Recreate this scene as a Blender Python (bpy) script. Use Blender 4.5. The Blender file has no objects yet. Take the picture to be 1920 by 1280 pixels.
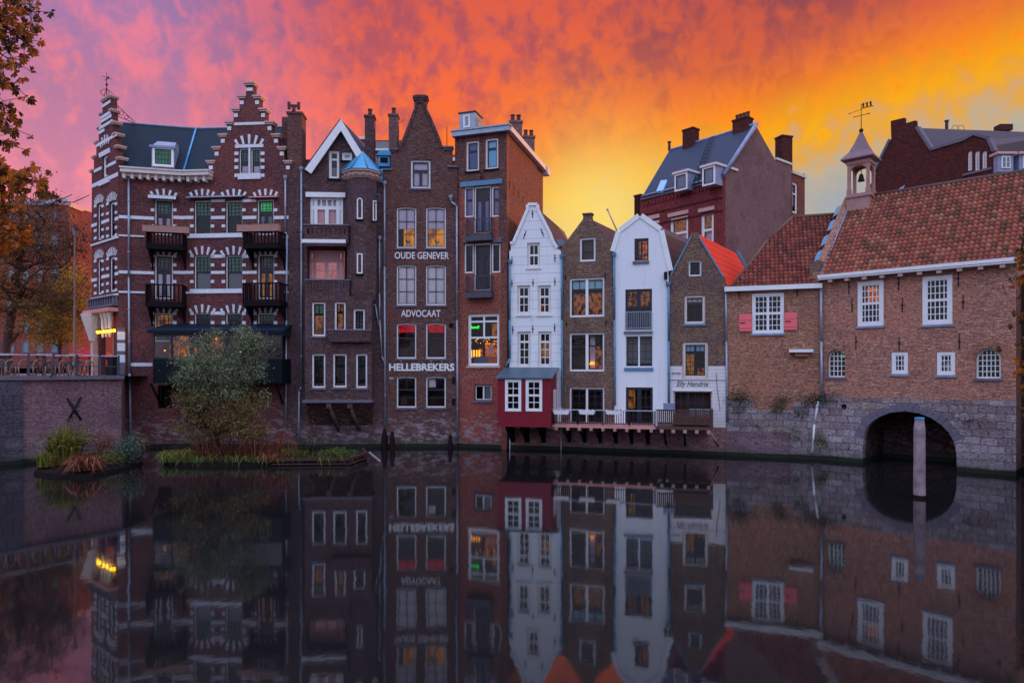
import bpy, math, random
from mathutils import Vector, Matrix
from mathutils.geometry import tessellate_polygon
random.seed(7)
S = bpy.context.scene
COL = S.collection
F = 1280.0; H = 4.2; HY = 695.0          # focal length in photo pixels, eye height, horizon row

# ---------------------------------------------------------------- camera
cam = bpy.data.cameras.new('camera'); camo = bpy.data.objects.new('camera', cam); COL.objects.link(camo)
cam.lens = 24.0; cam.sensor_width = 36.0; cam.shift_y = 55.0 / 1920.0
cam.clip_start = 0.1; cam.clip_end = 5000
camo.location = (0, 0, H); camo.rotation_euler = (math.radians(90), 0, 0)
S.camera = camo

# ---------------------------------------------------------------- node helper
class NT:
    def __init__(s, tree):
        s.t = tree; s.n = tree.nodes; s.n.clear()
    def new(s, typ, **kw):
        n = s.n.new(typ)
        for k, v in kw.items(): setattr(n, k, v)
        return n
    def put(s, sock, v):
        if v is None: return
        if isinstance(v, bpy.types.NodeSocket): s.t.links.new(v, sock)
        elif hasattr(v, '__len__') and len(v) == 3 and sock.type == 'RGBA': sock.default_value = (*v, 1)
        else: sock.default_value = v
    def math(s, op, a, b=None, c=None, clamp=False):
        n = s.new('ShaderNodeMath', operation=op, use_clamp=clamp)
        for i, v in enumerate((a, b, c)):
            if v is not None: s.put(n.inputs[i], v)
        return n.outputs[0]
    def mix(s, f, a, b, blend='MIX'):
        n = s.new('ShaderNodeMix', data_type='RGBA', blend_type=blend)
        s.put(n.inputs[0], f); s.put(n.inputs[6], a); s.put(n.inputs[7], b)
        return n.outputs[2]
    def smooth(s, v, a, b):
        n = s.new('ShaderNodeMapRange', interpolation_type='SMOOTHSTEP')
        s.put(n.inputs[0], v); n.inputs[1].default_value = a; n.inputs[2].default_value = b
        return n.outputs[0]
    def ramp(s, v, stops, interp='LINEAR'):
        n = s.new('ShaderNodeValToRGB'); r = n.color_ramp; r.interpolation = interp
        while len(r.elements) < len(stops): r.elements.new(0.5)
        for e, (p, c) in zip(r.elements, stops): e.position = p; e.color = (*c, 1)
        s.put(n.inputs[0], v); return n.outputs[0]
    def noise(s, vec, scale, detail=4, rough=.55, dist=0.0, dims='3D'):
        n = s.new('ShaderNodeTexNoise', noise_dimensions=dims)
        s.put(n.inputs['Vector'], vec); n.inputs['Scale'].default_value = scale
        n.inputs['Detail'].default_value = detail; n.inputs['Roughness'].default_value = rough
        n.inputs['Distortion'].default_value = dist
        return n.outputs[0]
    def mapping(s, vec, scale=(1, 1, 1), loc=(0, 0, 0), rot=(0, 0, 0)):
        n = s.new('ShaderNodeMapping'); s.put(n.inputs[0], vec)
        n.inputs[1].default_value = loc; n.inputs[2].default_value = rot; n.inputs[3].default_value = scale
        return n.outputs[0]
def lin(r, g, b):
    f = lambda c: (c / 255 / 12.92) if c / 255 <= .04045 else ((c / 255 + .055) / 1.055) ** 2.4
    return (f(r), f(g), f(b))

# ---------------------------------------------------------------- sky (evening clouds, lit from below by the sun behind the houses)
W = bpy.data.worlds.new('World'); S.world = W; W.use_nodes = True
w = NT(W.node_tree)
gen = w.new('ShaderNodeTexCoord').outputs['Generated']
sx = w.new('ShaderNodeSeparateXYZ'); w.put(sx.inputs[0], gen); X, Y, Z = sx.outputs
zc = w.math('ADD', w.math('MAXIMUM', Z, 0.0), 0.10)
px = w.math('DIVIDE', X, zc); py = w.math('DIVIDE', Y, zc)
cv = w.new('ShaderNodeCombineXYZ'); w.put(cv.inputs[0], px); w.put(cv.inputs[1], py); plane = cv.outputs[0]
puff = w.noise(w.mapping(plane, (1.0, .62, 1), (3.1, 1.7, 0), (0, 0, .35)), 2.6, 5, .55, .5)
lump = w.noise(w.mapping(gen, (1.0, 1.0, .60), (0, 0, 0), (.0, .30, 0)), 19.0, 4, .55, .5)
lump2 = w.noise(w.mapping(gen, (1.0, 1.0, .85), (2, 0, 0), (.0, .3, 0)), 42.0, 3, .55, .4)
fine = w.noise(w.mapping(plane, (1.0, .75, 1), (0, 0, 0), (0, 0, -.3)), 8.0, 5, .6, .6)
big = w.noise(gen, 1.9, 3, .5, .3)
cloud = w.math('ADD', w.math('ADD', w.math('MULTIPLY', puff, .14), w.math('MULTIPLY', fine, .08)), w.math('ADD', w.math('MULTIPLY', lump, .42), w.math('MULTIPLY', lump2, .36)))
# signed distance from the edge of the cloud sheet (a great circle running up to the right)
sd = w.math('SUBTRACT', w.math('SUBTRACT', Z, w.math('MULTIPLY', X, .3036)), w.math('MULTIPLY', Y, .2185))
sdn = w.math('ADD', sd, w.math('MULTIPLY', w.math('SUBTRACT', cloud, .5), .24))
sdn = w.math('ADD', sdn, w.math('MULTIPLY', w.math('SUBTRACT', big, .5), .05))
sdn = w.math('ADD', sdn, .12)
lit = w.ramp(sdn, [(0.0, lin(160, 165, 172)), (.060, lin(186, 172, 150)), (.100, lin(224, 164, 70)), (.138, lin(248, 172, 16)),
                   (.185, lin(255, 142, 16)), (.25, lin(255, 122, 34)), (.36, lin(252, 108, 62)), (.52, lin(205, 84, 80)), (.75, lin(150, 80, 105))])
dark = w.ramp(sdn, [(0.0, lin(160, 165, 172)), (.07, lin(186, 172, 150)), (.13, lin(238, 156, 24)), (.2, lin(220, 98, 48)),
                    (.32, lin(196, 88, 92)), (.5, lin(160, 80, 100)), (.75, lin(110, 75, 115))])
litL = w.ramp(Z, [(0.0, lin(240, 158, 178)), (.22, lin(246, 142, 156)), (.34, lin(240, 128, 142)), (.5, lin(214, 126, 166)), (.8, lin(170, 110, 150))])
darkL = w.ramp(Z, [(0.0, lin(236, 148, 170)), (.22, lin(212, 132, 160)), (.34, lin(182, 122, 160)), (.46, lin(150, 120, 174)), (.8, lin(110, 105, 165))])
cf = w.smooth(cloud, .40, .58)
cfl = w.smooth(cloud, .43, .61)
right = w.mix(cf, dark, lit)
left = w.mix(cfl, darkL, litL)
xw = w.math('ADD', X, w.math('MULTIPLY', w.math('SUBTRACT', big, .5), .25))
dz_ = w.math('MULTIPLY', w.math('MULTIPLY', w.smooth(Z, .27, .46), w.smooth(X, -.20, .35)), w.math('MULTIPLY', w.smooth(sdn, .15, .27), .8))
right = w.mix(dz_, right, w.mix(cf, lin(128, 66, 80), lin(186, 78, 70)))
side = w.smooth(xw, -.10, -.44)
front = w.mix(side, right, left)
# small glow where the sun went down
gd = w.new('ShaderNodeVectorMath', operation='DOT_PRODUCT'); w.put(gd.inputs[0], gen)
gv = Vector((.125, 1, .215)).normalized(); gd.inputs[1].default_value = gv
glow = w.math('POWER', w.math('MAXIMUM', gd.outputs['Value'], 0), 160)
front = w.mix(w.math('MULTIPLY', glow, .85), front, lin(255, 224, 120))
# sky behind the camera and overhead, brightened past dusk to fill the fronts
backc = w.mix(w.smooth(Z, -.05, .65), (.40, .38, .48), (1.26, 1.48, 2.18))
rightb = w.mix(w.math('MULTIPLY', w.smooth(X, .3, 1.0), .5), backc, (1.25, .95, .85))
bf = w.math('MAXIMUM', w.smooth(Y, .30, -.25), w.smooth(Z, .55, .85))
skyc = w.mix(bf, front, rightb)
nish = w.new('ShaderNodeTexSky', sky_type='NISHITA', sun_disc=False)
nish.sun_elevation = math.radians(2.5); nish.sun_rotation = math.radians(24)
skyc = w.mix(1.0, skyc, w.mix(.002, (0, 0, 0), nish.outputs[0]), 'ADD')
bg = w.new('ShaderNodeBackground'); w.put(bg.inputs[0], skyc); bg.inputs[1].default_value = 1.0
wo = w.new('ShaderNodeOutputWorld'); w.t.links.new(bg.outputs[0], wo.inputs[0])

# ---------------------------------------------------------------- sun, low behind the row on the right
sl = bpy.data.lights.new('sun', 'SUN'); sl.energy = 4.6; sl.angle = math.radians(1.0); sl.color = (1.0, .36, .10)
so = bpy.data.objects.new('sun', sl); COL.objects.link(so)
az, el = math.radians(31), math.radians(4.5)
sd_ = Vector((math.sin(az) * math.cos(el), math.cos(az) * math.cos(el), math.sin(el)))
so.rotation_euler = sd_.to_track_quat('Z', 'Y').to_euler(); so.location = (30, 60, 40)
nish.sun_rotation = az; nish.sun_elevation = el
vs = S.view_settings
vs.view_transform = 'Standard'; vs.look = 'None'; vs.exposure = 0.0; vs.gamma = 1.0; vs.use_curve_mapping = False
S.cycles.max_bounces = 8; S.cycles.transparent_max_bounces = 12; S.cycles.sample_clamp_indirect = 6

# ---------------------------------------------------------------- materials
M = {}
def newmat(name):
    m = bpy.data.materials.new(name); m.use_nodes = True; t = NT(m.node_tree)
    b = t.new('ShaderNodeBsdfPrincipled'); o = t.new('ShaderNodeOutputMaterial')
    t.t.links.new(b.outputs[0], o.inputs[0]); M[name] = m
    return t, b, o
def paint(name, col, rough=.6, var=.12, metal=0.0, scale=3.0, bump=.0):
    t, b, o = newmat(name)
    p = t.new('ShaderNodeNewGeometry').outputs['Position']
    n = t.noise(p, scale, 5, .6); n2 = t.noise(p, scale * 9, 3, .6)
    nn = t.math('ADD', t.math('MULTIPLY', n, .6), t.math('MULTIPLY', n2, .4))
    c = t.mix(t.smooth(nn, .3, .7), tuple(x * (1 - var) for x in col), tuple(min(1, x * (1 + var * .8)) for x in col))
    t.put(b.inputs['Base Color'], c); b.inputs['Roughness'].default_value = rough; b.inputs['Metallic'].default_value = metal
    b.inputs['Specular IOR Level'].default_value = .10 if max(col) < .035 else .35
    if bump:
        bp = t.new('ShaderNodeBump'); bp.inputs[0].default_value = bump; bp.inputs[1].default_value = .01
        t.put(bp.inputs['Height'], n2); t.put(b.inputs['Normal'], bp.outputs[0])
    return M[name]
def brick(name, c1, c2, mortar, pale=(.3, .24, .25), palef=.0, sooty=.25, bw=.22, bh=.068, ms=.010, wet=True, c3=None, eff=.5, warp=0):
    """brickwork laid in metres along the wall (UV), weathered in patches"""
    t, b, o = newmat(name)
    uv = t.new('ShaderNodeUVMap').outputs[0]; pos = t.new('ShaderNodeNewGeometry').outputs['Position']
    uv0 = uv
    if warp:
        wn = t.new('ShaderNodeTexNoise'); t.put(wn.inputs['Vector'], uv); wn.inputs['Scale'].default_value = 1.1
        wm = t.new('ShaderNodeVectorMath', operation='MULTIPLY_ADD'); t.put(wm.inputs[0], wn.outputs[1]); wm.inputs[1].default_value = (warp, warp * .5, 0); t.put(wm.inputs[2], uv); uv = wm.outputs[0]
    bt = t.new('ShaderNodeTexBrick'); bt.offset = .5
    t.put(bt.inputs['Vector'], uv); bt.inputs['Scale'].default_value = 1.0
    bt.inputs['Brick Width'].default_value = bw; bt.inputs['Row Height'].default_value = bh
    bt.inputs['Mortar Size'].default_value = ms; bt.inputs['Mortar Smooth'].default_value = .3; bt.inputs['Bias'].default_value = -.1
    t.put(bt.inputs['Color1'], c1); t.put(bt.inputs['Color2'], c2); t.put(bt.inputs['Mortar'], mortar)
    col = bt.outputs['Color']
    # single odd bricks
    cells = t.new('ShaderNodeTexWhiteNoise', noise_dimensions='2D')
    sn = t.new('ShaderNodeVectorMath', operation='SNAP'); t.put(sn.inputs[0], uv); sn.inputs[1].default_value = (bw, bh, 1)
    t.put(cells.inputs['Vector'], sn.outputs[0])
    odd = t.math('GREATER_THAN', cells.outputs[0], .88)
    col = t.mix(t.math('MULTIPLY', odd, .26), col, pale)
    odd2 = t.math('LESS_THAN', cells.outputs[0], .14)
    col = t.mix(t.math('MULTIPLY', odd2, .3), col, tuple(x * .35 for x in c1))
    # patches
    n1 = t.noise(pos, .55, 5, .62); n2 = t.noise(pos, 2.3, 6, .65); n3 = t.noise(t.mapping(uv, (1, 4, 1)), 5.5, 5, .7)
    if c3: col = t.mix(t.math('MULTIPLY', t.smooth(n1, .46, .62), .75), col, t.mix(.35, c3, col))
    col = t.mix(t.math('MULTIPLY', t.smooth(n2, .48, .72), sooty + .35), col, t.mix(.5, tuple(x * .42 for x in c1), col))
    n4 = t.noise(t.mapping(uv, (1, 2.6, 1)), 7.5, 4, .75)
    mv = t.math('ADD', t.math('MULTIPLY', t.smooth(n4, .30, .70), 1.3), .36)
    mm_ = t.new('ShaderNodeCombineXYZ'); t.put(mm_.inputs[0], mv); t.put(mm_.inputs[1], mv); t.put(mm_.inputs[2], mv)
    col = t.mix(1.0, col, mm_.outputs[0], 'MULTIPLY')
    if palef: col = t.mix(t.math('MULTIPLY', t.smooth(n3, .56, .74), palef), col, pale)
    if eff:
        z = t.new('ShaderNodeSeparateXYZ'); t.put(z.inputs[0], pos); zz = z.outputs[2]
        e = t.noise(t.mapping(uv, (1, 2.2, 1)), 1.7, 6, .72)
        low = t.smooth(zz, 3.2, .6)
        f = t.math('MULTIPLY', t.smooth(t.math('ADD', e, t.math('MULTIPLY', low, .13)), .60, .72), low)
        col = t.mix(t.math('MULTIPLY', f, eff), col, (.34, .29, .33))
    if wet:
        z = t.new('ShaderNodeSeparateXYZ'); t.put(z.inputs[0], pos); zz = z.outputs[2]
        zn = t.math('ADD', zz, t.math('MULTIPLY', t.noise(uv, 1.2, 3), .10))
        col = t.mix(t.smooth(zn, .29, .22), col, (.009, .010, .006))
        col = t.mix(t.math('MULTIPLY', t.smooth(zn, .8, .25), .4), col, (.05, .06, .045))
    t.put(b.inputs['Base Color'], col); b.inputs['Roughness'].default_value = .92; b.inputs['Specular IOR Level'].default_value = .04
    bp = t.new('ShaderNodeBump'); bp.inputs[0].default_value = .55; bp.inputs[1].default_value = .012
    hh = t.math('ADD', t.math('MULTIPLY', bt.outputs['Fac'], -1.0), t.math('MULTIPLY', n3, .9))
    t.put(bp.inputs['Height'], hh); t.put(b.inputs['Normal'], bp.outputs[0])
    return M[name]
def emit(name, col, st=1.0, var=0, scale=6, dark=(0, 0, 0)):
    m = bpy.data.materials.new(name); m.use_nodes = True; t = NT(m.node_tree); M[name] = m
    e = t.new('ShaderNodeEmission'); o = t.new('ShaderNodeOutputMaterial'); t.t.links.new(e.outputs[0], o.inputs[0])
    c = col
    if var:
        p = t.new('ShaderNodeNewGeometry').outputs['Position']
        n = t.noise(t.mapping(p, (1, 1, .6)), scale, 4, .6, .4)
        c = t.mix(t.smooth(n, .5 - var, .5 + var * .5), dark, col)
    t.put(e.inputs[0], c); e.inputs[1].default_value = st
    return m

brick('brick_wine', lin(108, 66, 66), lin(88, 53, 57), lin(94, 69, 73), pale=lin(138, 98, 94), sooty=.12, c3=lin(130, 76, 70), eff=.6)
brick('brick_strip', lin(84, 68, 78), lin(70, 56, 66), lin(86, 72, 84), pale=lin(100, 84, 96), sooty=.2, eff=.5)
brick('brick_umber', lin(98, 73, 71), lin(78, 58, 60), lin(88, 70, 74), pale=lin(140, 112, 106), palef=.2, sooty=.3, c3=lin(96, 76, 86), eff=.5)
brick('brick_brown', lin(108, 76, 70), lin(86, 59, 56), lin(96, 76, 76), pale=lin(150, 116, 106), palef=.25, sooty=.3, c3=lin(112, 72, 68), eff=.8)
brick('brick_red', lin(158, 88, 74), lin(134, 74, 64), lin(130, 90, 82), pale=lin(164, 116, 104), palef=.15, sooty=.25, c3=lin(152, 76, 74), eff=.8)
brick('brick_side', lin(124, 80, 70), lin(108, 68, 62), lin(140, 88, 74), pale=lin(180, 112, 88), sooty=.3, c3=lin(140, 70, 56), eff=0, wet=False)
brick('brick_mossy', lin(134, 106, 88), lin(104, 80, 68), lin(116, 96, 86), pale=lin(160, 138, 118), palef=.4, sooty=.45, c3=lin(92, 72, 76), eff=.5)
brick('brick_old', lin(178, 128, 106), lin(144, 100, 84), lin(118, 90, 76), pale=lin(214, 170, 136), palef=.45, sooty=.6, c3=lin(172, 112, 90), bh=.06, eff=0)
brick('brick_guild', lin(184, 134, 118), lin(148, 102, 90), lin(134, 98, 86), pale=lin(224, 178, 146), palef=.5, sooty=.55, c3=lin(184, 120, 98), bh=.06, eff=0)
brick('brick_far_red', lin(138, 68, 70), lin(118, 56, 60), lin(84, 44, 48), pale=lin(140, 74, 66), sooty=.25, bh=.1, wet=False, eff=0)
brick('brick_far_wine', lin(88, 50, 46), lin(68, 38, 38), lin(80, 50, 48), pale=lin(120, 66, 58), sooty=.3, wet=False, eff=0)
brick('brick_office', lin(150, 76, 66), lin(132, 66, 60), lin(120, 80, 76), pale=lin(160, 96, 84), sooty=.1, wet=False, eff=0, c3=lin(136, 78, 74))
brick('brick_quay', lin(142, 108, 112), lin(116, 86, 92), lin(110, 92, 104), pale=lin(150, 128, 142), palef=.4, sooty=.35, c3=lin(104, 76, 84), bh=.06, eff=.3)
brick('stone_block', lin(158, 144, 148), lin(118, 104, 110), lin(86, 72, 74), pale=lin(196, 184, 190), palef=.6, sooty=.75, bw=.56, bh=.32, ms=.02, c3=lin(126, 98, 84), eff=.45, warp=.4)
brick('stone_quay', lin(84, 78, 90), lin(66, 60, 74), lin(48, 42, 52), pale=lin(110, 104, 118), palef=.2, sooty=.45, bw=1.1, bh=.62, ms=.016, c3=lin(70, 62, 70), eff=.2)
brick('plaster_grey', lin(128, 98, 96), lin(122, 92, 92), lin(122, 92, 92), pale=lin(130, 102, 100), sooty=.45, bw=3, bh=3, ms=.002, wet=False, c3=lin(104, 76, 76), eff=0)
brick('shaded_brick', lin(92, 60, 58), lin(70, 46, 46), lin(60, 46, 46), sooty=.5, eff=.2)  # brick darkened so its colour carries the shade under arch and bay
brick('pink_render', lin(140, 96, 92), lin(132, 90, 88), lin(120, 84, 86), pale=lin(160, 120, 116), sooty=.4, bw=2.5, bh=2, ms=.004, eff=.6)

def planks(name, c, line, bh, rough=.5, stain=.12):
    t, b, o = newmat(name)
    uv = t.new('ShaderNodeUVMap').outputs[0]
    bt = t.new('ShaderNodeTexBrick'); t.put(bt.inputs['Vector'], uv); bt.inputs['Scale'].default_value = 1
    bt.inputs['Brick Width'].default_value = 60; bt.inputs['Row Height'].default_value = bh; bt.inputs['Mortar Size'].default_value = .012
    t.put(bt.inputs['Color1'], c); t.put(bt.inputs['Color2'], tuple(x * .94 for x in c)); t.put(bt.inputs['Mortar'], line)
    n = t.math('ADD', t.math('MULTIPLY', t.noise(t.mapping(uv, (1.6, .7, 1)), 1.3, 6, .65), .5), t.math('MULTIPLY', t.noise(t.mapping(uv, (5.5, .35, 1)), 1.0, 5, .6), .5))
    col = t.mix(t.math('MULTIPLY', t.smooth(n, .5, .75), stain * 2), bt.outputs['Color'], tuple(x * .62 for x in c))
    t.put(b.inputs['Base Color'], col); b.inputs['Roughness'].default_value = rough; b.inputs['Specular IOR Level'].default_value = .10 if rough >= .6 else .25
    bp = t.new('ShaderNodeBump'); bp.inputs[0].default_value = .5; bp.inputs[1].default_value = .01; bp.invert = True
    t.put(bp.inputs['Height'], bt.outputs['Fac']); t.put(b.inputs['Normal'], bp.outputs[0])
planks('white_boards', (.76, .77, .79), (.45, .46, .5), .47, stain=.38)
planks('white_brickface', (.72, .66, .66), (.5, .46, .47), .17, stain=.1)
planks('brown_tiles', lin(96, 66, 68), lin(46, 30, 32), .38)
planks('orange_tiles', lin(246, 70, 50), lin(120, 28, 24), .42, .7, .3)
planks('slate', lin(62, 70, 90), lin(28, 30, 42), .3, .6, .4)
planks('slate_dark', lin(24, 38, 54), lin(8, 10, 16), .26, .6, .4)
planks('slate_grey', lin(88, 76, 84), lin(36, 30, 36), .3, .65, .4)
planks('dark_boards', lin(52, 44, 48), lin(22, 18, 20), .14)
planks('white_stucco', (.76, .77, .80), (.74, .75, .78), 60, .7, .26)
paint('white_paint', (.78, .77, .78), .45, .07)
paint('cream_paint', (.70, .60, .55), .5, .08)
paint('stone_white', (.66, .68, .74), .7, .12, scale=6)
paint('stone_buff', lin(196, 160, 150), .7, .12)
paint('stone_grey', lin(104, 98, 112), .8, .18)
paint('zinc', lin(150, 160, 176), .4, .18, .3)
paint('blue_paint', lin(84, 128, 158), .4, .15)
paint('copper_blue', lin(62, 150, 196), .4, .22)
paint('lead', lin(132, 140, 166), .5, .25)
paint('red_panel', (.20, .004, .016), .5, .12)
paint('lean_to_roof', lin(72, 92, 106), .45, .2)
paint('pink_shutter', lin(240, 108, 112), .5, .06)
paint('pink_wood', lin(206, 140, 132), .5, .1)
paint('black_iron', (.018, .016, .02), .5, .3)
paint('dark_frame', (.02, .022, .035), .4, .2)
paint('dark_green', (.005, .009, .012), .6, .2)
paint('brown_wood', lin(88, 58, 52), .7, .3, scale=9)
paint('dark_wood', lin(28, 21, 23), .8, .3, scale=9)
paint('old_timber', lin(176, 132, 122), .8, .22, scale=12)
paint('grey_rail', lin(70, 70, 84), .45, .2)
paint('rail_light', lin(176, 178, 190), .4, .1)
paint('post_wood', lin(146, 124, 130), .85, .5, scale=3.5, bump=.8)
paint('rotten_wood', lin(38, 24, 26), .9, .4, scale=14)
paint('terracotta', lin(196, 92, 60), .8, .2)
paint('chimney_pot', lin(84, 56, 52), .8, .3)
paint('red_canvas', lin(196, 44, 40), .7, .15)
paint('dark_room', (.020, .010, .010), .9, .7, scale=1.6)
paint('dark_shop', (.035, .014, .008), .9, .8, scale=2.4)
paint('curtain_white', (.80, .72, .74), .9, .12, scale=5)
paint('curtain_lilac', (.66, .56, .66), .9, .12, scale=3)
paint('curtain_pink', (.78, .42, .44), .9, .12, scale=3)
paint('blind_pale', (.40, .62, .70), .9, .05)
paint('blind_sky', (.35, .55, .72), .9, .05)
paint('blind_navy', (.10, .12, .32), .9, .1)
paint('blind_cyan', (.22, .58, .78), .9, .1)
paint('curtain_violet', (.26, .21, .42), .9, .15, scale=5)
paint('blind_grey', (.20, .21, .22), .9, .1)
paint('teal_pane', lin(96, 140, 150), .15, .3)
paint('glass_green', (.05, .19, .09), .35, .5, scale=7)
paint('glass_olive', (.085, .080, .035), .25, .5, scale=7)
paint('bike_paint', (.03, .03, .035), .4, .2)
paint('tyre_rubber', (.02, .018, .018), .8, .2)
paint('rack_steel', lin(150, 118, 112), .5, .2)
paint('bark', lin(78, 56, 56), .95, .4, scale=10, bump=.8)
paint('bark_dark', lin(52, 34, 34), .95, .4, scale=10)
paint('soil', lin(30, 24, 22), 1, .4, scale=6)
paint('kerb_rust', lin(70, 38, 38), .7, .3, scale=6)
paint('paving', (.13, .11, .11), .9, .3, scale=1.5)
emit('lamp_yellow', (1.0, .50, .008), 16)
emit('bulb_warm', (1.0, .34, .03), 2.4)
emit('neon_green', (.02, 1.0, .05), 1.6)
emit('neon_red', (1.0, .05, .02), 1.2)
emit('glow_amber', (.60, .21, .012), 1.0, .16, 2.2, (.14, .04, .02))
emit('glow_orange', (.55, .12, .01), .9, .12, 7, (.05, .012, .006))
emit('glow_red', (.46, .001, .012), .9, .12, 14, (.16, .001, .006))
emit('glow_pink', (.44, .17, .18), .8, .1, 3, (.34, .12, .13))
emit('glow_dim', (.26, .10, .02), .9, .14, 4, (.02, .008, .006))
emit('glow_green', (.05, .48, .12), .9, .3, 4, (.03, .22, .08))
paint('turret_lead', lin(124, 96, 104), .6, .2)
paint('turret_wood', lin(168, 126, 118), .6, .15)
emit('glow_bar', (.60, .16, .02), .9, .22, 9, (.04, .01, .006))
emit('glow_shelf', (.26, .085, .03), .8, .10, 6, (.014, .007, .007))

def glassmat(name, refl=.22, tint=(1, 1, 1)):
    t, b, o = newmat(name)
    t.n.remove(b)
    tr = t.new('ShaderNodeBsdfTransparent'); t.put(tr.inputs[0], tint)
    gl = t.new('ShaderNodeBsdfGlossy'); gl.inputs['Roughness'].default_value = .02; t.put(gl.inputs[0], (1, 1, 1))
    p = t.new('ShaderNodeNewGeometry').outputs['Position']
    bp = t.new('ShaderNodeBump'); bp.inputs[0].default_value = .12; bp.inputs[1].default_value = .03
    t.put(bp.inputs['Height'], t.noise(p, 1.3, 2)); t.put(gl.inputs['Normal'], bp.outputs[0])
    fr = t.new('ShaderNodeFresnel'); fr.inputs[0].default_value = 1.28
    f = t.math('ADD', fr.outputs[0], refl - .01, clamp=True)
    ms = t.new('ShaderNodeMixShader'); t.put(ms.inputs[0], f)
    t.t.links.new(tr.outputs[0], ms.inputs[1]); t.t.links.new(gl.outputs[0], ms.inputs[2]); t.t.links.new(ms.outputs[0], o.inputs[0])
glassmat('glass', .035, (.92, .93, .94))
glassmat('glass_sky', .30, (.5, .55, .65))

# pantiles: each tile carries its own random value
def rndmat(name, stops, rough=.8, trans=0.0, spec=.3):
    t, b, o = newmat(name)
    a = t.new('ShaderNodeAttribute', attribute_name='rnd')
    p = t.new('ShaderNodeNewGeometry').outputs['Position']
    n = t.noise(p, 1.1, 4, .6)
    v = t.math('ADD', a.outputs['Fac'], t.math('MULTIPLY', t.math('SUBTRACT', n, .5), .55), clamp=True)
    c = t.ramp(v, stops)
    t.put(b.inputs['Base Color'], c); b.inputs['Roughness'].default_value = rough; b.inputs['Specular IOR Level'].default_value = spec
    if trans:
        td = t.new('ShaderNodeBsdfTranslucent'); t.put(td.inputs[0], c)
        ms = t.new('ShaderNodeMixShader'); ms.inputs[0].default_value = trans
        t.t.links.new(b.outputs[0], ms.inputs[1]); t.t.links.new(td.outputs[0], ms.inputs[2]); t.t.links.new(ms.outputs[0], o.inputs[0])
rndmat('pantile', [(0, lin(96, 72, 56)), (.2, lin(122, 72, 58)), (.5, lin(150, 82, 64)), (.8, lin(164, 92, 72)), (1, lin(166, 112, 88))])
rndmat('pantile_dark', [(0, lin(92, 56, 50)), (.4, lin(124, 62, 52)), (.7, lin(142, 70, 58)), (1, lin(150, 86, 70))])
rndmat('leaf_rust', [(0, lin(60, 48, 18)), (.4, lin(118, 78, 22)), (.7, lin(176, 100, 24)), (1, lin(220, 116, 26))], .6, .35)
rndmat('leaf_autumn', [(0, lin(64, 54, 34)), (.4, lin(104, 84, 42)), (.7, lin(142, 108, 48)), (1, lin(180, 112, 50))], .7, .3)
rndmat('leaf_gold', [(0, lin(80, 78, 28)), (.5, lin(142, 122, 40)), (1, lin(196, 144, 46))], .7, .3)
rndmat('leaf_plum', [(0, lin(66, 46, 40)), (.5, lin(104, 74, 56)), (1, lin(140, 94, 58))], .7, .3)
rndmat('leaf_willow', [(0, lin(52, 58, 40)), (.45, lin(98, 108, 78)), (.75, lin(134, 142, 106)), (1, lin(172, 174, 136))], .6, .2)
rndmat('leaf_willow_low', [(0, lin(62, 54, 34)), (.5, lin(114, 100, 58)), (1, lin(158, 138, 78))], .7, .2)
rndmat('leaf_dark', [(0, lin(26, 34, 26)), (.5, lin(46, 60, 42)), (1, lin(74, 90, 62))], .7, .2)
rndmat('grass_green', [(0, lin(52, 54, 30)), (.5, lin(80, 98, 40)), (1, lin(122, 128, 62))], .7, .2)
rndmat('grass_lime', [(0, lin(74, 78, 30)), (.5, lin(118, 118, 48)), (1, lin(164, 152, 78))], .7, .2)
rndmat('grass_rust', [(0, lin(70, 34, 26)), (.5, lin(118, 62, 44)), (1, lin(168, 100, 68))], .8, .2)
rndmat('grass_teal', [(0, lin(44, 58, 50)), (.5, lin(76, 94, 82)), (1, lin(110, 124, 104))], .8, .2)

# water: dark, nearly still
t, b, o = newmat('canal_water')
p = t.new('ShaderNodeNewGeometry').outputs['Position']
b.inputs['Base Color'].default_value = (.010, .009, .010, 1); b.inputs['Specular Tint'].default_value = (.86, .93, .92, 1); b.inputs['Roughness'].default_value = .042
b.inputs['IOR'].default_value = 1.55
bp = t.new('ShaderNodeBump'); bp.inputs[0].default_value = .045; bp.inputs[1].default_value = .05
n = t.math('ADD', t.noise(t.mapping(p, (1, .55, 1)), 1.3, 3, .5), t.math('MULTIPLY', t.noise(p, 6.5, 2, .5), .12))
t.put(bp.inputs['Height'], n); t.put(b.inputs['Normal'], bp.outputs[0])
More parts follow.
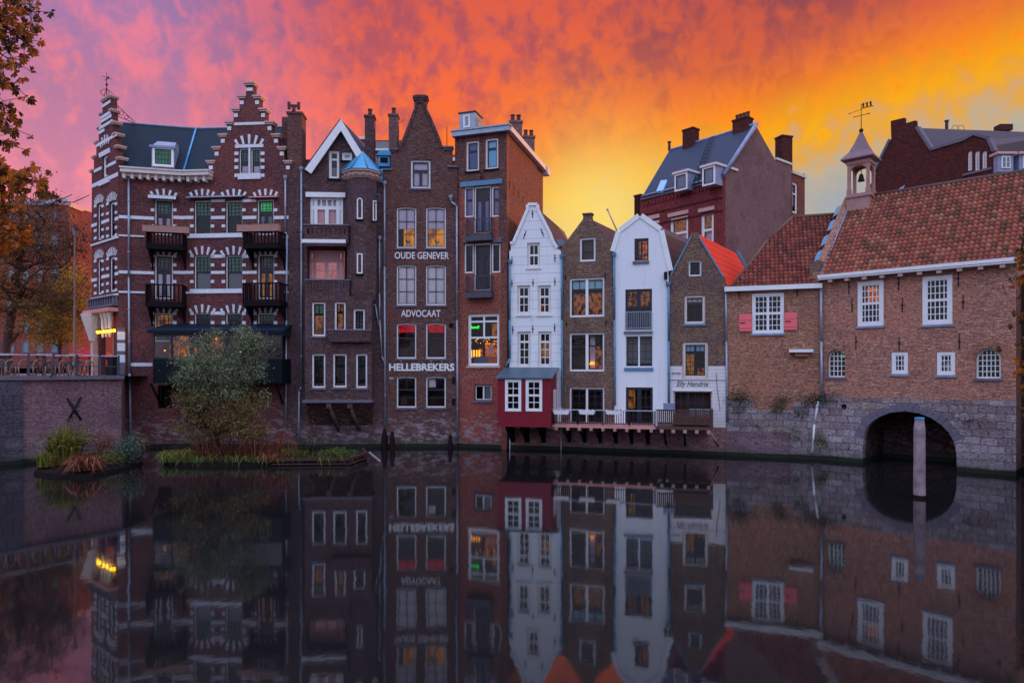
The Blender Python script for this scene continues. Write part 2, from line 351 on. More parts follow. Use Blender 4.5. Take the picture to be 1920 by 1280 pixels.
# ---------------------------------------------------------------- mesh builder
def tag(o, label=None, cat=None, group=None, kind=None):
    if label: o['label'] = label
    if cat: o['category'] = cat
    if group: o['group'] = group
    if kind: o['kind'] = kind
    return o
def empty(name, loc=(0, 0, 0), rz=0, label=None, cat=None, group=None):
    o = bpy.data.objects.new(name, None); COL.objects.link(o); o.empty_display_size = .3
    o.location = loc; o.rotation_euler = (0, 0, rz)
    return tag(o, label, cat, group)
class MB:
    def __init__(s): s.v = []; s.f = []; s.r = []; s.mi = []; s.cur = 0.0; s.m = 0; s.sm = []; s.smooth = False
    def face(s, *idx): s.f.append(idx); s.r.append(s.cur); s.mi.append(s.m); s.sm.append(s.smooth)
    def pts(s, ps):
        k = len(s.v); s.v.extend([tuple(p) for p in ps]); return list(range(k, k + len(ps)))
    def quad(s, a, b, c, d): s.face(*s.pts([a, b, c, d]))
    def tri(s, a, b, c): s.face(*s.pts([a, b, c]))
    def box(s, u0, u1, v0, v1, z0, z1):
        if u0 > u1: u0, u1 = u1, u0
        if v0 > v1: v0, v1 = v1, v0
        if z0 > z1: z0, z1 = z1, z0
        i = s.pts([(u0, v0, z0), (u1, v0, z0), (u1, v1, z0), (u0, v1, z0), (u0, v0, z1), (u1, v0, z1), (u1, v1, z1), (u0, v1, z1)])
        for q in ((0, 3, 2, 1), (4, 5, 6, 7), (0, 1, 5, 4), (1, 2, 6, 5), (2, 3, 7, 6), (3, 0, 4, 7)): s.face(*[i[k] for k in q])
        return s
    def prism(s, out, v0, v1, holes=(), front=True, back=True, sides=True, skew=0.0, dz=0.0):
        """outline in the (u, z) plane pushed from depth v0 to v1"""
        loops = [list(out)] + [list(h) for h in holes]
        if front or back:
            tris = tessellate_polygon([[Vector((p[0], p[1], 0)) for p in l] for l in loops])
            flat = [p for l in loops for p in l]
            for on, v in ((front, v0), (back, v1)):
                if not on: continue
                sk = 0 if v == v0 else skew; d = 0 if v == v0 else dz
                idx = s.pts([(p[0] + sk, v, p[1] + d) for p in flat])
                for a, b, c in tris:
                    pa, pb, pc = flat[a], flat[b], flat[c]
                    ar = (pb[0] - pa[0]) * (pc[1] - pa[1]) - (pb[1] - pa[1]) * (pc[0] - pa[0])
                    if abs(ar) < 1e-9: continue
                    if (ar > 0) != (v == v0): a, c = c, a
                    s.face(idx[a], idx[b], idx[c])
        if sides:
            for li, l in enumerate(loops):
                ar = sum(l[i][0] * l[(i + 1) % len(l)][1] - l[(i + 1) % len(l)][0] * l[i][1] for i in range(len(l)))
                ccw = ar > 0
                if li: ccw = not ccw
                for i in range(len(l)):
                    a, b = l[i], l[(i + 1) % len(l)]
                    if not ccw: a, b = b, a
                    s.quad((b[0], v0, b[1]), (a[0], v0, a[1]), (a[0] + skew, v1, a[1] + dz), (b[0] + skew, v1, b[1] + dz))
        return s
    def tube(s, p, q, r, r2=None, seg=8, cap=True):
        p, q = Vector(p), Vector(q); r2 = r if r2 is None else r2
        d = (q - p)
        if d.length < 1e-6: return s
        d.normalize(); a = d.orthogonal().normalized(); b = d.cross(a)
        c = [(math.cos(2 * math.pi * k / seg), math.sin(2 * math.pi * k / seg)) for k in range(seg)]
        i = s.pts([p + (a * x + b * y) * r for x, y in c]); j = s.pts([q + (a * x + b * y) * r2 for x, y in c])
        sm = s.smooth; s.smooth = True
        for k in range(seg): s.face(i[k], i[(k + 1) % seg], j[(k + 1) % seg], j[k])
        s.smooth = sm
        if cap: s.face(*i[::-1]); s.face(*j)
        return s
    def path(s, ps, r, seg=8):
        for a, b in zip(ps, ps[1:]): s.tube(a, b, r, seg=seg)
        return s
    def lathe(s, cx, cy, prof, seg=12, a0=0.0):
        """prof: list of (radius, z)"""
        rings = []
        for r, z in prof:
            rings.append(s.pts([(cx + r * math.cos(a0 + 2 * math.pi * k / seg), cy + r * math.sin(a0 + 2 * math.pi * k / seg), z) for k in range(seg)]))
        for A, B in zip(rings, rings[1:]):
            for k in range(seg): s.face(A[k], A[(k + 1) % seg], B[(k + 1) % seg], B[k])
        s.face(*rings[0][::-1]); s.face(*rings[-1]); return s
    def ball(s, c, r, seg=8):
        n = seg // 2
        s.smooth = True
        s.lathe(c[0], c[1], [(max(.001, r * math.sin(math.pi * k / n)), c[2] - r * math.cos(math.pi * k / n)) for k in range(n + 1)], seg)
        s.smooth = False; return s
    def torus(s, c, R, r, axis, seg=18, sub=5):
        axis = Vector(axis).normalized(); a = axis.orthogonal().normalized(); b = axis.cross(a); c = Vector(c); rings = []
        for k in range(seg):
            t = 2 * math.pi * k / seg; d = a * math.cos(t) + b * math.sin(t)
            rings.append(s.pts([c + d * (R + r * math.cos(2 * math.pi * m / sub)) + axis * (r * math.sin(2 * math.pi * m / sub)) for m in range(sub)]))
        s.smooth = True
        for k in range(seg):
            A, B = rings[k], rings[(k + 1) % seg]
            for m in range(sub): s.face(A[m], A[(m + 1) % sub], B[(m + 1) % sub], B[m])
        s.smooth = False; return s
    def build(s, name, mats, parent=None, uv=True):
        me = bpy.data.meshes.new(name); me.from_pydata(s.v, [], s.f); me.update()
        if not isinstance(mats, (list, tuple)): mats = [mats]
        for m in mats: me.materials.append(M[m] if isinstance(m, str) else m)
        n = len(me.polygons)
        if len(mats) > 1: me.polygons.foreach_set('material_index', s.mi)
        me.polygons.foreach_set('use_smooth', s.sm)
        if any(s.r):
            at = me.attributes.new('rnd', 'FLOAT', 'FACE'); at.data.foreach_set('value', s.r)
        if uv:
            ul = me.uv_layers.new(name='UVMap'); co = []
            vs_ = me.vertices
            for p in me.polygons:
                nx, ny, nz = p.normal
                h = math.hypot(nx, ny)
                if h < .02: t1 = (1, 0, 0); t2 = (0, 1, 0)
                else:
                    t1 = (-ny / h, nx / h, 0)
                    t2 = (ny * 0 - nz * t1[1], nz * t1[0] - nx * 0, nx * t1[1] - ny * t1[0])
                for vi in p.vertices:
                    c = vs_[vi].co
                    co.append(c[0] * t1[0] + c[1] * t1[1]); co.append(c[0] * t2[0] + c[1] * t2[1] + c[2] * t2[2])
            ul.data.foreach_set('uv', co)
        o = bpy.data.objects.new(name, me); COL.objects.link(o)
        if parent: o.parent = parent
        return o
def XW(x, D): return (x - 960.0) / F * D
def ZW(y, D): return H + (HY - y) / F * D
def at(x, y, D): return Vector((XW(x, D), D, ZW(y, D)))
def DW(y): return F * H / (y - HY)              # distance of a point on the water seen at row y
def along(x0, D0, vp, x1):
    """depth at column x1 of a vertical plane through (x0, D0) whose level lines vanish at column vp"""
    a, b = (vp - 960.0) / F, 1.0; k = (x1 - 960.0) / F; X0 = XW(x0, D0)
    t = (k * D0 - X0) / (a - k * b); return D0 + t * b
def inset(poly, d):
    """shrink a convex-ish ccw/cw outline by d"""
    n = len(poly); ar = sum(poly[i][0] * poly[(i + 1) % n][1] - poly[(i + 1) % n][0] * poly[i][1] for i in range(n))
    sg = 1 if ar > 0 else -1; out = []
    for i in range(n):
        p0, p1, p2 = [Vector(poly[(i + k) % n][:2]) for k in (-1, 0, 1)]
        e1 = (p1 - p0).normalized(); e2 = (p2 - p1).normalized()
        n1 = Vector((-e1.y, e1.x)) * sg; n2 = Vector((-e2.y, e2.x)) * sg
        m = (n1 + n2); l = max(.3, 1 + n1.dot(n2)); out.append(tuple(p1 + m * (d / l)))
    return out

# ---------------------------------------------------------------- building frame
class Facade:
    """a wall plane between two plan points; u runs along it, v into the house, z up"""
    def __init__(s, x0, D0, x1, D1, root=None, name=None, label=None, cat=None, group=None):
        s.p0 = Vector((XW(x0, D0), D0)); s.p1 = Vector((XW(x1, D1), D1)); e = (s.p1 - s.p0); s.L = e.length; e.normalize()
        s.e = e; s.b = Vector((-e.y, e.x)); s.a = math.atan2(e.y, e.x); s.holes = []
        s.mat = Matrix.Translation((s.p0.x, s.p0.y, 0)) @ Matrix.Rotation(s.a, 4, 'Z')
        if root is None:
            s.root = empty(name, (s.p0.x, s.p0.y, 0), s.a, label, cat, group); s.rel = Matrix.Identity(4); s.own = True
        else:
            s.root = root.root if isinstance(root, Facade) else root; s.own = False
            base = root.mat if isinstance(root, Facade) else Matrix.Identity(4)
            s.rel = base.inverted() @ s.mat
    def add(s, mb, name, mat, parent=None, label=None):
        o = mb.build(name, mat, parent or s.root)
        if not s.own and parent is None: o.matrix_basis = s.rel
        if label: o['label'] = label
        return o
    def q(s, x, y, v=0.0):
        k = (x - 960.0) / F
        t = (v + s.p0.dot(s.b)) / (k * s.b.x + s.b.y)
        P = Vector((k * t, t)) - s.p0
        return (P.dot(s.e), H + (HY - y) / F * t)
    def rect(s, x0, y0, x1, y1, v=0.0):
        u0 = s.q(x0, 700, v)[0]; u1 = s.q(x1, 700, v)[0]; xc = (x0 + x1) / 2
        return u0, u1, s.q(xc, y1, v)[1], s.q(xc, y0, v)[1]
    def poly(s, pts, v=0.0): return [s.q(x, y, v) for x, y in pts]
    def world(s, u, v, z): return s.mat @ Vector((u, v, z))
    def hole(s, poly): s.holes.append(poly)
    def bars(s, name, mat, rects, v0, v1, parent=None, label=None):
        mb = MB(); o = None
        for r in rects:
            u0, u1, z0, z1 = s.rect(*r); mb.box(u0, u1, v0, v1, z0, z1)
            if name != 'window_blocks': o = s.add(mb, name, mat, parent, label); mb = MB()
        return o or s.add(mb, name, mat, parent, label)
    def wall(s, outline, mat, thick=.32, name='wall', zb=-.6, label=None, px=True):
        pts = s.poly(outline) if px else outline
        mb = MB(); mb.prism(pts, 0, thick, s.holes, back=False)
        s.wall_o = s.add(mb, name, mat, None, label); s.outline = pts; return s.wall_o
    def foot(s, x, y=None): return s.q(x, 700)[0]
    def window(s, x0, y0, x1, y1, panels=None, grid=(1, 1), fw=.08, frame='white_paint', bar=None, bw=.03, sash=None, sw=.05,
               pane='glass', inner='dark_room', inner_v=.62, sill=None, recess=.09, arch=None, label=None, shades=(), name='window', cut=True, v=0.0):
        u0, u1, z0, z1 = s.rect(x0, y0, x1, y1, v)
        if arch is None: out = [(u0, z0), (u1, z0), (u1, z1), (u0, z1)]
        else:
            rise = arch * (u1 - u0) / 2; n = 10; out = [(u0, z0), (u1, z0)]
            c = (u0 + u1) / 2; w2 = (u1 - u0) / 2
            if arch >= .99: out += [(c + w2 * math.cos(math.pi * k / n), z1 - w2 + w2 * math.sin(math.pi * k / n)) for k in range(n + 1)]
            else:
                R = (w2 * w2 + rise * rise) / (2 * rise); a0 = math.asin(w2 / R)
                out += [(c + R * math.sin(a0 * (1 - 2 * k / n)), z1 - R + R * math.cos(a0 * (1 - 2 * k / n))) for k in range(n + 1)]
        if cut and v == 0: s.hole(out)
        r0, r1 = v + recess, v + recess + .07
        fo = inset(out, .004)
        mb = MB(); mb.prism(fo, r0, r1, [inset(fo, fw)])
        fr = s.add(mb, name, frame, None, label)
        U0, U1, Z0, Z1 = u0 + fw, u1 - fw, z0 + fw, z1 - fw
        def top(u):
            if arch is None: return Z1
            ins = inset(fo, fw + .005); best = Z1
            xs = ins[2:]
            for a, b in zip(xs, xs[1:]):
                lo, hi = sorted((a[0], b[0]))
                if lo <= u <= hi and hi > lo: return a[1] + (b[1] - a[1]) * (u - a[0]) / (b[0] - a[0])
            return min(p[1] for p in xs)
        panels = panels or [(0, 0, 1, 1, grid[0], grid[1])]
        bm = bar or frame; sm_ = sash or bm
        sb = MB(); mbars = MB()
        for (a0, b0, a1, b1, c, r) in panels:
            p0, p1, q0, q1 = U0 + (U1 - U0) * a0, U0 + (U1 - U0) * a1, Z1 - (Z1 - Z0) * b1, Z1 - (Z1 - Z0) * b0
            if not (arch and arch >= .99):
                for bx in ((p0, p0 + sw, q0, q1), (p1 - sw, p1, q0, q1), (p0 + sw, p1 - sw, q0, q0 + sw), (p0 + sw, p1 - sw, q1 - sw, q1)):
                    sb.box(bx[0], bx[1], r0 + .02, r1 - .005, bx[2], bx[3])
            for k in range(1, c):
                uu = p0 + (p1 - p0) * k / c; mbars.box(uu - bw / 2, uu + bw / 2, r0 + .028, r1 - .012, q0 + .01, min(q1, top(uu)) - .01)
            for k in range(1, r):
                zz = q0 + (q1 - q0) * k / r
                ua, ub = p0, p1
                if arch and arch >= .99:
                    w2 = (u1 - u0) / 2 - fw; cz = z1 - (u1 - u0) / 2
                    if zz > cz: h = math.sqrt(max(.0001, w2 * w2 - (zz - cz) ** 2)); ua, ub = (u0 + u1) / 2 - h, (u0 + u1) / 2 + h
                mbars.box(ua + .01, ub - .01, r0 + .031, r1 - .015, zz - bw / 2, zz + bw / 2)
        if sb.f: s.add(sb, 'sash', sm_, fr)
        if mbars.f: s.add(mbars, 'glazing_bars', bm, fr)
        pv = r1 - .022
        s.add(MB().prism(inset(fo, fw - .01), pv, pv + .006, back=False, sides=False), 'pane', pane, fr)
        k = len(s.holes) % 7 * .004
        if inner:
            iv = v + inner_v + k
            e = .5 if inner_v > .4 else .12
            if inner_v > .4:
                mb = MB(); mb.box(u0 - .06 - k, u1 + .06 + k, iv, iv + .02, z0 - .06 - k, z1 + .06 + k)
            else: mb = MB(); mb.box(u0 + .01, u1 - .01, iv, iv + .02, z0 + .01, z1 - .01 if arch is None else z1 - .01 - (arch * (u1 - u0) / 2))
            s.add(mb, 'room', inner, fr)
        for (a0, b0, a1, b1, m, vv, nm) in shades:
            mb = MB(); mb.box(U0 + (U1 - U0) * a0, U0 + (U1 - U0) * a1, v + vv, v + vv + .015, Z1 - (Z1 - Z0) * b1, Z1 - (Z1 - Z0) * b0)
            s.add(mb, nm, m, fr)
        if sill:
            s.add(MB().box(u0 - .06, u1 + .06, v - .07, v + r0 - .004, z0 - .10, z0 - .003), 'sill', sill, fr)
        return fr
    def trim(s, rects, mat='stone_white', name='stone_band', v0=-.03, v1=-.001):
        return s.bars(name, mat, rects, v0, v1)
    def fan(s, mb, x0, x1, yb, yt, n=5, spread=.34, v=-.035):
        """relieving arch of white wedge stones over a window"""
        u0, u1, zb, zt = s.rect(x0, yt, x1, yb); c = (u0 + u1) / 2; w2 = (u1 - u0) / 2; h = zt - zb
        for k in range(n):
            f = (k - (n - 1) / 2) / ((n - 1) / 2); bu = c + f * w2 * .86; ang = f * .55
            ln = h * (1 - .32 * f * f) ; lo = zb + .02 - .10 * h * f * f
            d = Vector((math.sin(ang), math.cos(ang))); nrm = Vector((d.y, -d.x)); p = Vector((bu, lo))
            wb, wt = w2 * .36 / n, w2 * (.54 if n < 6 else .48) / n
            q = [p - nrm * wb, p + nrm * wb, p + d * ln + nrm * wt, p + d * ln - nrm * wt]
            mb.prism([tuple(a) for a in q], v, -.001)
    def pipe(s, pts, r=.045, mat='zinc', off=-.09, name='downpipe', hopper=True):
        mb = MB(); ps = []
        for x, y in pts: u, z = s.q(x, y, off); ps.append((u, off, z))
        mb.path(ps, r, 8)
        if hopper: u, _, z = ps[0]; mb.lathe(u, off, [(.05, z - .12), (.11, z + .02), (.12, z + .14)], 10)
        for a, b in zip(ps, ps[1:]):
            n = int(abs(a[2] - b[2]) / 1.8)
            for k in range(1, n + 1): z = a[2] + (b[2] - a[2]) * k / (n + 1); mb.lathe(a[0] + (b[0] - a[0]) * k / (n + 1), off, [(r * 1.35, z - .03), (r * 1.35, z + .03)], 8)
        return s.add(mb, name, mat)
    def lettering(s, text, x0, x1, yt, yb, mat='white_paint', offset=0.0, shear=0.0, depth=.012, name='lettering', v=-.02, parent=None):
        cu = bpy.data.curves.new('t', 'FONT'); cu.body = text; cu.offset = offset; cu.shear = shear; cu.extrude = depth; cu.resolution_u = 3
        to = bpy.data.objects.new('t', cu); COL.objects.link(to)
        dg = bpy.context.evaluated_depsgraph_get(); me = bpy.data.meshes.new_from_object(to.evaluated_get(dg))
        bpy.data.objects.remove(to); bpy.data.curves.remove(cu)
        xs = [p.co.x for p in me.vertices]; ys = [p.co.y for p in me.vertices]
        ua, za = s.q(x0, yb, v); ub, _ = s.q(x1, yb, v); zt = s.q(x0, yt, v)[1]
        # the text follows the wall: level line at the mean height
        zb = (za + s.q(x1, yb, v)[1]) / 2; zt = zb + (zt - za)
        fx = (ub - ua) / (max(xs) - min(xs)); fz = (zt - zb) / (max(ys) - min(ys))
        mx, my = min(xs), min(ys)
        for p in me.vertices: c = p.co.copy(); p.co = (ua + (c.x - mx) * fx, v - c.z, zb + (c.y - my) * fz)
        me.materials.clear(); me.materials.append(M[mat])
        o = bpy.data.objects.new(name, me); COL.objects.link(o); o.parent = parent or s.root
        if not s.own and parent is None: o.matrix_basis = s.rel
        return o
    def balcony(s, x0, yt, x1, yf, proj, mat='black_iron', style='bars', slab=.12, nb=14, rail_mat=None, brackets=True, yslab=None, v=0.0, rail_r=.022, post=.04):
        f = v - proj
        u0, u1, zf, zt = s.rect(x0, yt, x1, yf, f)
        sl = MB().box(u0, u1, f, v - .004, zf - slab, zf); b = s.add(sl, 'balcony', mat)
        rm = rail_mat or mat; mb = MB()
        def run(a, c):
            a = Vector(a); c = Vector(c); L = (c - a).length; n = max(2, int(L / ((u1 - u0) / nb)))
            d = (c - a) / n
            for k in range(n + 1):
                p = a + d * k
                if style == 'bars': mb.box(p.x - .012, p.x + .012, p.y - .012, p.y + .012, zf, zt - .02)
                else: mb.box(p.x - .03, p.x + .03, p.y - .03, p.y + .03, zf, zt - .02)
            lo = Vector((min(a.x, c.x) - .02, min(a.y, c.y) - .02)); hi = Vector((max(a.x, c.x) + .02, max(a.y, c.y) + .02))
            mb.box(lo.x, hi.x, lo.y, hi.y, zt - .05, zt); mb.box(lo.x + .003, hi.x - .003, lo.y + .003, hi.y - .003, zf + .08, zf + .12)
            if style == 'wood': mb.box(lo.x - .012, hi.x + .012, lo.y - .012, hi.y + .012, zf + .003, zf + .17); mb.box(lo.x - .02, hi.x + .02, lo.y - .02, hi.y + .02, zt - .055, zt + .015)
        e = .05
        run((u0 + e, f + e), (u1 - e, f + e)); run((u0 + e, f + e), (u0 + e, v - .06)); run((u1 - e, f + e), (u1 - e, v - .06))
        s.add(mb, 'railing', rm, b)
        if brackets:
            for uu in (u0 + .12, u1 - .12):
                m2 = MB(); w = .05; h = min(1.0, proj * 1.1)
                i = m2.pts([(uu - w, v - .005, zf - slab - h), (uu + w, v - .005, zf - slab - h), (uu + w, v - .005, zf - slab - .002), (uu - w, v - .005, zf - slab - .002), (uu - w, f + .1, zf - slab - .002), (uu + w, f + .1, zf - slab - .002),
                            (uu - w, v - proj * .25, zf - slab - h * .55), (uu + w, v - proj * .25, zf - slab - h * .55)])
                for q in ((0, 1, 7, 6), (6, 7, 5, 4), (4, 5, 2, 3), (1, 0, 3, 2)): m2.face(*[i[k] for k in q])
                m2.face(i[0], i[6], i[4], i[3]); m2.face(i[1], i[2], i[5], i[7])
                s.add(m2, 'bracket', mat, b)
        return b, (u0, u1, zf, zt, f)
def step_outline(pts): return pts
def chimney(parent, loc, w, d, z0, z1, mat='brick_far_wine', pots=1, rz=0.0, potmat='chimney_pot', name='chimney', cap=.12):
    mb = MB(); mb.box(-w / 2, w / 2, -d / 2, d / 2, z0, z1 - cap); e = .05
    mb.box(-w / 2 - e, w / 2 + e, -d / 2 - e, d / 2 + e, z1 - cap, z1)
    o = mb.build(name, mat, parent); o.location = (loc[0], loc[1], 0); o.rotation_euler = (0, 0, rz)
    for k in range(pots):
        px_ = (k - (pots - 1) / 2) * w / max(1, pots)
        m = MB(); m.lathe(px_, 0, [(.13, z1 - .01), (.11, z1 + .32), (.14, z1 + .36), (.14, z1 + .42)], 10)
        m.build('chimney_pot', potmat, o)
    return o
def tile_patch(poly, w=.25, h=.30, seg=6, amp=.05, keep=None):
    """pantiles laid on a sloping polygon: poly = (origin, u-dir, up-dir, 2-D outline)"""
    O, U, V, out = poly; Nn = U.cross(V).normalized()
    us = [p[0] for p in out]; vs2 = [p[1] for p in out]
    def inside(x, y):
        c = False; n = len(out)
        for i in range(n):
            a, b = out[i], out[(i + 1) % n]
            if (a[1] > y) != (b[1] > y) and x < (b[0] - a[0]) * (y - a[1]) / (b[1] - a[1]) + a[0]: c = not c
        return c
    mb = MB(); mb.smooth = True
    j = 0; y = min(vs2)
    while y < max(vs2):
        i = 0; x = min(us)
        while x < max(us):
            if inside(x + w / 2, min(y + h * .5, max(vs2) - .01)):
                mb.cur = .02 + .98 * random.random(); dz = random.uniform(-.006, .006)
                lo = []; hi = []
                for k in range(seg + 1):
                    f = k / seg; prof = amp * math.sin(f * math.pi * 1.6 - .3) + amp * .3
                    lo.append(O + U * (x + w * 1.04 * f) + V * (y - .03) + Nn * (prof + .07 + dz))
                    hi.append(O + U * (x + w * 1.04 * f) + V * (y + h) + Nn * (prof + .005))
                a = mb.pts(lo); b = mb.pts(hi); c = mb.pts([p - Nn * .08 for p in lo])
                for k in range(seg): mb.face(a[k], a[k + 1], b[k + 1], b[k]); mb.face(c[k], c[k + 1], a[k + 1], a[k])
            x += w; i += 1
        y += h; j += 1
    return mb
# ================================================================ SETTING
def W3(f, x, y, v=0.0): u, z = f.q(x, y, v); return f.world(u, v, z)
def L3(root, P): return root.mat.inverted() @ P
def vpskew(f, vp): d = Vector(((vp - 960) / F, 1.0)); return d.dot(f.e) / d.dot(f.b)
def struct(mb, name, mat): return tag(mb.build(name, mat), kind='structure')

mb = MB(); mb.quad((-300, -80, 0), (300, -80, 0), (300, 60, 0), (-300, 60, 0)); struct(mb, 'water', 'canal_water')
mb = MB(); mb.quad((-300, -80, -2.2), (300, -80, -2.2), (300, 60, -2.2), (-300, 60, -2.2)); struct(mb, 'canal_bed', 'soil')
GZ = 3.92
# street level behind the houses, one sheet to the horizon (cut along the backs of the facades)
edge = [(-60, 3), (XW(0, 30.2) - .3, 30.6), (XW(228, 34.3) - .25, 34.8), (-21.6, 38.6), (-8, 39.6), (0, 40), (2.4, 40), (10.6, 37.6), (13, 41), (17.5, 38), (24, 33), (60, 30)]
mb = MB()
for (x0, y0), (x1, y1) in zip(edge, edge[1:]):
    mb.quad((x0, y0, GZ), (x1, y1, GZ), (x1 * (40 if abs(x1) > 30 else 1), 2500, GZ), (x0 * (40 if abs(x0) > 30 else 1), 2500, GZ))
struct(mb, 'ground', 'paving')
# the bank the picture is taken from and its continuation on both sides, out of frame
mb = MB(); mb.box(-45, 45, -60, 2.5, -2, 2.6); mb.box(-45, -11.2, 2.5, 12.5, -2, 2.6); struct(mb, 'near_quay', 'stone_quay')

# ---------------------------------------------------------------- left quay wall
QL = Facade(-260, along(0, 30.2, 960 + F * 1.75 / 2.4, -260), 228, 34.3, None, 'quay_wall', 'left canal wall of brick and stone with a big iron cross', 'quay wall')
us = QL.q(42, 700)[0]; ue = QL.L
QL.add(MB().box(us, ue, 0, .6, -.8, GZ - .14), 'brick_facing', 'brick_quay')
QL.add(MB().box(-12, us - .003, -.12, .6, -.8, GZ - .16), 'stone_facing', 'stone_quay')
QL.add(MB().box(-12, ue + .05, -.17, .62, GZ - .137, GZ + .05), 'coping', 'stone_grey')
r = MB()
for (a, b_, c, d) in ((126, 746, 152, 787), (151, 744, 127, 788)):
    ua, za = QL.q(a, b_, -.04); ub, zb = QL.q(c, d, -.04); r.tube((ua, -.045 if a < 140 else -.09, za), (ub, -.045 if a < 140 else -.09, zb), .05, seg=6)
QL.add(r, 'wall_anchor', 'black_iron')
# return of the quay towards the corner house
QR = Facade(228, 34.35, 236, 37.3, QL); QR.add(MB().box(0.01, QR.L, 0, .5, -.8, GZ - .14), 'return_wall', 'brick_quay')

# quay railing
rail = empty('quay_railing', QL.mat.translation, QL.a, 'grey steel railing with square posts along the top of the left canal wall', 'railing')
class _R: pass
for xp in (-130, -70, -12, 53, 100, 144, 187, 222):
    u = QL.q(xp, 690, .25)[0]; MB().box(u - .045, u + .045, .2, .29, GZ + .05, GZ + 1.06).build('post', 'grey_rail', rail)
ua, ub = QL.q(-260, 690, .25)[0], QL.q(222, 690, .25)[0]
MB().box(ua, ub, .215, .275, GZ + .99, GZ + 1.04).build('top_rail', 'rail_light', rail)
MB().box(ua, ub, .225, .265, GZ + .48, GZ + .52).build('middle_rail', 'grey_rail', rail)

# ================================================================ CORNER BUILDING
A1 = Facade(222, 36.9, 345, 37.7, None, 'corner_building', 'dark red stepped-gable corner house with white stone bands and slate roof', 'building')
A2 = Facade(345, 37.7, 541, 37.2, A1); AS = Facade(172, 39.4, 222, 36.9, A1)
GR, OL = 'glass_green', 'glass_olive'
def awin(f, x0, y0, x1, y1, kind='sash', top=.44, low=None, green=GR, cols=4, rows=4):
    pv = .17
    sh = [(0, 0, 1, top, green, pv, 'leaded_light')]
    if kind == 'sash':
        if low: sh.append((0, top + .03, 1, 1, low, pv + .02, 'blind'))
        return f.window(x0, y0, x1, y1, [(0, 0, 1, top, cols, rows), (0, top, 1, 1, 1, 1)], fw=.05, bar='dark_frame', bw=.025, sw=.045, inner='dark_room', shades=sh, pane='glass')
    sh += [(.08, top + .1, .44, .98, low or 'curtain_pink', pv + .02, 'curtain'), (.56, top + .1, .92, .98, low or 'curtain_pink', pv + .02, 'curtain')]
    return f.window(x0, y0, x1, y1, [(0, 0, 1, top, cols, rows), (0, top, .5, 1, 1, 1), (.5, top, 1, 1, 1, 1)], fw=.06, bar='dark_frame', bw=.03, sw=.09, inner='dark_room', shades=sh, name='balcony_door')
awin(A1, 290, 374, 324, 440, 'door', .42, 'curtain_pink', 'glass_green')
awin(A1, 290, 478, 324, 560, 'door', .33, 'curtain_lilac', OL)
awin(A1, 290, 587, 324, 640, 'sash', .5, None, 'glow_dim')
for x0, x1 in ((364, 395), (423, 454)):
    awin(A2, x0, 376, x1, 442, 'sash', .43); awin(A2, x0, 479, x1, 545, 'sash', .46, 'blind_grey', GR); awin(A2, x0, 587, x1, 636, 'sash', .2)
awin(A2, 482, 374, 513, 440, 'door', .36, 'blind_grey', 'glow_green')
awin(A2, 483, 477, 514, 560, 'door', .32, 'glow_dim', OL); awin(A2, 483, 587, 514, 636, 'sash', .3)
# gable window: two lights with a stone mullion
for x0, x1 in ((448, 466), (470, 488)):
    A2.window(x0, 278, x1, 325, [(0, 0, 1, .52, 3, 4), (0, .52, 1, 1, 1, 1)], fw=.05, bar='dark_frame', bw=.02, sw=.04, shades=[(0, 0, 1, .52, GR, .17, 'leaded_light'), (0.1, .7, .9, 1, 'curtain_lilac', .2, 'curtain')])
A1.holes.append(A1.poly([(296, 765), (322, 765), (322, 722), (296, 722)]))
s1 = A1.wall([(222, 900), (345.3, 900), (345.3, 321), (222, 313)], 'brick_wine')
g = [(345, 900), (541, 900), (541, 327)]
g += [(544.6, 327), (544.6, 303), (533, 303), (533, 277), (522, 277), (522, 253), (510, 253), (510, 229.4), (498, 229.4), (498, 205), (486.7, 205), (486.7, 181), (475, 181), (475, 156),
      (461, 156), (461, 181), (449, 181), (449, 205), (438, 205), (438, 229.4), (425.7, 229.4), (425.7, 253), (413.5, 253), (413.5, 277), (402, 277), (402, 303), (391, 303), (391, 321), (345, 321)]
A2.wall(g, 'brick_wine', thick=.4)
for y0, y1, xa, xb in ((156, 181, 461, 475), (181, 205, 449, 486.7), (205, 229.4, 438, 498), (229.4, 253, 425.7, 510), (253, 277, 413.5, 522), (277, 303, 402, 533), (303, 327, 391, 544.6)):
    w_ = 13
    for (l, r_) in (((xa - 4, xb + 4),) if y0 == 156 else ((xa - 4, xa + w_), (xb - w_, xb + 4))):
        mbc = MB(); u0, u1, z0, z1 = A2.rect(l, y0 - 1.8, r_, y0 + 1.8); mbc.box(u0, u1, -.1, .48, z0 + .02, z1); mbc.box(u0 + .05, u1 - .05, -.05, .44, z0 - .07, z0 + .018)
        A2.add(mbc, 'coping_stone', 'stone_buff')
    A2.trim([(xa + 1, y0 + 8, xa + 8, y0 + 15), (xb - 8, y0 + 8, xb - 1, y0 + 15)] if y0 > 160 else [(462, 165, 474, 171)])
m = MB(); A2.fan(m, 444, 491, 271, 253, 5); A2.add(m, 'relieving_arch', 'stone_white')
A2.trim([(441, 271, 494, 277), (466.3, 277.5, 469.7, 325), (439, 229.5, 497, 234.5)] + [(440, y, 447, y + 6) for y in (285, 298, 311, 326)] + [(489, y, 496, y + 6) for y in (285, 298, 311, 326)])
A2.trim([(447, 326, 489, 336.5)], 'stone_white', 'window_sill', -.09)
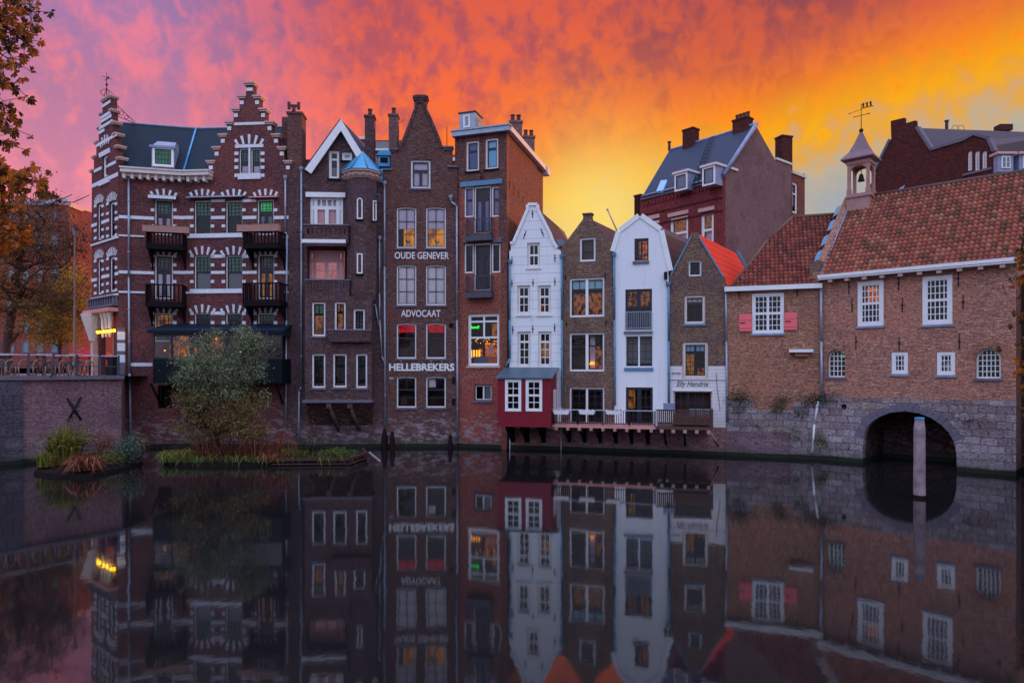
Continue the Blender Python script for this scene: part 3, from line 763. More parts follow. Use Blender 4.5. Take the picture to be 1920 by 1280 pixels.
# bands and window blocks
bands = []; cols = []
def blocks(f, x0, x1, ys, w_=7):
    f.trim([(x0 - w_, y, x0 - .6, y + 5.6) for y in ys] + [(x1 + .6, y, x1 + w_, y + 5.6) for y in ys], name='window_blocks')
def seg(f, xs, y0, y1, name='stone_band', v0=-.03):
    f.trim([(a, y0, b_, y1) for a, b_ in xs], name=name, v0=v0)
seg(A1, [(223, 289), (325, 345)], 405, 411); seg(A1, [(223, 289), (325, 345)], 508, 513.5); seg(A1, [(223, 271), (345 - 1, 345)], 441, 444, v0=-.06); seg(A1, [(223, 272)], 546, 549.5, v0=-.06)
seg(A2, [(345, 363), (396, 422), (455, 481), (514, 541)], 405, 411); seg(A2, [(345, 363), (396, 422), (455, 482), (515, 541)], 508, 513.5)
seg(A2, [(345, 455), (532, 541)], 442.5, 446, v0=-.06); seg(A2, [(345, 455), (532, 541)], 546.5, 550, v0=-.06)
seg(A2, [(396, 422), (455, 481)], 374, 379); seg(A2, [(396, 422), (455, 482)], 477.5, 483.5); seg(A2, [(396, 422)], 584, 590)
seg(A2, [(356, 454)], 437.5, 442.3); seg(A2, [(356, 454)], 541.5, 546.3)
for f, x0, x1 in ((A1, 290, 324), (A2, 364, 395), (A2, 423, 454), (A2, 482, 513)):
    blocks(f, x0, x1, (391, 421)); blocks(f, x0, x1, (477, 494, 525)); blocks(f, x0, x1, (585, 602))
for f, x0, x1 in ((A1, 289, 325), (A2, 363, 396), (A2, 422, 455), (A2, 482, 514)):
    for yb, yt in ((367, 355), (478, 462), (587, 571)):
        m = MB(); f.fan(m, x0 - 5, x1 + 5, yb, yt, 5); f.add(m, 'relieving_arch', 'stone_white')
# roller awnings over the top floor
def awning(f, x0, x1, y0, y1, proj, mat='white_paint'):
    u0, u1, z0, z1 = f.rect(x0, y0, x1, y1); m = MB(); i = m.pts([(u0, -.04, z1), (u1, -.04, z1), (u1, -proj, z0 + .03), (u0, -proj, z0 + .03), (u0, -.04, z1 - .06), (u1, -.04, z1 - .06), (u1, -proj, z0), (u0, -proj, z0)])
    for q_ in ((0, 3, 2, 1), (4, 5, 6, 7), (3, 7, 6, 2), (0, 4, 7, 3), (1, 2, 6, 5), (0, 1, 5, 4)): m.face(*[i[k] for k in q_])
    return f.add(m, 'awning', mat)
awning(A2, 354, 460, 367, 372.5, .35, 'zinc'); awning(A2, 470, 523, 368, 372.5, .3, 'pink_wood')
a_ = awning(A1, 281, 333, 366, 371, .4, 'zinc')
m = MB(); u0, u1, z0, z1 = A1.rect(281, 371, 333, 376.5)
for k in range(10): ua = u0 + (u1 - u0) * k / 10; m.prism([(ua, z1 + .02), (ua, z0 + .05), (ua + (u1 - u0) * .05, z0), (ua + (u1 - u0) * .1, z0 + .05), (ua + (u1 - u0) * .1, z1 + .02)], -.41, -.40)
A1.add(m, 'valance', 'stone_white', a_)
# cornice and gutter
for f, xa, xb, ya, yb in ((A1, 226, 345, 312, 321), (A2, 345, 390, 321.5, 317.5)):
    ua, za = f.q(xa, ya, -.45); ub, zb = f.q(xb, yb, -.45)
    z = (za + zb) / 2; m = MB(); m.box(ua - .02, ub + .05, -.5, .05, z - .26, z - .06); m.box(ua - .05, ub + .08, -.56, .08, z - .058, z + .02); m.box(ua, ub, -.25, 0, z - .42, z - .262)
    f.add(m, 'cornice', 'cream_paint'); n = 8 if f is A1 else 3
    for k in range(n): u = ua + (ub - ua) * (k + .35) / n; f.add(MB().box(u - .07, u + .07, -.36, -.02, z - .56, z - .264), 'cornice_bracket', 'cream_paint')
# slate roof
ridge = [W3(A1, 214, 229, 3.2), W3(A1, 368, 241, 3.2), W3(A2, 425, 240, 3.2), W3(A2, 560, 237, 3.2)]
eave = [W3(A1, 224, 313, -.1), W3(A1, 345, 320, -.1), W3(A2, 391, 318, -.1)]
zr = sum(p.z for p in ridge) / 4; ze = sum(p.z for p in eave) / 3
m = MB()
P_ = [L3(A1, p) for p in ridge + eave]
dn = Vector((0, 0, -.15))
P_.append(L3(A1, W3(A2, 391, 300, .45))); P_.append(L3(A1, W3(A2, 545, 300, .45)))
for i in (0, 1, 2):
    e0, e1 = ((4, 5), (5, 6), (7, 8))[i]
    m.quad(P_[e0], P_[e1], P_[1 + i], P_[i]); m.quad(P_[i] + dn, P_[1 + i] + dn, P_[e1] + dn, P_[e0] + dn)
    bk = [p + Vector((0, 3.2, ze - zr)) for p in (P_[i], P_[1 + i])]; m.quad(P_[i], P_[1 + i], bk[1], bk[0])
roofA = A1.add(m, 'roof', 'slate_dark')
m = MB(); m.path(P_[:4], .07, 6); A1.add(m, 'ridge_cap', 'lead', roofA)
m = MB(); m.path([P_[1] + Vector((0, -.02, .02)), P_[5] + Vector((0, -.02, .04))], .06, 6); A1.add(m, 'valley_flashing', 'copper_blue', roofA)
# dormer on the roof
u0, u1, z0, z1 = A1.rect(284, 275, 327, 316, .0)
dm = A1.add(MB().box(u0, u1, .01, 2.4, z0, z1), 'dormer', 'lead')
A1.window(286, 276, 326, 313, [(0, 0, 1, 1, 5, 3)], fw=.12, bar='dark_frame', bw=.03, inner=None, recess=-.05, v=.0, shades=[(0, 0, 1, 1, GR, -.01, 'leaded_light')], cut=False, name='dormer_window')
m = MB(); m.quad((u0, .0, z1), (u1, .0, z1), (u1 - .1, .9, z1 + .55), (u0 + .1, .9, z1 + .55)); m.quad((u1, .0, z1), (u1, 1.8, z1), (u1 - .1, 1.9, z1 + .55), (u1 - .1, .9, z1 + .55)); m.quad((u0, 1.8, z1), (u0, .0, z1), (u0 + .1, .9, z1 + .55), (u0 + .1, 1.9, z1 + .55)); m.quad((u0 + .1, .9, z1 + .55), (u1 - .1, .9, z1 + .55), (u1 - .1, 1.9, z1 + .6), (u0 + .1, 1.9, z1 + .6)); m.box(u0 - .08, u1 + .08, -.12, .02, z1 - .1, z1 + .03)
A1.add(m, 'dormer_roof', 'lead', dm)
# bodies behind the fronts
A1.add(MB().prism([(0.02, -.5), (A1.L - .02, -.5), (A1.L - .02, ze - .3), (.02, ze - .3)], .33, 6.3, front=False), 'rear_wall', 'brick_wine')
A2.add(MB().prism([(0.02, -.5), (A2.L - .05, -.5), (A2.L - .05, ze - .3), (.02, ze - .3)], .41, 6.3, front=False), 'rear_wall', 'brick_wine')
# side front with its own stepped gable
for y0, y1, gm in ((382, 449, GR), (485, 551, OL)):
    for k, (x0, x1) in enumerate(((182, 190.5), (205, 215.5))):
        yy = y0 - 4 * k; AS.window(x0, yy, x1, y1 - 5 * k + 1, [(0, 0, 1, .58, 3, 5), (0, .58, 1, 1, 1, 1)], fw=.10, bar='dark_frame', bw=.03, sw=.05, shades=[(0, 0, 1, .58, gm, .17, 'leaded_light')])
        m = MB(); AS.fan(m, x0 - 3, x1 + 3, yy - 1, yy - 17, 7); AS.add(m, 'relieving_arch', 'stone_white')
        AS.trim([(x0 - 5, yy + d, x0 - .5, yy + d + 5) for d in (2, 20, 48, 62)] + [(x1 + .5, yy + d, x1 + 4.5, yy + d + 5) for d in (2, 18, 46, 60)], name='window_blocks')
AS.window(192, 290, 201.5, 332, [(0, 0, 1, .5, 1, 1), (0, .5, 1, 1, 1, 1)], fw=.1, bar='white_paint')
AS.holes.append(AS.poly([(186, 702), (213, 702), (213, 592), (186, 592)]))
gs = [(172, 900), (222.3, 900), (222.3, 296), (219, 296), (219, 274), (215, 274), (215, 251), (211.5, 251), (211.5, 229), (209, 229), (209, 206), (207, 206), (207, 184), (192, 184), (192, 214), (189.5, 214), (189.5, 240), (185, 240), (185, 267), (180.5, 267), (180.5, 294), (176, 294), (176, 320), (172, 320)]
AS.wall(gs, 'brick_wine', thick=.34)
for x0, x1, y in ((190.5, 208.5, 184), (186.5, 191, 214), (182.5, 188, 240), (178, 184, 267), (173, 180, 294), (169, 175, 320), (206, 211.5, 206), (209, 215, 229), (212, 219, 251), (216, 222.5, 274), (219, 226, 296)):
    u0, u1, z0, z1 = AS.rect(x0, y - 1.5, x1 - .8, y + 1.5); mbc = MB(); mbc.box(u0, u1, -.08, .44, z0, z1); mbc.box(u0 + .06, u1 - .06, -.04, .43, z0 - .07, z0 - .002); AS.add(mbc, 'coping_stone', 'stone_buff')
def tilt(f, x0, ya, x1, yb, h, mat='stone_white', name='stone_band', v0=-.03):
    ua, za = f.q(x0, ya); ub, zb = f.q(x1, yb); m = MB(); z = (za + zb) / 2; m.box(ua, ub, v0, -.001, z - h, z); return f.add(m, name, mat)
for (x0, ya, x1, yb) in ((192, 193, 207, 192), (190, 214, 208, 212), (190, 221, 209, 219), (186, 233, 211, 230), (186, 245, 196, 243), (181, 268, 219, 253), (186, 286, 206, 279), (177, 318, 191, 313), (203, 308, 218, 301)):
    tilt(AS, x0, ya, x1, yb, .17)
tilt(AS, 172, 347, 222, 322, .22); tilt(AS, 187, 341, 207, 333, .26, v0=-.08)
for a, b_, ya, yb in ((172, 182, 421, 417), (191, 205, 414, 410), (216, 222, 408, 406)): tilt(AS, a, ya, b_, yb, .18); tilt(AS, a, ya + 104, b_, yb + 102, .18)
tilt(AS, 172, 459, 222.4, 443, .10, v0=-.07); tilt(AS, 172, 561, 222.4, 548, .10, v0=-.07)
m = MB(); AS.fan(m, 189, 205, 272, 254, 5); AS.add(m, 'relieving_arch', 'stone_white'); tilt(AS, 187, 290, 207, 284, .12)
# wrought-iron finial on the side gable
u, z = AS.q(200, 184, .2); fin = MB(); fin.tube((u, .2, z), (u, .2, z + 1.45), .03, .012, 6); fin.ball((u, .2, z + .75), .07); fin.ball((u, .2, z + .5), .05)
for k in range(4):
    a = k * math.pi / 2; prev = None
    for j in range(9): t = j / 8; p = (u + math.cos(a) * .38 * math.sin(t * math.pi) * (1 - .3 * t), .2 + math.sin(a) * .38 * math.sin(t * math.pi) * (1 - .3 * t), z + .02 + .5 * t); prev and fin.tube(prev, p, .016, seg=5); prev = p
fin.box(u - .28, u + .3, .19, .21, z + 1.05, z + 1.08); fin.box(u + .08, u + .34, .19, .21, z + 1.02, z + 1.13); fin.box(u - .01, u + .01, -.05, .45, z + 1.14, z + 1.16)
vane = AS.add(fin, 'iron_finial', 'black_iron')
ua, za = AS.q(214, 206, 1); st = MB(); prev = None
a = L3(A1, AS.world(u + .3, .3, z - .9)); b3 = L3(A1, ridge[0] + Vector((1.1, 0.2, .05))); st = MB(); st.tube(a + Vector((0, 0, .8)), b3, .02, seg=5); st.tube(a, b3 + Vector((-.1, 0, -.02)), .02, seg=5)
for k in range(3): c = a.lerp(b3, .2 + .22 * k) + Vector((0, 0, .35 - .12 * k)); st.torus(c, .16 - .03 * k, .014, (0, 1, 0), 12, 4)
A1.add(st, 'iron_stay', 'black_iron')
# parapet balcony, entrance canopy and its lamps
u0, _ = AS.q(171, 560); u1, _ = AS.q(221, 552); zt = AS.q(196, 558)[1]; zb = AS.q(196, 577)[1]
m = MB(); m.box(0, AS.L - .05, -.30, -.003, zt - .06, zt); m.box(0, AS.L - .05, -.30, -.003, zb, zb + .09)
for k in range(11): u = AS.L * (k + .3) / 11; m.box(u, u + .12, -.24, -.08, zb + .092, zt - .062)
m.box(0, AS.L - .05, -.12, -.003, zb + .091, zt - .061); AS.add(m, 'parapet', 'stone_grey')
zc_ = AS.q(196, 588)[1]; AS.add(MB().box(0, AS.L - .02, -.5, .2, zc_ + .02, zc_ + .22), 'canopy_beam', 'pink_wood')
m = MB(); ux = AS.q(184, 600)[0]
m.lathe(.75, -.15, [(.22, zc_ - 1.5), (.30, zc_ - 1.2), (.62, zc_ - .15), (.66, zc_ + .018)], 12); AS.add(m, 'corbel', 'cream_paint')
for xx in (200.5, 207, 213.5):
    u = AS.q(xx, 600)[0]; m = MB(); m.lathe(u, -.2, [(.06, zc_ - 1.35), (.07, zc_ - 1.2), (.11, zc_ - .3), (.17, zc_ - .1), (.19, zc_ + .018)], 8); AS.add(m, 'corbel', 'cream_paint')
AS.add(MB().box(.55, .95, -.25, .1, GZ, zc_ - 1.5), 'pier', 'stone_buff')
zd = AS.q(196, 702)[1]; ua, ub = AS.q(195, 600)[0], AS.q(213, 600)[0]
AS.add(MB().box(ua, ub, .45, .5, GZ, zc_ - .9), 'entrance_door', 'old_timber')
AS.add(MB().box(AS.q(186, 600)[0] - .1, AS.q(213, 600)[0] + .1, .9, .95, GZ, zc_ + .1), 'entrance_lobby', 'dark_room')
lampz = AS.q(200, 621, -.45)[1]; m = MB(); m.box(AS.q(181, 620, -.45)[0], AS.q(217, 620, -.45)[0], -.47, -.43, lampz + .08, lampz + .12); lr = AS.add(m, 'lamp_rail', 'black_iron')
for xx in (183, 187, 194.5, 201.5, 208.5, 214):
    u = AS.q(xx, 621, -.45)[0]; m = MB(); m.ball((u, -.45, lampz), .075, 8); AS.add(m, 'entrance_lamp', 'lamp_yellow', lr)
# rusticated corner pier
for k, (ya, yb, mt) in enumerate(((616, 621.5, 'stone_grey'), (622, 637, 'stone_white'), (637.5, 642.5, 'stone_grey'), (643, 658, 'stone_white'), (658.5, 664.5, 'stone_grey'), (665, 679.5, 'stone_white'), (680, 702, 'stone_grey'))):
    A1.bars('corner_stone', mt, [(221, ya, 235.5, yb)], -.12, -.002)
# drain pipes
A1.pipe([(241.5, 328), (241.5, 520), (243, 700), (245, 832)], .055); A2.pipe([(535, 334), (535, 436), (538, 440), (537, 600), (536, 800)], .05)
# balconies
A1.balcony(273, 436, 345, 463, .95, 'dark_wood', 'wood', nb=11); A1.balcony(272, 533, 344, 571, .95, 'dark_wood', 'wood', nb=10)
A2.balcony(455, 433, 524, 461, 1.0, 'dark_wood', 'wood', nb=11); A2.balcony(454, 530, 526, 569, 1.0, 'dark_wood', 'wood', nb=11)
# glazed waterside bar room hung on the wall
def stretch(f, x, v): return f.q(x, 700, v)[0]
RV = 1.5
V1 = Facade(287, DW(0) if 0 else 36.1, 529, 35.9, A1)
za, zb_, zc2, zd2 = [V1.q(400, y)[1] for y in (614, 626, 672.5, 718)]
m = MB(); L = V1.L
i = m.pts([(-.25, -.15, za - .14), (L + .15, -.15, za - .14), (L + .05, 1.6, za + .32), (-.15, 1.6, za + .32), (-.25, -.15, za - .3), (L + .15, -.15, za - .3), (L + .05, 1.6, za + .16), (-.15, 1.6, za + .16)])
for q_ in ((0, 1, 2, 3), (4, 7, 6, 5), (0, 4, 5, 1), (0, 3, 7, 4), (1, 5, 6, 2)): m.face(*[i[k] for k in q_])
ver = V1.add(MB().box(0, L, 0, 1.45, zd2, zc2), 'veranda', 'dark_green')
V1.add(m, 'veranda_roof', 'slate_dark', ver)
m = MB(); n = 7
for k in range(n + 1): u = L * k / n; m.box(max(0, u - .05), min(L, u + .05), .01, .09, zc2, zb_)
m.box(0, L, .012, .088, zb_ - .12, zb_ + .28); m.box(0, L, .012, .088, zc2 + .002, zc2 + .08); m.box(.01, .08, .09, 1.4, zb_ - .12, zb_ + .25); m.box(L - .08, L - .01, .09, 1.4, zb_ - .12, zb_ + .25); V1.add(m, 'veranda_frame', 'dark_frame', ver)
V1.add(MB().box(.05, L - .05, .045, .052, zc2 + .08, zb_ - .11), 'veranda_glass', 'glass', ver)
for k, (a, b_, mt) in enumerate(((.2, .75, 'glow_shelf'), (.8, 1.35, 'glow_orange'), (1.4, 2.3, 'dark_shop'), (2.35, 3.1, 'glow_shelf'), (3.2, L - .15, 'dark_shop'))):
    V1.add(MB().box(a, min(b_, L - .1), 1.30, 1.34, zc2 + .01, zb_ + .1), 'lit_interior', mt, ver)
m = MB(); m.ball((stretch(V1, 309, .5), .5, V1.q(309, 657, .5)[1]), .05, 6); m.ball((stretch(V1, 406, .4), .4, V1.q(406, 635, .4)[1]), .07, 6); V1.add(m, 'bar_lamp', 'bulb_warm', ver)
m = MB(); m.ball((stretch(V1, 451, .4), .4, V1.q(451, 659, .4)[1]), .05, 6); V1.add(m, 'bar_light', 'neon_green', ver)
m = MB(); m.box(stretch(V1, 365.5, .4), stretch(V1, 367.5, .4), .4, .44, V1.q(366, 664, .4)[1], V1.q(366, 650, .4)[1]); V1.add(m, 'bar_light', 'neon_red', ver)
for xx in (289, 345, 400, 460, 522):
    m = MB(); u = stretch(V1, xx, .7); m.prism([(u - .06, zd2 - 1.3), (u + .06, zd2 - 1.3), (u + .06, zd2 - .003), (u - .06, zd2 - .003)], 1.35, 1.44); m.tube((u, 1.38, zd2 - 1.15), (u, .35, zd2 - .02), .06, seg=6); V1.add(m, 'bracket', 'dark_wood', ver)
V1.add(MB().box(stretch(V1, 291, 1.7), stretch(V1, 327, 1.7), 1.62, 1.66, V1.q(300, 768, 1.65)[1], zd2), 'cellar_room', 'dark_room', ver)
A1.trim([(244, 680, 286, 686.5)]); A2.trim([(528, 680, 541, 686.5)])
# planter boxes on the two upper balconies
def planter_box(f, x0, y0, x1, y1, v, mat, label, name='planter_box', cat='planter', flare=.0, plants='leaf_dark', n=60, ph=.22, group=None):
    u0, u1, z0, z1 = f.rect(x0, y0, x1, y1, v); o = f.world((u0 + u1) / 2, v, z0)
    t = empty(name, o, f.a, label, cat, group); w = (u1 - u0) / 2; h = z1 - z0; d = .13; m = MB()
    i = m.pts([(-w + flare, -d, 0), (w - flare, -d, 0), (w - flare, d, 0), (-w + flare, d, 0), (-w, -d, h), (w, -d, h), (w, d, h), (-w, d, h)])
    for q_ in ((0, 3, 2, 1), (0, 1, 5, 4), (1, 2, 6, 5), (2, 3, 7, 6), (3, 0, 4, 7)): m.face(*[i[k] for k in q_])
    m.box(-w - .015, w + .015, -d - .015, d + .015, h, h + .025)
    for k in range(1, 3): m.box(-w * .99, w * .99, -d - .012, -d - .002, h * k / 3 - .008, h * k / 3 + .008)
    m.build('box', mat, t); m = MB()
    for k in range(n):
        x = random.uniform(-w, w); hh = random.uniform(.3, 1) * ph; y = random.uniform(-d, d); a = random.uniform(0, 6.3); dx, dy = math.cos(a) * .05, math.sin(a) * .05
        m.cur = random.uniform(.02, 1); m.tri((x - dx, y - dy, h), (x + dx, y + dy, h), (x + random.uniform(-.1, .1), y + random.uniform(-.1, .1), h + hh))
    m.build('plants', plants, t, uv=False); return t
planter_box(A1, 268, 425, 355, 436, -1.0, 'old_timber', 'long pinkish timber planter on the upper left balcony of the corner house')
planter_box(A2, 446, 422, 524, 434, -1.05, 'old_timber', 'long timber planter on the upper right balcony under the green lit window')
# ================================================================ BROWN HOUSE WITH THE TURRET
B = Facade(541, 37.2, 719, 37.5, None, 'turret_house', 'dark brown brick house with white bargeboards, stacked balconies and a blue-roofed turret', 'building')
B.window(616, 282, 636, 335, [(0, 0, 1, .28, 1, 1), (0, .28, 1, 1, 1, 1)], fw=.09, shades=[(0, .6, 1, 1, 'blind_grey', .2, 'blind')], sill='dark_wood')
B.window(640.6, 285, 660, 301, fw=.09, shades=[(0, 0, 1, 1, 'curtain_lilac', .2, 'curtain')], sill='dark_wood')
lp = [(0, 0, .14, .35, 1, 1), (.14, 0, .86, .35, 4, 1), (.86, 0, 1, .35, 1, 1), (0, .35, .14, 1, 1, 1), (.14, .35, .5, 1, 1, 1), (.5, .35, .86, 1, 1, 1), (.86, .35, 1, 1, 1, 1)]
B.window(581, 369, 643, 424, lp, fw=.05, bw=.09, sw=.10, shades=[(0, .35, 1, 1, 'curtain_pink', .25, 'curtain'), (0, 0, 1, .33, 'curtain_lilac', .3, 'curtain')], name='balcony_door')
B.hole(B.poly([(576, 527), (651, 527), (651, 463), (576, 463)]))
B.wall([(541, 900), (720, 900), (720, 330), (700, 330), (686, 306), (640, 231), (576, 322), (563, 322), (563, 327), (541, 327)], 'brick_umber')
# lower loggia, set back
B.add(MB().box(B.q(574, 500)[0] - .1, B.q(655, 500)[0] + .1, 1.0, 1.1, B.q(610, 529)[1], B.q(610, 462)[1]), 'loggia_wall', 'brick_umber')
u0, u1, z0, z1 = B.rect(575, 464, 652, 527)
m = MB(); m.box(u0 - .12, u0 - .02, .33, 1.0, z0, z1); m.box(u1 + .02, u1 + .12, .33, 1.0, z0, z1); m.box(u0, u1, .33, 1.0, z1, z1 + .1); m.box(u0, u1, .33, 1.0, z0 - .1, z0 - .005); B.add(m, 'loggia_sides', 'brick_umber')
B.window(579, 470, 645, 527, [(0, 0, .14, .32, 1, 1), (.14, 0, .86, .32, 1, 1), (.86, 0, 1, .32, 1, 1), (0, .32, .14, 1, 1, 3), (.14, .32, .5, 1, 1, 2), (.5, .32, .86, 1, 1, 2), (.86, .32, 1, 1, 1, 3)], fw=.05, sw=.1, bw=.05, frame='curtain_pink', inner='glow_pink', inner_v=.17, v=.75, cut=False, recess=-.02, shades=[(.16, .03, .84, .3, 'curtain_pink', -.01, 'panel')], name='balcony_door')
B.trim([(574, 361.5, 648, 370.5)], 'white_paint', 'lintel', -.12); B.trim([(574, 455, 654, 461.5)], 'white_paint', 'balcony_soffit', -.98)
# white bargeboards
m = MB()
for (a, b_) in (((572, 318), (639.5, 224)), ((639.5, 224), (691, 306))):
    p = B.q(*a, -.3); q_ = B.q(*b_, -.3); d = (Vector(q_) - Vector(p)).normalized(); nn = Vector((d.y, -d.x)); wd = .40
    m.prism([p, q_, tuple(Vector(q_) + Vector((0, -1)) * .62 if b_ == (639.5, 224) else Vector(q_) + nn * wd), tuple(Vector(p) + Vector((0, -1)) * .62 if a == (639.5, 224) else Vector(p) + nn * wd)], -.36, -.28)
B.add(m, 'bargeboard', 'white_paint')
m = MB(); ap = Vector(B.q(639.5, 226)); l_ = Vector(B.q(572, 319)); r_ = Vector(B.q(694, 310))
for a, c in ((l_, ap), (ap, r_)): m.prism([tuple(a), tuple(c), (c.x, c.y - .12), (a.x, a.y - .12)], -.3, 7, skew=1.2)
B.add(m, 'roof', 'slate')
zB = B.q(640, 340)[1]
B.add(MB().prism([(.02, -.5), (B.L - .03, -.5), (B.L - .03, zB), (.02, zB)], .33, 7, front=False), 'rear_wall', 'brick_umber')
# big chimney at the left party wall
chimney(B.root, (B.q(552, 300)[0], .5), .78, .9, zB - .5, B.q(551, 209)[1], 'brick_brown', 0); c_ = MB(); u, z = B.q(551, 209, .5)
c_.lathe(u, .5, [(.1, z), (.1, z + .32)], 8); c_.box(u - .26, u + .26, .43, .57, z + .25, z + .36); c_.lathe(u - .26, .5, [(.09, z + .12), (.09, z + .5)], 8); c_.lathe(u + .26, .5, [(.09, z + .12), (.09, z + .5)], 8); B.add(c_, 'chimney_cowl', 'chimney_pot')
u, z = B.q(539, 222, .8); B.add(MB().box(u - .25, u + .1, .6, 1.0, zB, z), 'chimney', 'brick_brown')
chimney(B.root, (B.q(694, 300, 1.5)[0], 1.5), .52, .6, zB - .4, B.q(694, 219, 1.5)[1], 'brick_umber', 1)
B.add(MB().box(B.q(566, 300, 1)[0], B.q(582, 300, 1)[0], .9, 1.6, zB - .2, B.q(574, 300, 1)[1]), 'chimney', 'brick_umber')
# the two upper brick balconies
def brickbalc(f, x0, yt, x1, yb, proj, ya, yc, n=9, mat='brick_umber', floor=True, name='brick_balcony'):
    u0, u1, z0, z1 = f.rect(x0, yt, x1, yb, -proj); zo, zu = f.q((x0 + x1) / 2, ya, -proj)[1], f.q((x0 + x1) / 2, yc, -proj)[1]
    m = MB(); t = .14
    for z_a, z_b in ((z0, zu), (zo, z1)):
        m.box(u0, u1, -proj, -proj + t, z_a, z_b); m.box(u0, u0 + t, -proj + t, -.003, z_a, z_b); m.box(u1 - t, u1, -proj + t, -.003, z_a, z_b)
    for k in range(n + 1):
        u = u0 + (u1 - u0 - .12) * k / n; m.box(u, u + .12, -proj + .01, -proj + t - .01, zu, zo)
    m.box(u0, u0 + t - .01, -proj + .2, -.1, zu, zo); m.box(u1 - t + .01, u1, -proj + .2, -.1, zu, zo)
    if floor: m.box(u0 + .01, u1 - .01, -proj + .01, -.004, z0 - .1, z0 - .003)
    b = f.add(m, name, mat); f.add(MB().box(u0 - .05, u1 + .05, -proj - .05, -proj + t + .05, z1 + .002, z1 + .07), 'coping', 'stone_grey', b); return b
brickbalc(B, 571, 423, 653, 452, .9, 429, 439)
# polygonal bay carrying the lower balcony
def bay(f, pts, z0, z1, mat, name='bay'):
    m = MB(); lo = m.pts([(u, v, z0) for u, v in pts]); hi = m.pts([(u, v, z1) for u, v in pts]); n = len(pts)
    for k in range(n): m.face(lo[k], lo[(k + 1) % n], hi[(k + 1) % n], hi[k])
    m.face(*hi); m.face(*lo[::-1]); return f.add(m, name, mat)
pv = -.9; bx0, bx1 = B.q(572, 700, pv)[0], B.q(697, 700, pv)[0]
zbt = B.q(620, 545, pv)[1]; zbb = B.q(620, 749, pv)[1]
# bay front as a wall with true window openings
BB = Facade(0, 1, 1, 1, B); BB.p0 = Vector(B.world(bx0, pv, 0)[:2]); BB.p1 = Vector(B.world(bx1, pv, 0)[:2]); BB.e = B.e; BB.b = B.b; BB.a = B.a; BB.L = bx1 - bx0
BB.mat = Matrix.Translation((BB.p0.x, BB.p0.y, 0)) @ Matrix.Rotation(BB.a, 4, 'Z'); BB.rel = B.mat.inverted() @ BB.mat
for (x0, y0, x1, y1, inn) in ((584.5, 566, 610, 630, 'glow_shelf'), (627, 566, 648, 620, 'glow_shelf'), (662.5, 579, 684, 620, 'blind_grey'), (584.5, 663, 610, 727, 'dark_room'), (624, 663, 650, 726, 'dark_room'), (667, 663, 688.5, 727, 'dark_room')):
    low = y0 > 640
    BB.window(x0, y0, x1, y1, [(0, 0, 1, .35, 3 if low else 2, 2 if low else 1), (0, .35, 1, 1, 2 if low else 1, 1)] if x0 != 662.5 else [(0, 0, 1, 1, 2, 5)], fw=.09, bar='dark_green', bw=.035, sw=.06, inner=inn, inner_v=.5, sill='stone_grey',
              shades=[(0, .92, 1, 1, 'terracotta', .3, 'flower_boxes')] if low else ([(0, 0, 1, .33, GR, .2, 'leaded_light')] if x0 < 620 else ()))
zt1 = zbt
BB.wall([(0, zbb), (BB.L, zbb), (BB.L, BB.q(690, 555)[1]), (BB.q(655, 550)[0], BB.q(690, 555)[1]), (BB.q(655, 550)[0], zt1), (0, zt1)], 'brick_umber', thick=.22, name='bay_front', px=False)
m = MB(); zz = BB.q(690, 555)[1]
m.box(.01, .2, .221, .898, zbb, zt1); m.box(BB.L - .2, BB.L - .01, .221, .898, zbb, zz); m.box(.2, BB.L - .2, .221, .898, zbb, zbb + .1); m.box(.02, BB.q(655, 550)[0], .221, .898, zt1 - .1, zt1 - .005); m.box(BB.q(655, 550)[0], BB.L - .02, .221, .898, zz - .1, zz - .005); BB.add(m, 'bay_sides', 'brick_umber')
brickbalc(B, 573, 526, 655, 543, .92, 530.5, 540.5, 14); brickbalc(B, 617, 620, 695, 637, 1.25, 626, 634, 14)
BB.add(MB().box(-.12, BB.L + .05, -.14, .898, zbb - .16, zbb - .003), 'bay_ledge', 'stone_grey')
m = MB(); zq = B.q(620, 797, 0)[1]; i = m.pts([(.05, 0, zbb - .163), (BB.L - .05, 0, zbb - .163), (BB.L - .05, .89, zq), (.05, .89, zq), (.05, .89, zbb - .163), (BB.L - .05, .89, zbb - .163)])
for q_ in ((0, 3, 2, 1), (0, 4, 3), (1, 2, 5)): m.face(*[i[k] for k in q_])
BB.add(m, 'bay_corbel', 'shaded_brick')
for xx in (617, 656):
    u = BB.q(xx, 760)[0]; m = MB(); m.tube((u, -.02, zbb - .28), (u + .35, .84, zq - .25), .10, .12, 6); m.box(u - .14, u + .14, -.08, .1, zbb - .45, zbb - .165); BB.add(m, 'bracket', 'brick_umber')
# turret
tc = B.q(681, 400)[0]; tr = .84; tv = -.22; zt_ = B.q(682, 337, tv)[1]; zl = B.q(682, 550, tv)[1]
m = MB(); m.lathe(tc, tv, [(.3, zl - 1.2), (.75, zl - .4), (tr, zl), (tr, zt_)], 8, math.pi / 8); tur = B.add(m, 'turret', 'brick_umber')
m = MB(); m.lathe(tc, tv, [(tr + .02, zt_ - .1), (tr + .14, zt_ + .02), (tr + .16, zt_ + .16), (tr + .28, zt_ + .22), (tr + .28, zt_ + .32)], 8, math.pi / 8)
for k in range(16):
    a = math.pi / 8 * k + .2; r__ = (tr + .18); m.ball((tc + r__ * math.cos(a), tv + r__ * math.sin(a), zt_ + .06), .07, 6)
B.add(m, 'turret_cornice', 'stone_buff', tur); za = B.q(682, 284, tv)[1]
m = MB(); m.lathe(tc, tv, [(tr + .34, zt_ + .322), (tr + .1, zt_ + .5), (.03, za)], 8, math.pi / 8); tro = B.add(m, 'turret_roof', 'copper_blue', tur)
m = MB()
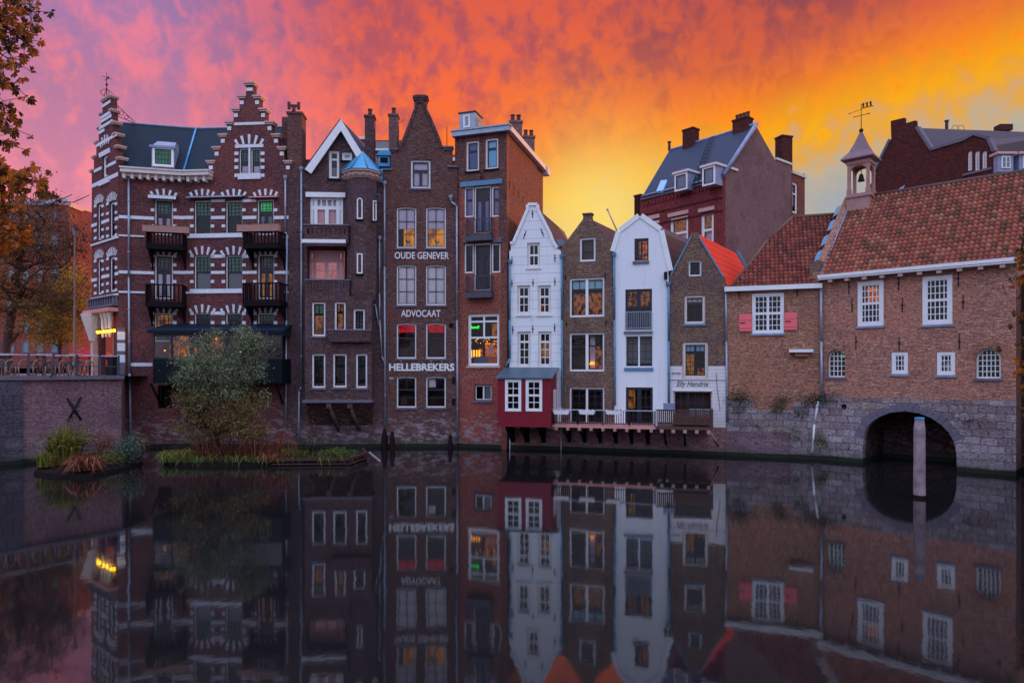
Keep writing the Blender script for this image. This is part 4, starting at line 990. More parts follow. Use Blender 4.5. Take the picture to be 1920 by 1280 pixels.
for k in range(8):
    a = math.pi / 8 + k * math.pi / 4; m.tube((tc + (tr + .33) * math.cos(a), tv + (tr + .33) * math.sin(a), zt_ + .34), (tc, tv, za), .035, .02, 5)
B.add(m, 'roof_seams', 'blue_paint', tur)
ap_ = tr * math.cos(math.pi / 8)
TF = Facade(0, 1, 1, 1, B); TF.p0 = Vector(B.world(tc - 1, tv - ap_, 0)[:2]); TF.e = B.e; TF.b = B.b; TF.a = B.a; TF.L = 2; TF.mat = Matrix.Translation((TF.p0.x, TF.p0.y, 0)) @ Matrix.Rotation(TF.a, 4, 'Z'); TF.rel = B.mat.inverted() @ TF.mat
for y0, y1 in ((371, 411), (475, 513)):
    TF.window(669, y0, 680, y1, fw=.055, sw=.015, inner=None, recess=-.03, cut=False, v=-.0, arch=.9 if y0 < 400 else None, shades=[(0, 0, 1, 1, 'dark_room', .035, 'room')], sill='dark_wood', name='turret_window')
TF.window(699, 376, 706, 414, fw=.045, sw=.01, inner=None, recess=.0, cut=False, shades=[(0, 0, 1, 1, 'dark_room', .065, 'room')], sill='dark_wood', name='turret_window')
# blue dormer between turret and next house, pipes
u0, u1, z0, z1 = B.rect(709, 292, 731, 312, .6); m = MB(); m.box(u0, u1, .6, 1.6, z0, z1); m.prism([(u0 - .1, z1), (u1 + .1, z1), (u1 - .02, z1 + .28), (u0 + .12, z1 + .28)], .5, 1.7); B.add(m, 'copper_dormer', 'copper_blue')
B.add(MB().box(u0 + .12, u1 - .12, .585, .597, z0 + .2, z1 - .1), 'dormer_opening', 'dark_room')
B.add(MB().box(B.q(712, 320)[0], B.q(718, 320)[0], -.1, -.003, B.q(715, 343)[1], B.q(715, 318)[1]), 'copper_flashing', 'copper_blue')
B.pipe([(565, 318), (565, 725), (561, 733), (560, 828)], .05); B.pipe([(721, 345), (721, 500), (722, 800)], .05)
B.pipe([(711.5, 448), (711.5, 550), (712, 600), (716, 668), (721, 680)], .04); B.pipe([(655, 569), (704, 572), (710, 612)], .035, hopper=False)
m = MB(); u, z = B.q(705, 371, -1.1); m.torus((u, -1.0, z), .22, .03, (.3, 1, 0), 14, 5); m.tube((u, -1.0, z), (u, -.8, z - .3), .03, seg=5); B.add(m, 'satellite_dish', 'grey_rail')

# ================================================================ HOUSE WITH PAINTED LETTERS
C = Facade(719, 37.5, 856, 37.6, None, 'spirits_house', 'tall narrow brown neck-gable house with three lines of white painted lettering', 'building')
for i_, (y0, y1) in enumerate(((388, 465), (496.5, 572), (605.5, 672), (705.5, 764))):
    for j_, (x0, x1) in enumerate(((743.5, 780.5), (798.5, 836))):
        pn = [(0, 0, 1, 1, 2, 3)] if i_ < 2 else [(0, 0, 1, .42, 2, 1), (0, .42, 1, 1, 1, 2)]
        if i_ == 0: sh = [(0, 0, 1, .52, 'curtain_lilac', .19, 'blind'), (0.0 if j_ else .3, .52, 1, 1, 'glow_amber', .34, 'window_glow')]
        elif i_ == 1: sh = [(0, 0, .5, 1, 'curtain_white', .19, 'curtain'), (.5, 0, 1, 1, 'curtain_white', .2, 'curtain')]
        elif i_ == 2: sh = [(0, 0.02, 1, .24, 'glow_red', .2, 'lit_blind'), (.05, .5, .95, .98, 'dark_shop', .4, 'shelf')]
        else: sh = [(.1, .62, .9, .98, 'dark_shop', .4, 'shelf')] + ([(.06, .04, .46, .34, 'curtain_white', .3, 'notice')] if j_ else [(.1, .72, .5, .95, 'brown_wood', .35, 'shelf')])
        C.window(x0, y0, x1, y1, pn, fw=.07, bar='dark_frame', bw=.035, sw=.045, arch=.10, sill='stone_grey', shades=sh, inner='dark_room' if i_ != 1 else 'blind_grey')
        if i_ == 0: # plant pot on the sill inside
            m = MB(); u, z = C.q((x0 + x1) / 2 + 2, 459, .2); m.lathe(u, .24, [(.07, z - .05), (.1, z + .08)], 8); C.add(m, 'flower_pot', 'white_paint')
            m = MB()
            for k in range(22): m.cur = random.random(); a = random.uniform(-1, 1); m.tri((u + a * .04 - .02, .24, z + .08), (u + a * .04 + .02, .24, z + .08), (u + a * .2, .24 + random.uniform(-.05, .05), z + .15 + random.random() * .3))
            C.add(m, 'house_plant', 'leaf_dark')
C.window(770, 300, 807, 353, [(0, 0, 1, .36, 1, 1), (0, .36, .5, 1, 1, 1), (.5, .36, 1, 1, 1, 1)], fw=.09, bar='white_paint', sash='dark_frame', sw=.07, shades=[(0, 0, 1, 1, 'curtain_lilac', .22, 'blind')], sill='stone_grey')
co = [(719, 900), (857, 900), (857, 314), (848, 312), (848, 277), (831, 277), (826, 262), (818, 241), (810, 223), (803, 209), (800, 203), (800, 188), (777, 188), (777, 203), (772, 216), (766, 232), (759, 250), (752, 268), (745, 279), (733, 281), (733, 318), (719, 319)]
C.wall(co, 'brick_brown', thick=.4)
# raised verge along the gable, head stone
m = MB(); vp = C.poly(co[4:20], 0)
for a, b_ in zip(vp, vp[1:]):
    if abs(a[0] - b_[0]) + abs(a[1] - b_[1]) < .05: continue
    d = (Vector(b_) - Vector(a)).normalized(); nn = Vector((-d.y, d.x)); p, q_ = Vector(a), Vector(b_); m.prism([tuple(p), tuple(q_), tuple(q_ + nn * .16), tuple(p + nn * .16)], -.06, -.002)
C.add(m, 'gable_verge', 'brick_umber')
m = MB(); u0, u1, z0, z1 = C.rect(774, 181, 803, 188.5); m.box(u0 + .05, u1 - .05, -.1, .45, z0, z0 + .12); m.box(u0, u1, -.14, .5, z0 + .122, z1); m.box(u0 + .12, u1 - .12, -.08, .42, z1 + .002, z1 + .07); C.add(m, 'head_stone', 'brick_umber')
C.bars('shoulder_stone', 'stone_grey', [(716, 316.5, 735, 319.5), (839, 311, 858, 314.5), (731, 279, 747, 281.5), (831, 274.5, 850, 277.5)], -.1, .42)
C.lettering('OUDE GENEVER', 740, 841.5, 472.5, 485.5, offset=.010); C.lettering('ADVOCAAT', 752, 826, 581, 594, offset=.008); C.lettering('HELLEBREKERS', 729.5, 852, 681, 695.2, offset=.035)
m = MB()
for x, y in ((846, 610), ): u, z = C.q(x, y); m.tube((u, -.03, z), (u, .001, z), .14, seg=12)
for x, y in ((850.5, 713), (850.5, 753)): u, z = C.q(x, y); C.add(MB().box(u - .09, u + .09, -.02, -.001, z - .18, z + .18), 'vent', 'dark_room')
C.add(m, 'vent', 'dark_room')
C.bars('name_plate', 'zinc', [(730, 707, 738, 711)], -.03, -.002)
for xx in (752, 808, 828):
    u, z = C.q(xx, 678, -.3); m = MB(); m.tube((u, -.002, z - .02), (u, -.25, z + .04), .012, seg=5); m.ball((u, -.28, z + .02), .04, 6); C.add(m, 'sign_lamp', 'stone_buff')
zc3 = C.q(800, 322)[1]; vpk = vpskew(C, 1340)
rc = [C.q(*p) for p in ((735, 320), (757, 268), (788, 208), (821, 264), (846, 312))]
C.add(MB().prism([(.03, -.5), (C.L - .03, -.5)] + [(p[0], p[1] - .25) for p in rc[::-1]], .41, 7, front=False), 'rear_wall', 'brick_brown')
m = MB(); 
for a, c in zip(rc, rc[1:]): m.prism([(a[0], a[1] - .1), (c[0], c[1] - .1), (c[0], c[1] - .22), (a[0], a[1] - .22)], .42, 7.2)
C.add(m, 'roof', 'slate_grey')
chimney(C.root, (C.q(738.5, 300, 1.6)[0], 1.6), .50, .6, zc3 - .2, C.q(738, 217, 1.6)[1], 'plaster_grey', 1)
m = MB(); u, z = C.q(838, 276, .5); m.tube((u, .5, z), (u, .5, z + 1.15), .02, seg=5); C.add(m, 'rod', 'black_iron')
C.pipe([(845, 371), (846, 378), (856.5, 387), (857, 600), (858, 821)], .055, off=-.12)
m = MB(); u, z = C.q(744, 235, 1.6); m.tube((u, 1.5, z), (u + .6, .6, z - .02), .012, seg=4); C.add(m, 'stay_rod', 'black_iron')

# ================================================================ TALL FLAT-ROOFED HOUSE
D = Facade(853, 37.75, 950, 36.8, None, 'flat_roofed_house', 'tall reddish brown flat-roofed house with two juliet balconies and a lit ground floor window', 'building')
for x0, x1, y0, y1 in ((873.5, 898, 264, 321), (909.5, 934, 259, 317)):
    D.window(x0, y0, x1, y1, [(0, 0, 1, .3, 1, 1), (0, .3, 1, 1, 1, 1)], fw=.10, bar='white_paint', sash='dark_frame', sw=.05, inner='dark_room', shades=[(0, 0, 1, 1, 'blind_cyan' if x0 > 900 else 'blind_navy', .19, 'blind')], sill='dark_wood')
for k, (y0, yl, yd) in enumerate(((349, 407, 438), (456, 512, 545))):
    sh = [(.0, .0, 1, 1, 'curtain_violet', .2, 'curtain')]
    D.window(870, y0 + 1, 888, yl, [(0, 0, 1, .42, 1, 1), (0, .42, 1, 1, 1, 1)], fw=.08, sash='dark_frame', bar='white_paint', inner='dark_room', shades=sh if k == 0 else ())
    D.window(921, y0, 938, yl - 1, [(0, 0, 1, .42, 1, 1), (0, .42, 1, 1, 1, 1)], fw=.08, sash='dark_frame', bar='white_paint', inner='dark_room', shades=sh if k == 0 else ())
    D.window(888.6, y0, 920.4, yd, [(0, 0, 1, .24, 1, 1), (0, .24, .5, 1, 1, 1), (.5, .24, 1, 1, 1, 1)], fw=.07, sash='dark_frame', bar='white_paint', sw=.1, inner='dark_room', shades=[(.05, .26, .45, 1, 'curtain_violet' if k == 0 else 'dark_shop', .2, 'curtain'), (.55, .26, .95, 1, 'curtain_violet' if k == 0 else 'dark_shop', .2, 'curtain')], name='french_door')
    D.trim([(864, y0 - 10, 942, y0 - 1)] if k == 0 else [(868, y0 - 8, 886, y0 - .6), (922, y0 - 9, 941, y0 - 1)], 'blue_paint' if k == 0 else 'stone_grey', 'lintel', -.09)
    D.balcony(872.5, yd - 29, 921, yd + 3, .45, 'grey_rail', 'bars', slab=.28, nb=14, brackets=False)
D.window(877, 588, 936, 686, [(0, 0, .5, .12, 1, 1), (.5, 0, 1, .12, 1, 1), (0, .12, .5, .45, 1, 1), (.5, .12, 1, .45, 1, 1), (0, .45, 1, 1, 1, 1)], fw=.10, sw=.05, inner='dark_shop', inner_v=1.5, sill='stone_buff', name='bar_window',
         shades=[(.54, .14, 1, .46, 'glow_dim', 1.2, 'lit_wall'), (.02, .5, .98, .62, 'dark_shop', 1.25, 'lit_wall'), (.05, .66, .22, .82, 'glow_orange', 1.1, 'lit_shelf'), (.30, .55, .99, .84, 'glow_orange', 1.15, 'lit_wall'), (.44, .62, .66, .78, 'curtain_pink', 1.0, 'lamp_shade'), (.02, .84, .6, 1, 'stone_grey', .5, 'bench'), (.58, .84, .99, 1, 'terracotta', .45, 'bench')])
m = MB(); random.seed(3)
for k in range(34): x = random.uniform(880, 933); y = random.uniform(635, 645) + (4 if random.random() < .25 else 0); u, z = D.q(x, y, .5); m.ball((u, .5, z), random.uniform(.014, .030), 6)
D.add(m, 'string_lights', 'bulb_warm')
m = MB()
for k in range(4): u, z = D.q(883 + 5 * k, 660, .75); m.box(u - .04, u + .04, .8, .84, z - .30, z + .12)
D.add(m, 'lit_bottles', 'bulb_warm')
D.lettering('Borrel?', 882.5, 898.5, 610.5, 616, 'neon_green', offset=.03, v=.25, name='neon_sign')
D.window(889, 721, 922, 751, [(0, 0, .5, 1, 1, 1), (.5, 0, 1, 1, 1, 1)], fw=.05, frame='stone_grey', bar='white_paint', sw=.04, inner='dark_room', shades=[(.55, .05, .98, .95, 'blind_grey', .2, 'blind')], sill='stone_grey')
D.wall([(853, 900), (950.2, 900), (950.2, 240), (853, 250)], 'brick_red', thick=.35)
D.bars('upper_facing', 'brick_brown', [(853.6, 251, 861, 540), (861, 252, 872.5, 340), (935.5, 245, 949.8, 455), (899.5, 248, 908, 338), (872.5, 323, 935.5, 337.5), (872.5, 244, 935.5, 256.5)], -.012, -.001)
DS = Facade(950, 36.8, 1018, 44.3, D)
DS.wall([(950, 900), (1018, 900), (1018, 318), (950, 241)], 'brick_side', thick=.3, name='side_wall')
for x, y, h in ((956, 340, 12), (964, 350, 14), (973, 358, 12), (981, 368, 12), (993, 380, 14)): m = MB(); u, z = DS.q(x, y); m.box(u - .03, u + .03, -.03, -.001, z - h * .035, z); DS.add(m, 'wall_anchor', 'black_iron')
ua, za = D.q(847, 248, -.3); ub, zb = D.q(950, 236, -.3); zt2 = (za + zb) / 2
m = MB(); m.box(ua, D.L + .25, -.32, .1, zt2 - .24, zt2 + .02); m.box(ua - .05, D.L + .3, -.38, .1, zt2 + .022, zt2 + .1); D.add(m, 'cornice', 'zinc')
DS.add(MB().box(-.1, DS.L + .1, -.28, -.002, zt2 - .2, zt2 + .09), 'verge', 'cream_paint'); DS.add(MB().box(DS.L - .1, DS.L + .55, -.35, .5, zt2 - .35, zt2 + .09), 'rear_gutter', 'cream_paint')
D.add(MB().prism([(0.03, -.5), (D.L - .32, -.5), (D.L - .32, zt2 - .1), (0.03, zt2 - .1)], .36, 7.6, front=False), 'rear_wall', 'brick_red')
u0, u1, z0, z1 = D.rect(861, 212, 891, 243, .9); sk = D.add(MB().box(u0, u1, .9, 2.0, z0 - .2, z1), 'roof_hatch', 'zinc')
D.add(MB().box(u0 - .05, u1 + .05, .85, 2.05, z1 + .002, z1 + .07), 'hatch_lid', 'dark_frame', sk); D.window(869, 216, 882, 240, fw=.06, inner='dark_room', inner_v=.0, recess=-.06, cut=False, v=.9, frame='white_paint')
for x, d_ in ((967, 258), (991, 284)):
    u, z = DS.q(x, d_, .5); P = L3(D, DS.world(u, .5, 0)); chimney(D.root, (P.x, P.y), .7, .55, zt2 - .2, z + .9, 'plaster_grey', 2, rz=.4)
# ================================================================ THE FOUR SMALL GABLED HOUSES
def anchors(f, pts, mat='black_iron', h=.42):
    for p in pts:
        m = MB(); x, y = p[0], p[1]; t = p[2] if len(p) > 2 else 0; u, z = f.q(x, y); m.tube((u - t * h / 2, -.02, z - h / 2), (u + t * h / 2, -.02, z + h / 2), .02, seg=5)
        m.box(u - .05, u + .05, -.025, -.001, z - .02, z + .02)
        f.add(m, 'wall_anchor', mat)
def slope_roof(f, pts, L, skew, mat, th=.1, v0=.02, dz=0.0, name='roof'):
    m = MB(); ps = [f.q(*p) for p in pts]
    for a, c in zip(ps, ps[1:]): m.prism([(a[0], a[1]), (c[0], c[1]), (c[0], c[1] - th), (a[0], a[1] - th)], v0, L, skew=skew * (L - v0), dz=dz)
    return f.add(m, name, mat)
def shell(f, pts, L, skew, mat, v0=.33, dz=0.0):
    ps = [f.q(*p) for p in pts]; out = [(ps[0][0], -.5)] + ps + [(ps[-1][0], -.5)]
    return f.add(MB().prism(out[::-1], v0, L, front=False, skew=skew * (L - v0), dz=dz), 'rear_wall', mat)
E = Facade(955, 36.85, 1053, 36.25, None, 'white_gabled_house', 'narrow white-painted board-lined neck-gable house above the dark red box bay', 'building')
E.window(988.5, 455, 1012.5, 501, [(0, 0, 1, .5, 2, 1), (0, .5, 1, 1, 2, 1)], fw=.09, frame='cream_paint', bar='white_paint', bw=.035, inner='dark_shop', sill='white_paint')
for x0, x1 in ((969.5, 994), (1008.5, 1033)):
    E.window(x0, 535, x1, 589, [(0, 0, 1, .37, 2, 1), (0, .37, 1, 1, 2, 2)], fw=.09, frame='cream_paint', bar='white_paint', bw=.035, inner='dark_shop', sill='white_paint', shades=[(0, .6, .5, 1, 'glow_dim', .5, 'window_glow')] if x0 > 1000 else ())
    E.window(x0 + .5, 621.5, x1 + 1, 687, [(0, 0, 1, .27, 2, 1), (0, .27, 1, 1, 2, 3)], fw=.09, frame='cream_paint', bar='white_paint', bw=.035, inner='dark_shop', shades=[(.1, .3, .95, .8, 'glow_dim', .5, 'window_glow')] if x0 > 1000 else ())
eo = [(955, 900), (1053, 900), (1052, 471), (1044, 465), (1036, 452), (1031, 438), (1008, 393), (1007, 384), (990.5, 384), (990, 393), (963, 456), (958, 457), (957.5, 470), (955, 470)]
E.wall(eo, 'white_boards')
m = MB(); vp = E.poly([(1044, 465), (1036, 452), (1031, 438), (1008, 393), (1007.5, 384), (990, 384), (990, 393), (963, 456), (957, 457)])
for a, b_ in zip(vp, vp[1:]):
    d = (Vector(b_) - Vector(a)).normalized(); nn = Vector((-d.y, d.x)); p, q_ = Vector(a), Vector(b_); m.prism([tuple(p - nn * .1), tuple(q_ - nn * .1), tuple(q_ + nn * .05), tuple(p + nn * .05)], -.07, -.002)
E.add(m, 'gable_verge', 'white_paint')
anchors(E, [(998.5, 401), (984, 440, .35), (1017, 436, -.4), (960, 488), (1040.5, 484), (960, 531), (999.5, 530), (1040.5, 528), (961.5, 618), (999, 617), (1040, 614)])
sE = vpskew(E, 1360)
slope_roof(E, [(1052, 473), (1036, 450), (1008, 393)][::-1], 6.5, sE, 'brown_tiles'); slope_roof(E, [(960, 458), (991, 391), (1008, 391)], 6.5, sE, 'pantile_dark')
shell(E, [(956, 474), (992, 396), (1006, 396), (1051, 478)], 6.4, sE, 'brick_mossy')
E.add(MB().box(E.q(1042, 450, 1.2)[0], E.q(1056, 450, 1.2)[0], 1.2, 2.2, E.q(1048, 462, 1.2)[1], E.q(1048, 449, 1.2)[1]), 'dormer', 'lead')
E.pipe([(955.5, 492), (955.5, 600), (956, 672), (948, 688)], .055, off=-.1, mat='blue_paint'); E.pipe([(1053, 482), (1053.5, 600), (1054, 760)], .055, off=-.1, mat='blue_paint')
E.add(MB().box(.05, E.L - .05, -.03, -.001, -.6, E.q(1000, 803)[1]), 'plinth', 'pink_render')
# red box bay hanging over the water
w = 2.35
R0 = E.world(-.42, -w, 0); R1 = E.world(E.L - .38, -w, 0)
RB = Facade(933, 34.45, 1033, 33.95, E)
z0 = RB.q(983, 800)[1]; z1 = RB.q(983, 707)[1]; bd = 2.5
RB.holes = []
for x0, x1 in ((947, 977.5), (985.7, 1016.8)):
    RB.window(x0, 711, x1, 771, [(0, 0, 1, .5, 2, 2), (0, .5, 1, 1, 2, 2)], fw=.10, frame='white_paint', bw=.035, inner='dark_shop', inner_v=.7, recess=-.03, sw=.05)
RB.wall([(0, z0), (RB.L, z0), (RB.L, z1), (0, z1)], 'red_panel', thick=.12, name='box_bay', px=False)
zr_ = E.q(1003, 688)[1]
m = MB(); m.prism([(0, z0), (RB.L, z0), (RB.L, z0 + .1), (0, z0 + .1)], .121, bd)
for u in (0, RB.L - .1):
    i = m.pts([(u, .121, z0 + .1), (u + .1, .121, z0 + .1), (u + .1, bd, z0 + .1), (u, bd, z0 + .1), (u, .121, z1), (u + .1, .121, z1), (u + .1, bd, zr_ - .1), (u, bd, zr_ - .1)])
    for q_ in ((0, 3, 2, 1), (4, 5, 6, 7), (0, 1, 5, 4), (1, 2, 6, 5), (2, 3, 7, 6), (3, 0, 4, 7)): m.face(*[i[k] for k in q_])
RB.add(m, 'box_bay_sides', 'red_panel')
m = MB(); i = m.pts([(-.1, -.12, z1 - .02), (RB.L + .08, -.12, z1 - .02), (RB.L + .12, bd, zr_), (-.1, bd, zr_), (-.1, -.12, z1 - .08), (RB.L + .08, -.12, z1 - .08), (RB.L + .12, bd, zr_ - .06), (-.1, bd, zr_ - .06)])
for q_ in ((0, 1, 2, 3), (4, 7, 6, 5), (0, 4, 5, 1), (0, 3, 7, 4), (1, 5, 6, 2)): m.face(*[i[k] for k in q_])
RB.add(m, 'lean_to_roof', 'lean_to_roof')
m = MB()
za, zb = z0 + .55, z0 + 1.85
m.box(RB.L + .001, RB.L + .04, 1.0, 1.1, za, zb); m.box(RB.L + .001, RB.L + .04, 1.75, 1.85, za, zb); m.box(RB.L + .001, RB.L + .04, 1.1, 1.75, zb - .1, zb); sw_ = RB.add(m, 'side_window', 'white_paint')
RB.add(MB().box(RB.L + .001, RB.L + .02, 1.1, 1.75, za, zb - .1), 'pane', 'glass_sky', sw_); sw_
for xx in (958, 985, 1016):
    u = E.q(xx + 4, 700)[0]; m = MB(); zt = z0; i = m.pts([(u - .11, -.03, .35), (u + .11, -.03, .35), (u + .11, -1.7, zt - .01), (u - .11, -1.7, zt - .01), (u + .11, -.03, zt - .01), (u - .11, -.03, zt - .01), (u - .11, -.5, zt - .7), (u + .11, -.5, zt - .7)])
    for q_ in ((0, 1, 7, 6), (6, 7, 2, 3), (0, 6, 3, 5), (1, 4, 2, 7), (3, 2, 4, 5)): m.face(*[i[k] for k in q_])
    E.add(m, 'bracket', 'dark_wood')

Fh = Facade(1053, 36.25, 1151, 35.35, None, 'brown_gabled_house', 'weathered brown brick gabled house with wide white double windows, between the two white houses', 'building')
Fh.window(1086.5, 445, 1116.5, 490, [(0, 0, 1, .62, 1, 1), (0, .62, 1, 1, 1, 1)], fw=.10, bar='dark_frame', sw=.03, inner='dark_shop', shades=[(0.02, 0, .98, 1, 'brown_wood', .4, 'curtain')])
Fh.window(1067.5, 520.5, 1133, 594, [(0, 0, .5, .28, 2, 1), (.5, 0, 1, .28, 2, 1), (0, .28, .5, 1, 1, 1), (.5, .28, 1, 1, 1, 1)], fw=.10, bar='dark_frame', sw=.04, bw=.03, inner='dark_shop', shades=[(.02, .03, .47, .25, 'blind_pale', .22, 'blind'), (.53, .03, .98, .25, 'blind_pale', .22, 'blind'), (.0, .35, 1, 1, 'glow_shelf', .6, 'room_glow')])
Fh.bars('mullion', 'white_paint', [(1097.5, 524, 1102.5, 591)], .075, .17)
Fh.window(1067.5, 623.5, 1133, 696, [(0, 0, .5, .33, 1, 1), (.5, 0, 1, .33, 1, 1), (0, .33, .5, 1, 1, 1), (.5, .33, 1, 1, 1, 1)], fw=.09, bar='dark_frame', sw=.04, inner='dark_shop', shades=[(.52, .3, 1, 1, 'glow_shelf', .6, 'room_glow'), (.55, .05, .7, .95, 'curtain_lilac', .5, 'curtain')])
Fh.bars('mullion', 'white_paint', [(1097.5, 627, 1102.5, 693)], .075, .17)
m = MB(); u, z = Fh.q(1110, 683, .4); m.lathe(u, .4, [(.16, z), (.06, z + .14)], 8); Fh.add(m, 'table_lamp', 'bulb_warm')
Fh.window(1067.5, 726, 1133, 800, [(0, 0, .5, 1, 2, 5), (.5, 0, 1, 1, 2, 5)], fw=.08, bar='dark_frame', sw=.10, bw=.035, inner='dark_shop', name='garden_doors')
Fh.bars('mullion', 'white_paint', [(1098, 729, 1102, 798)], .075, .17)
fo = [(1053, 900), (1151, 900), (1151, 459), (1148, 456), (1110, 411), (1109, 402), (1093.5, 402), (1093, 411), (1056, 460), (1053, 464)]
Fh.wall(fo, 'brick_mossy')
slope_roof(Fh, [(1151, 460), (1110, 412)][::-1], 7, vpskew(Fh, 1700), 'pantile_dark'); slope_roof(Fh, [(1055, 463), (1092, 413), (1110, 413)], 7, vpskew(Fh, 1700), 'pantile_dark')
shell(Fh, [(1054, 466), (1094, 416), (1108, 416), (1150, 464)], 6.9, vpskew(Fh, 1700), 'brick_mossy')
m = MB(); u0, u1, z0_, z1_ = Fh.rect(1092, 399.5, 1110.5, 402.5); m.box(u0, u1, -.05, .4, z0_, z1_); Fh.add(m, 'head_stone', 'brick_brown')
Fh.pipe([(1151.5, 479), (1152, 600), (1153, 760)], .055, mat='blue_paint')
anchors(Fh, [(1060.5, 520), (1135, 516), (1062, 608), (1136, 604)], h=.3)
Fh.add(MB().box(.0, Fh.L, -.04, -.001, -.6, Fh.q(1100, 800)[1]), 'plinth', 'pink_render')

G = Facade(1152, 35.33, 1254, 34.6, None, 'white_stucco_house', 'smooth white plastered house with rounded gable and dark brown windows', 'building')
G.window(1189.5, 447, 1216, 488.5, [(0, 0, .5, 1, 2, 4), (.5, 0, 1, 1, 2, 4)], fw=.02, frame='dark_frame', bar='dark_frame', bw=.03, sw=.05, inner='dark_shop', shades=[(.3, .05, 1, .95, 'glow_orange', .45, 'window_glow')], recess=.04)  # orange glow panel imitates patchy reflections in the panes
G.trim([(1186.5, 489.5, 1217, 494.5)], 'stone_grey', 'sill', -.08)
G.window(1172.5, 542, 1222.5, 618, [(0, 0, .5, 1, 2, 5), (.5, 0, 1, 1, 2, 5)], fw=.02, frame='dark_frame', bar='dark_frame', bw=.03, sw=.10, inner='dark_shop', shades=[(.05, 0, .95, .4, 'glow_shelf', .55, 'room_glow')], recess=.05, name='french_door')  # dim glowing panel stands in for orange reflections in the door panes
u0, u1, z0_, z1_ = G.rect(1173.5, 584, 1222, 618); m = MB(); m.box(u0, u1, -.08, -.04, z1_ - .04, z1_); m.box(u0, u1, -.08, -.04, z0_ + .05, z0_ + .09); m.box(u0, u0 + .04, -.08, -.002, z0_, z1_ - .041); m.box(u1 - .04, u1, -.08, -.002, z0_, z1_ - .041)
for k in range(1, 14): u = u0 + (u1 - u0) * k / 14; m.box(u - .012, u + .012, -.07, -.05, z0_ + .09, z1_ - .04)
G.add(m, 'window_grille', 'zinc')
G.trim([(1170, 621, 1224, 625.5)], 'stone_grey', 'sill', -.08)
G.window(1173, 629.5, 1224, 687.5, [(0, 0, .5, 1, 2, 4), (.5, 0, 1, 1, 2, 4)], fw=.03, frame='white_paint', bar='dark_frame', bw=.025, sw=.03, inner='dark_shop', shades=[(0, .05, .97, .9, 'blind_grey', .5, 'curtain')], recess=.05)
G.bars('mullion', 'white_paint', [(1196.5, 630, 1199.5, 687)], .045, .12); G.trim([(1170.5, 689, 1225, 694.5)], 'blue_paint', 'sill', -.08)
G.window(1173.5, 726, 1224, 800, [(0, 0, .5, 1, 2, 4), (.5, 0, 1, 1, 2, 4)], fw=.02, frame='dark_frame', bar='dark_frame', bw=.03, sw=.10, inner='dark_shop', shades=[(.02, .02, .3, .55, 'glow_dim', .6, 'lit_wall'), (.55, .05, .9, .4, 'curtain_white', .7, 'stair')], recess=.05, name='garden_doors')
gp = [(1152, 472), (1163, 436), (1200, 407.5), (1237, 434), (1252.5, 508), (1254, 520)]
G.wall([(1152, 900), (1254.3, 900)] + gp[::-1], 'white_stucco')
m = MB(); vp = G.poly([(1254, 508), (1237, 433), (1200, 407), (1163, 435), (1151.5, 472)])
for a, b_ in zip(vp, vp[1:]):
    d = (Vector(b_) - Vector(a)).normalized(); nn = Vector((-d.y, d.x)); p, q_ = Vector(a), Vector(b_); m.prism([tuple(p - nn * .22), tuple(q_ - nn * .22), tuple(q_ + nn * .03), tuple(p + nn * .03)], -.05, -.002)
G.add(m, 'gable_verge', 'white_paint')
sG = vpskew(G, 1845)
slope_roof(G, [(1200, 408), (1237, 434.5), (1253, 509)], 7.5, sG, 'brown_tiles'); slope_roof(G, [(1152, 473), (1163, 437), (1200, 409)], 7.5, sG, 'pantile_dark')
shell(G, [(1153, 476), (1164, 439), (1200, 411), (1236, 437), (1252, 512)], 7.4, sG, 'plaster_grey')
G.pipe([(1253.7, 534), (1254, 640), (1254, 760)], .06, mat='blue_paint', off=-.1)
m = MB(); u, z = G.q(1248, 511, -.2); m.lathe(u, -.15, [(.05, z - .35), (.09, z - .3), (.09, z + .02), (.05, z + .05)], 8); m.tube((u, -.15, z - .3), (u + .06, -.15, z - .7), .02, seg=5); G.add(m, 'wall_lantern', 'black_iron')
G.add(MB().box(.0, G.L, -.04, -.001, -.6, G.q(1200, 801)[1]), 'plinth', 'pink_render')

Hh = Facade(1255, 34.6, 1361, 33.8, None, 'shop_gabled_house', 'brown brick gabled house with a white painted ground floor and handwritten shop name', 'building')
Hh.window(1291, 488, 1315, 517.5, [(0, 0, 1, 1, 2, 2)], fw=.07, bar='dark_frame', bw=.03, sw=.04, inner='dark_room')
Hh.window(1283, 553, 1322, 607, [(0, 0, 1, .22, 3, 1), (0, .22, 1, 1, 2, 3)], fw=.12, frame='cream_paint', bar='dark_frame', bw=.03, sw=.04, inner='dark_shop', sill='blue_paint', shades=[(.02, .04, .98, .26, 'curtain_white', .25, 'blind')])
Hh.window(1279.5, 640.5, 1327.5, 709.5, [(0, 0, .5, .24, 2, 1), (.5, 0, 1, .24, 2, 1), (0, .27, 1, 1, 4, 5)], fw=.14, frame='cream_paint', bar='dark_frame', bw=.03, sw=.05, inner='dark_shop', shades=[(.03, .03, .97, .21, 'blind_sky', .22, 'blind'), (.04, .3, .42, 1, 'glow_dim', .5, 'lit_wall'), (.6, .75, 1, 1, 'glow_dim', .55, 'lit_wall')])
Hh.window(1263, 733, 1335, 800, [(0, 0, .35, 1, 2, 3), (.37, 0, 1, 1, 3, 3)], fw=.05, frame='white_brickface', bar='dark_frame', bw=.03, sw=.05, inner='dark_shop', shades=[(.03, .05, .97, .55, 'brown_wood', .5, 'curtain'), (.4, .5, .97, 1, 'blind_pale', .3, 'blind')], name='shop_door')
Hh.bars('lintel', 'white_paint', [(1261, 729.5, 1336.5, 733)], -.06, -.042)
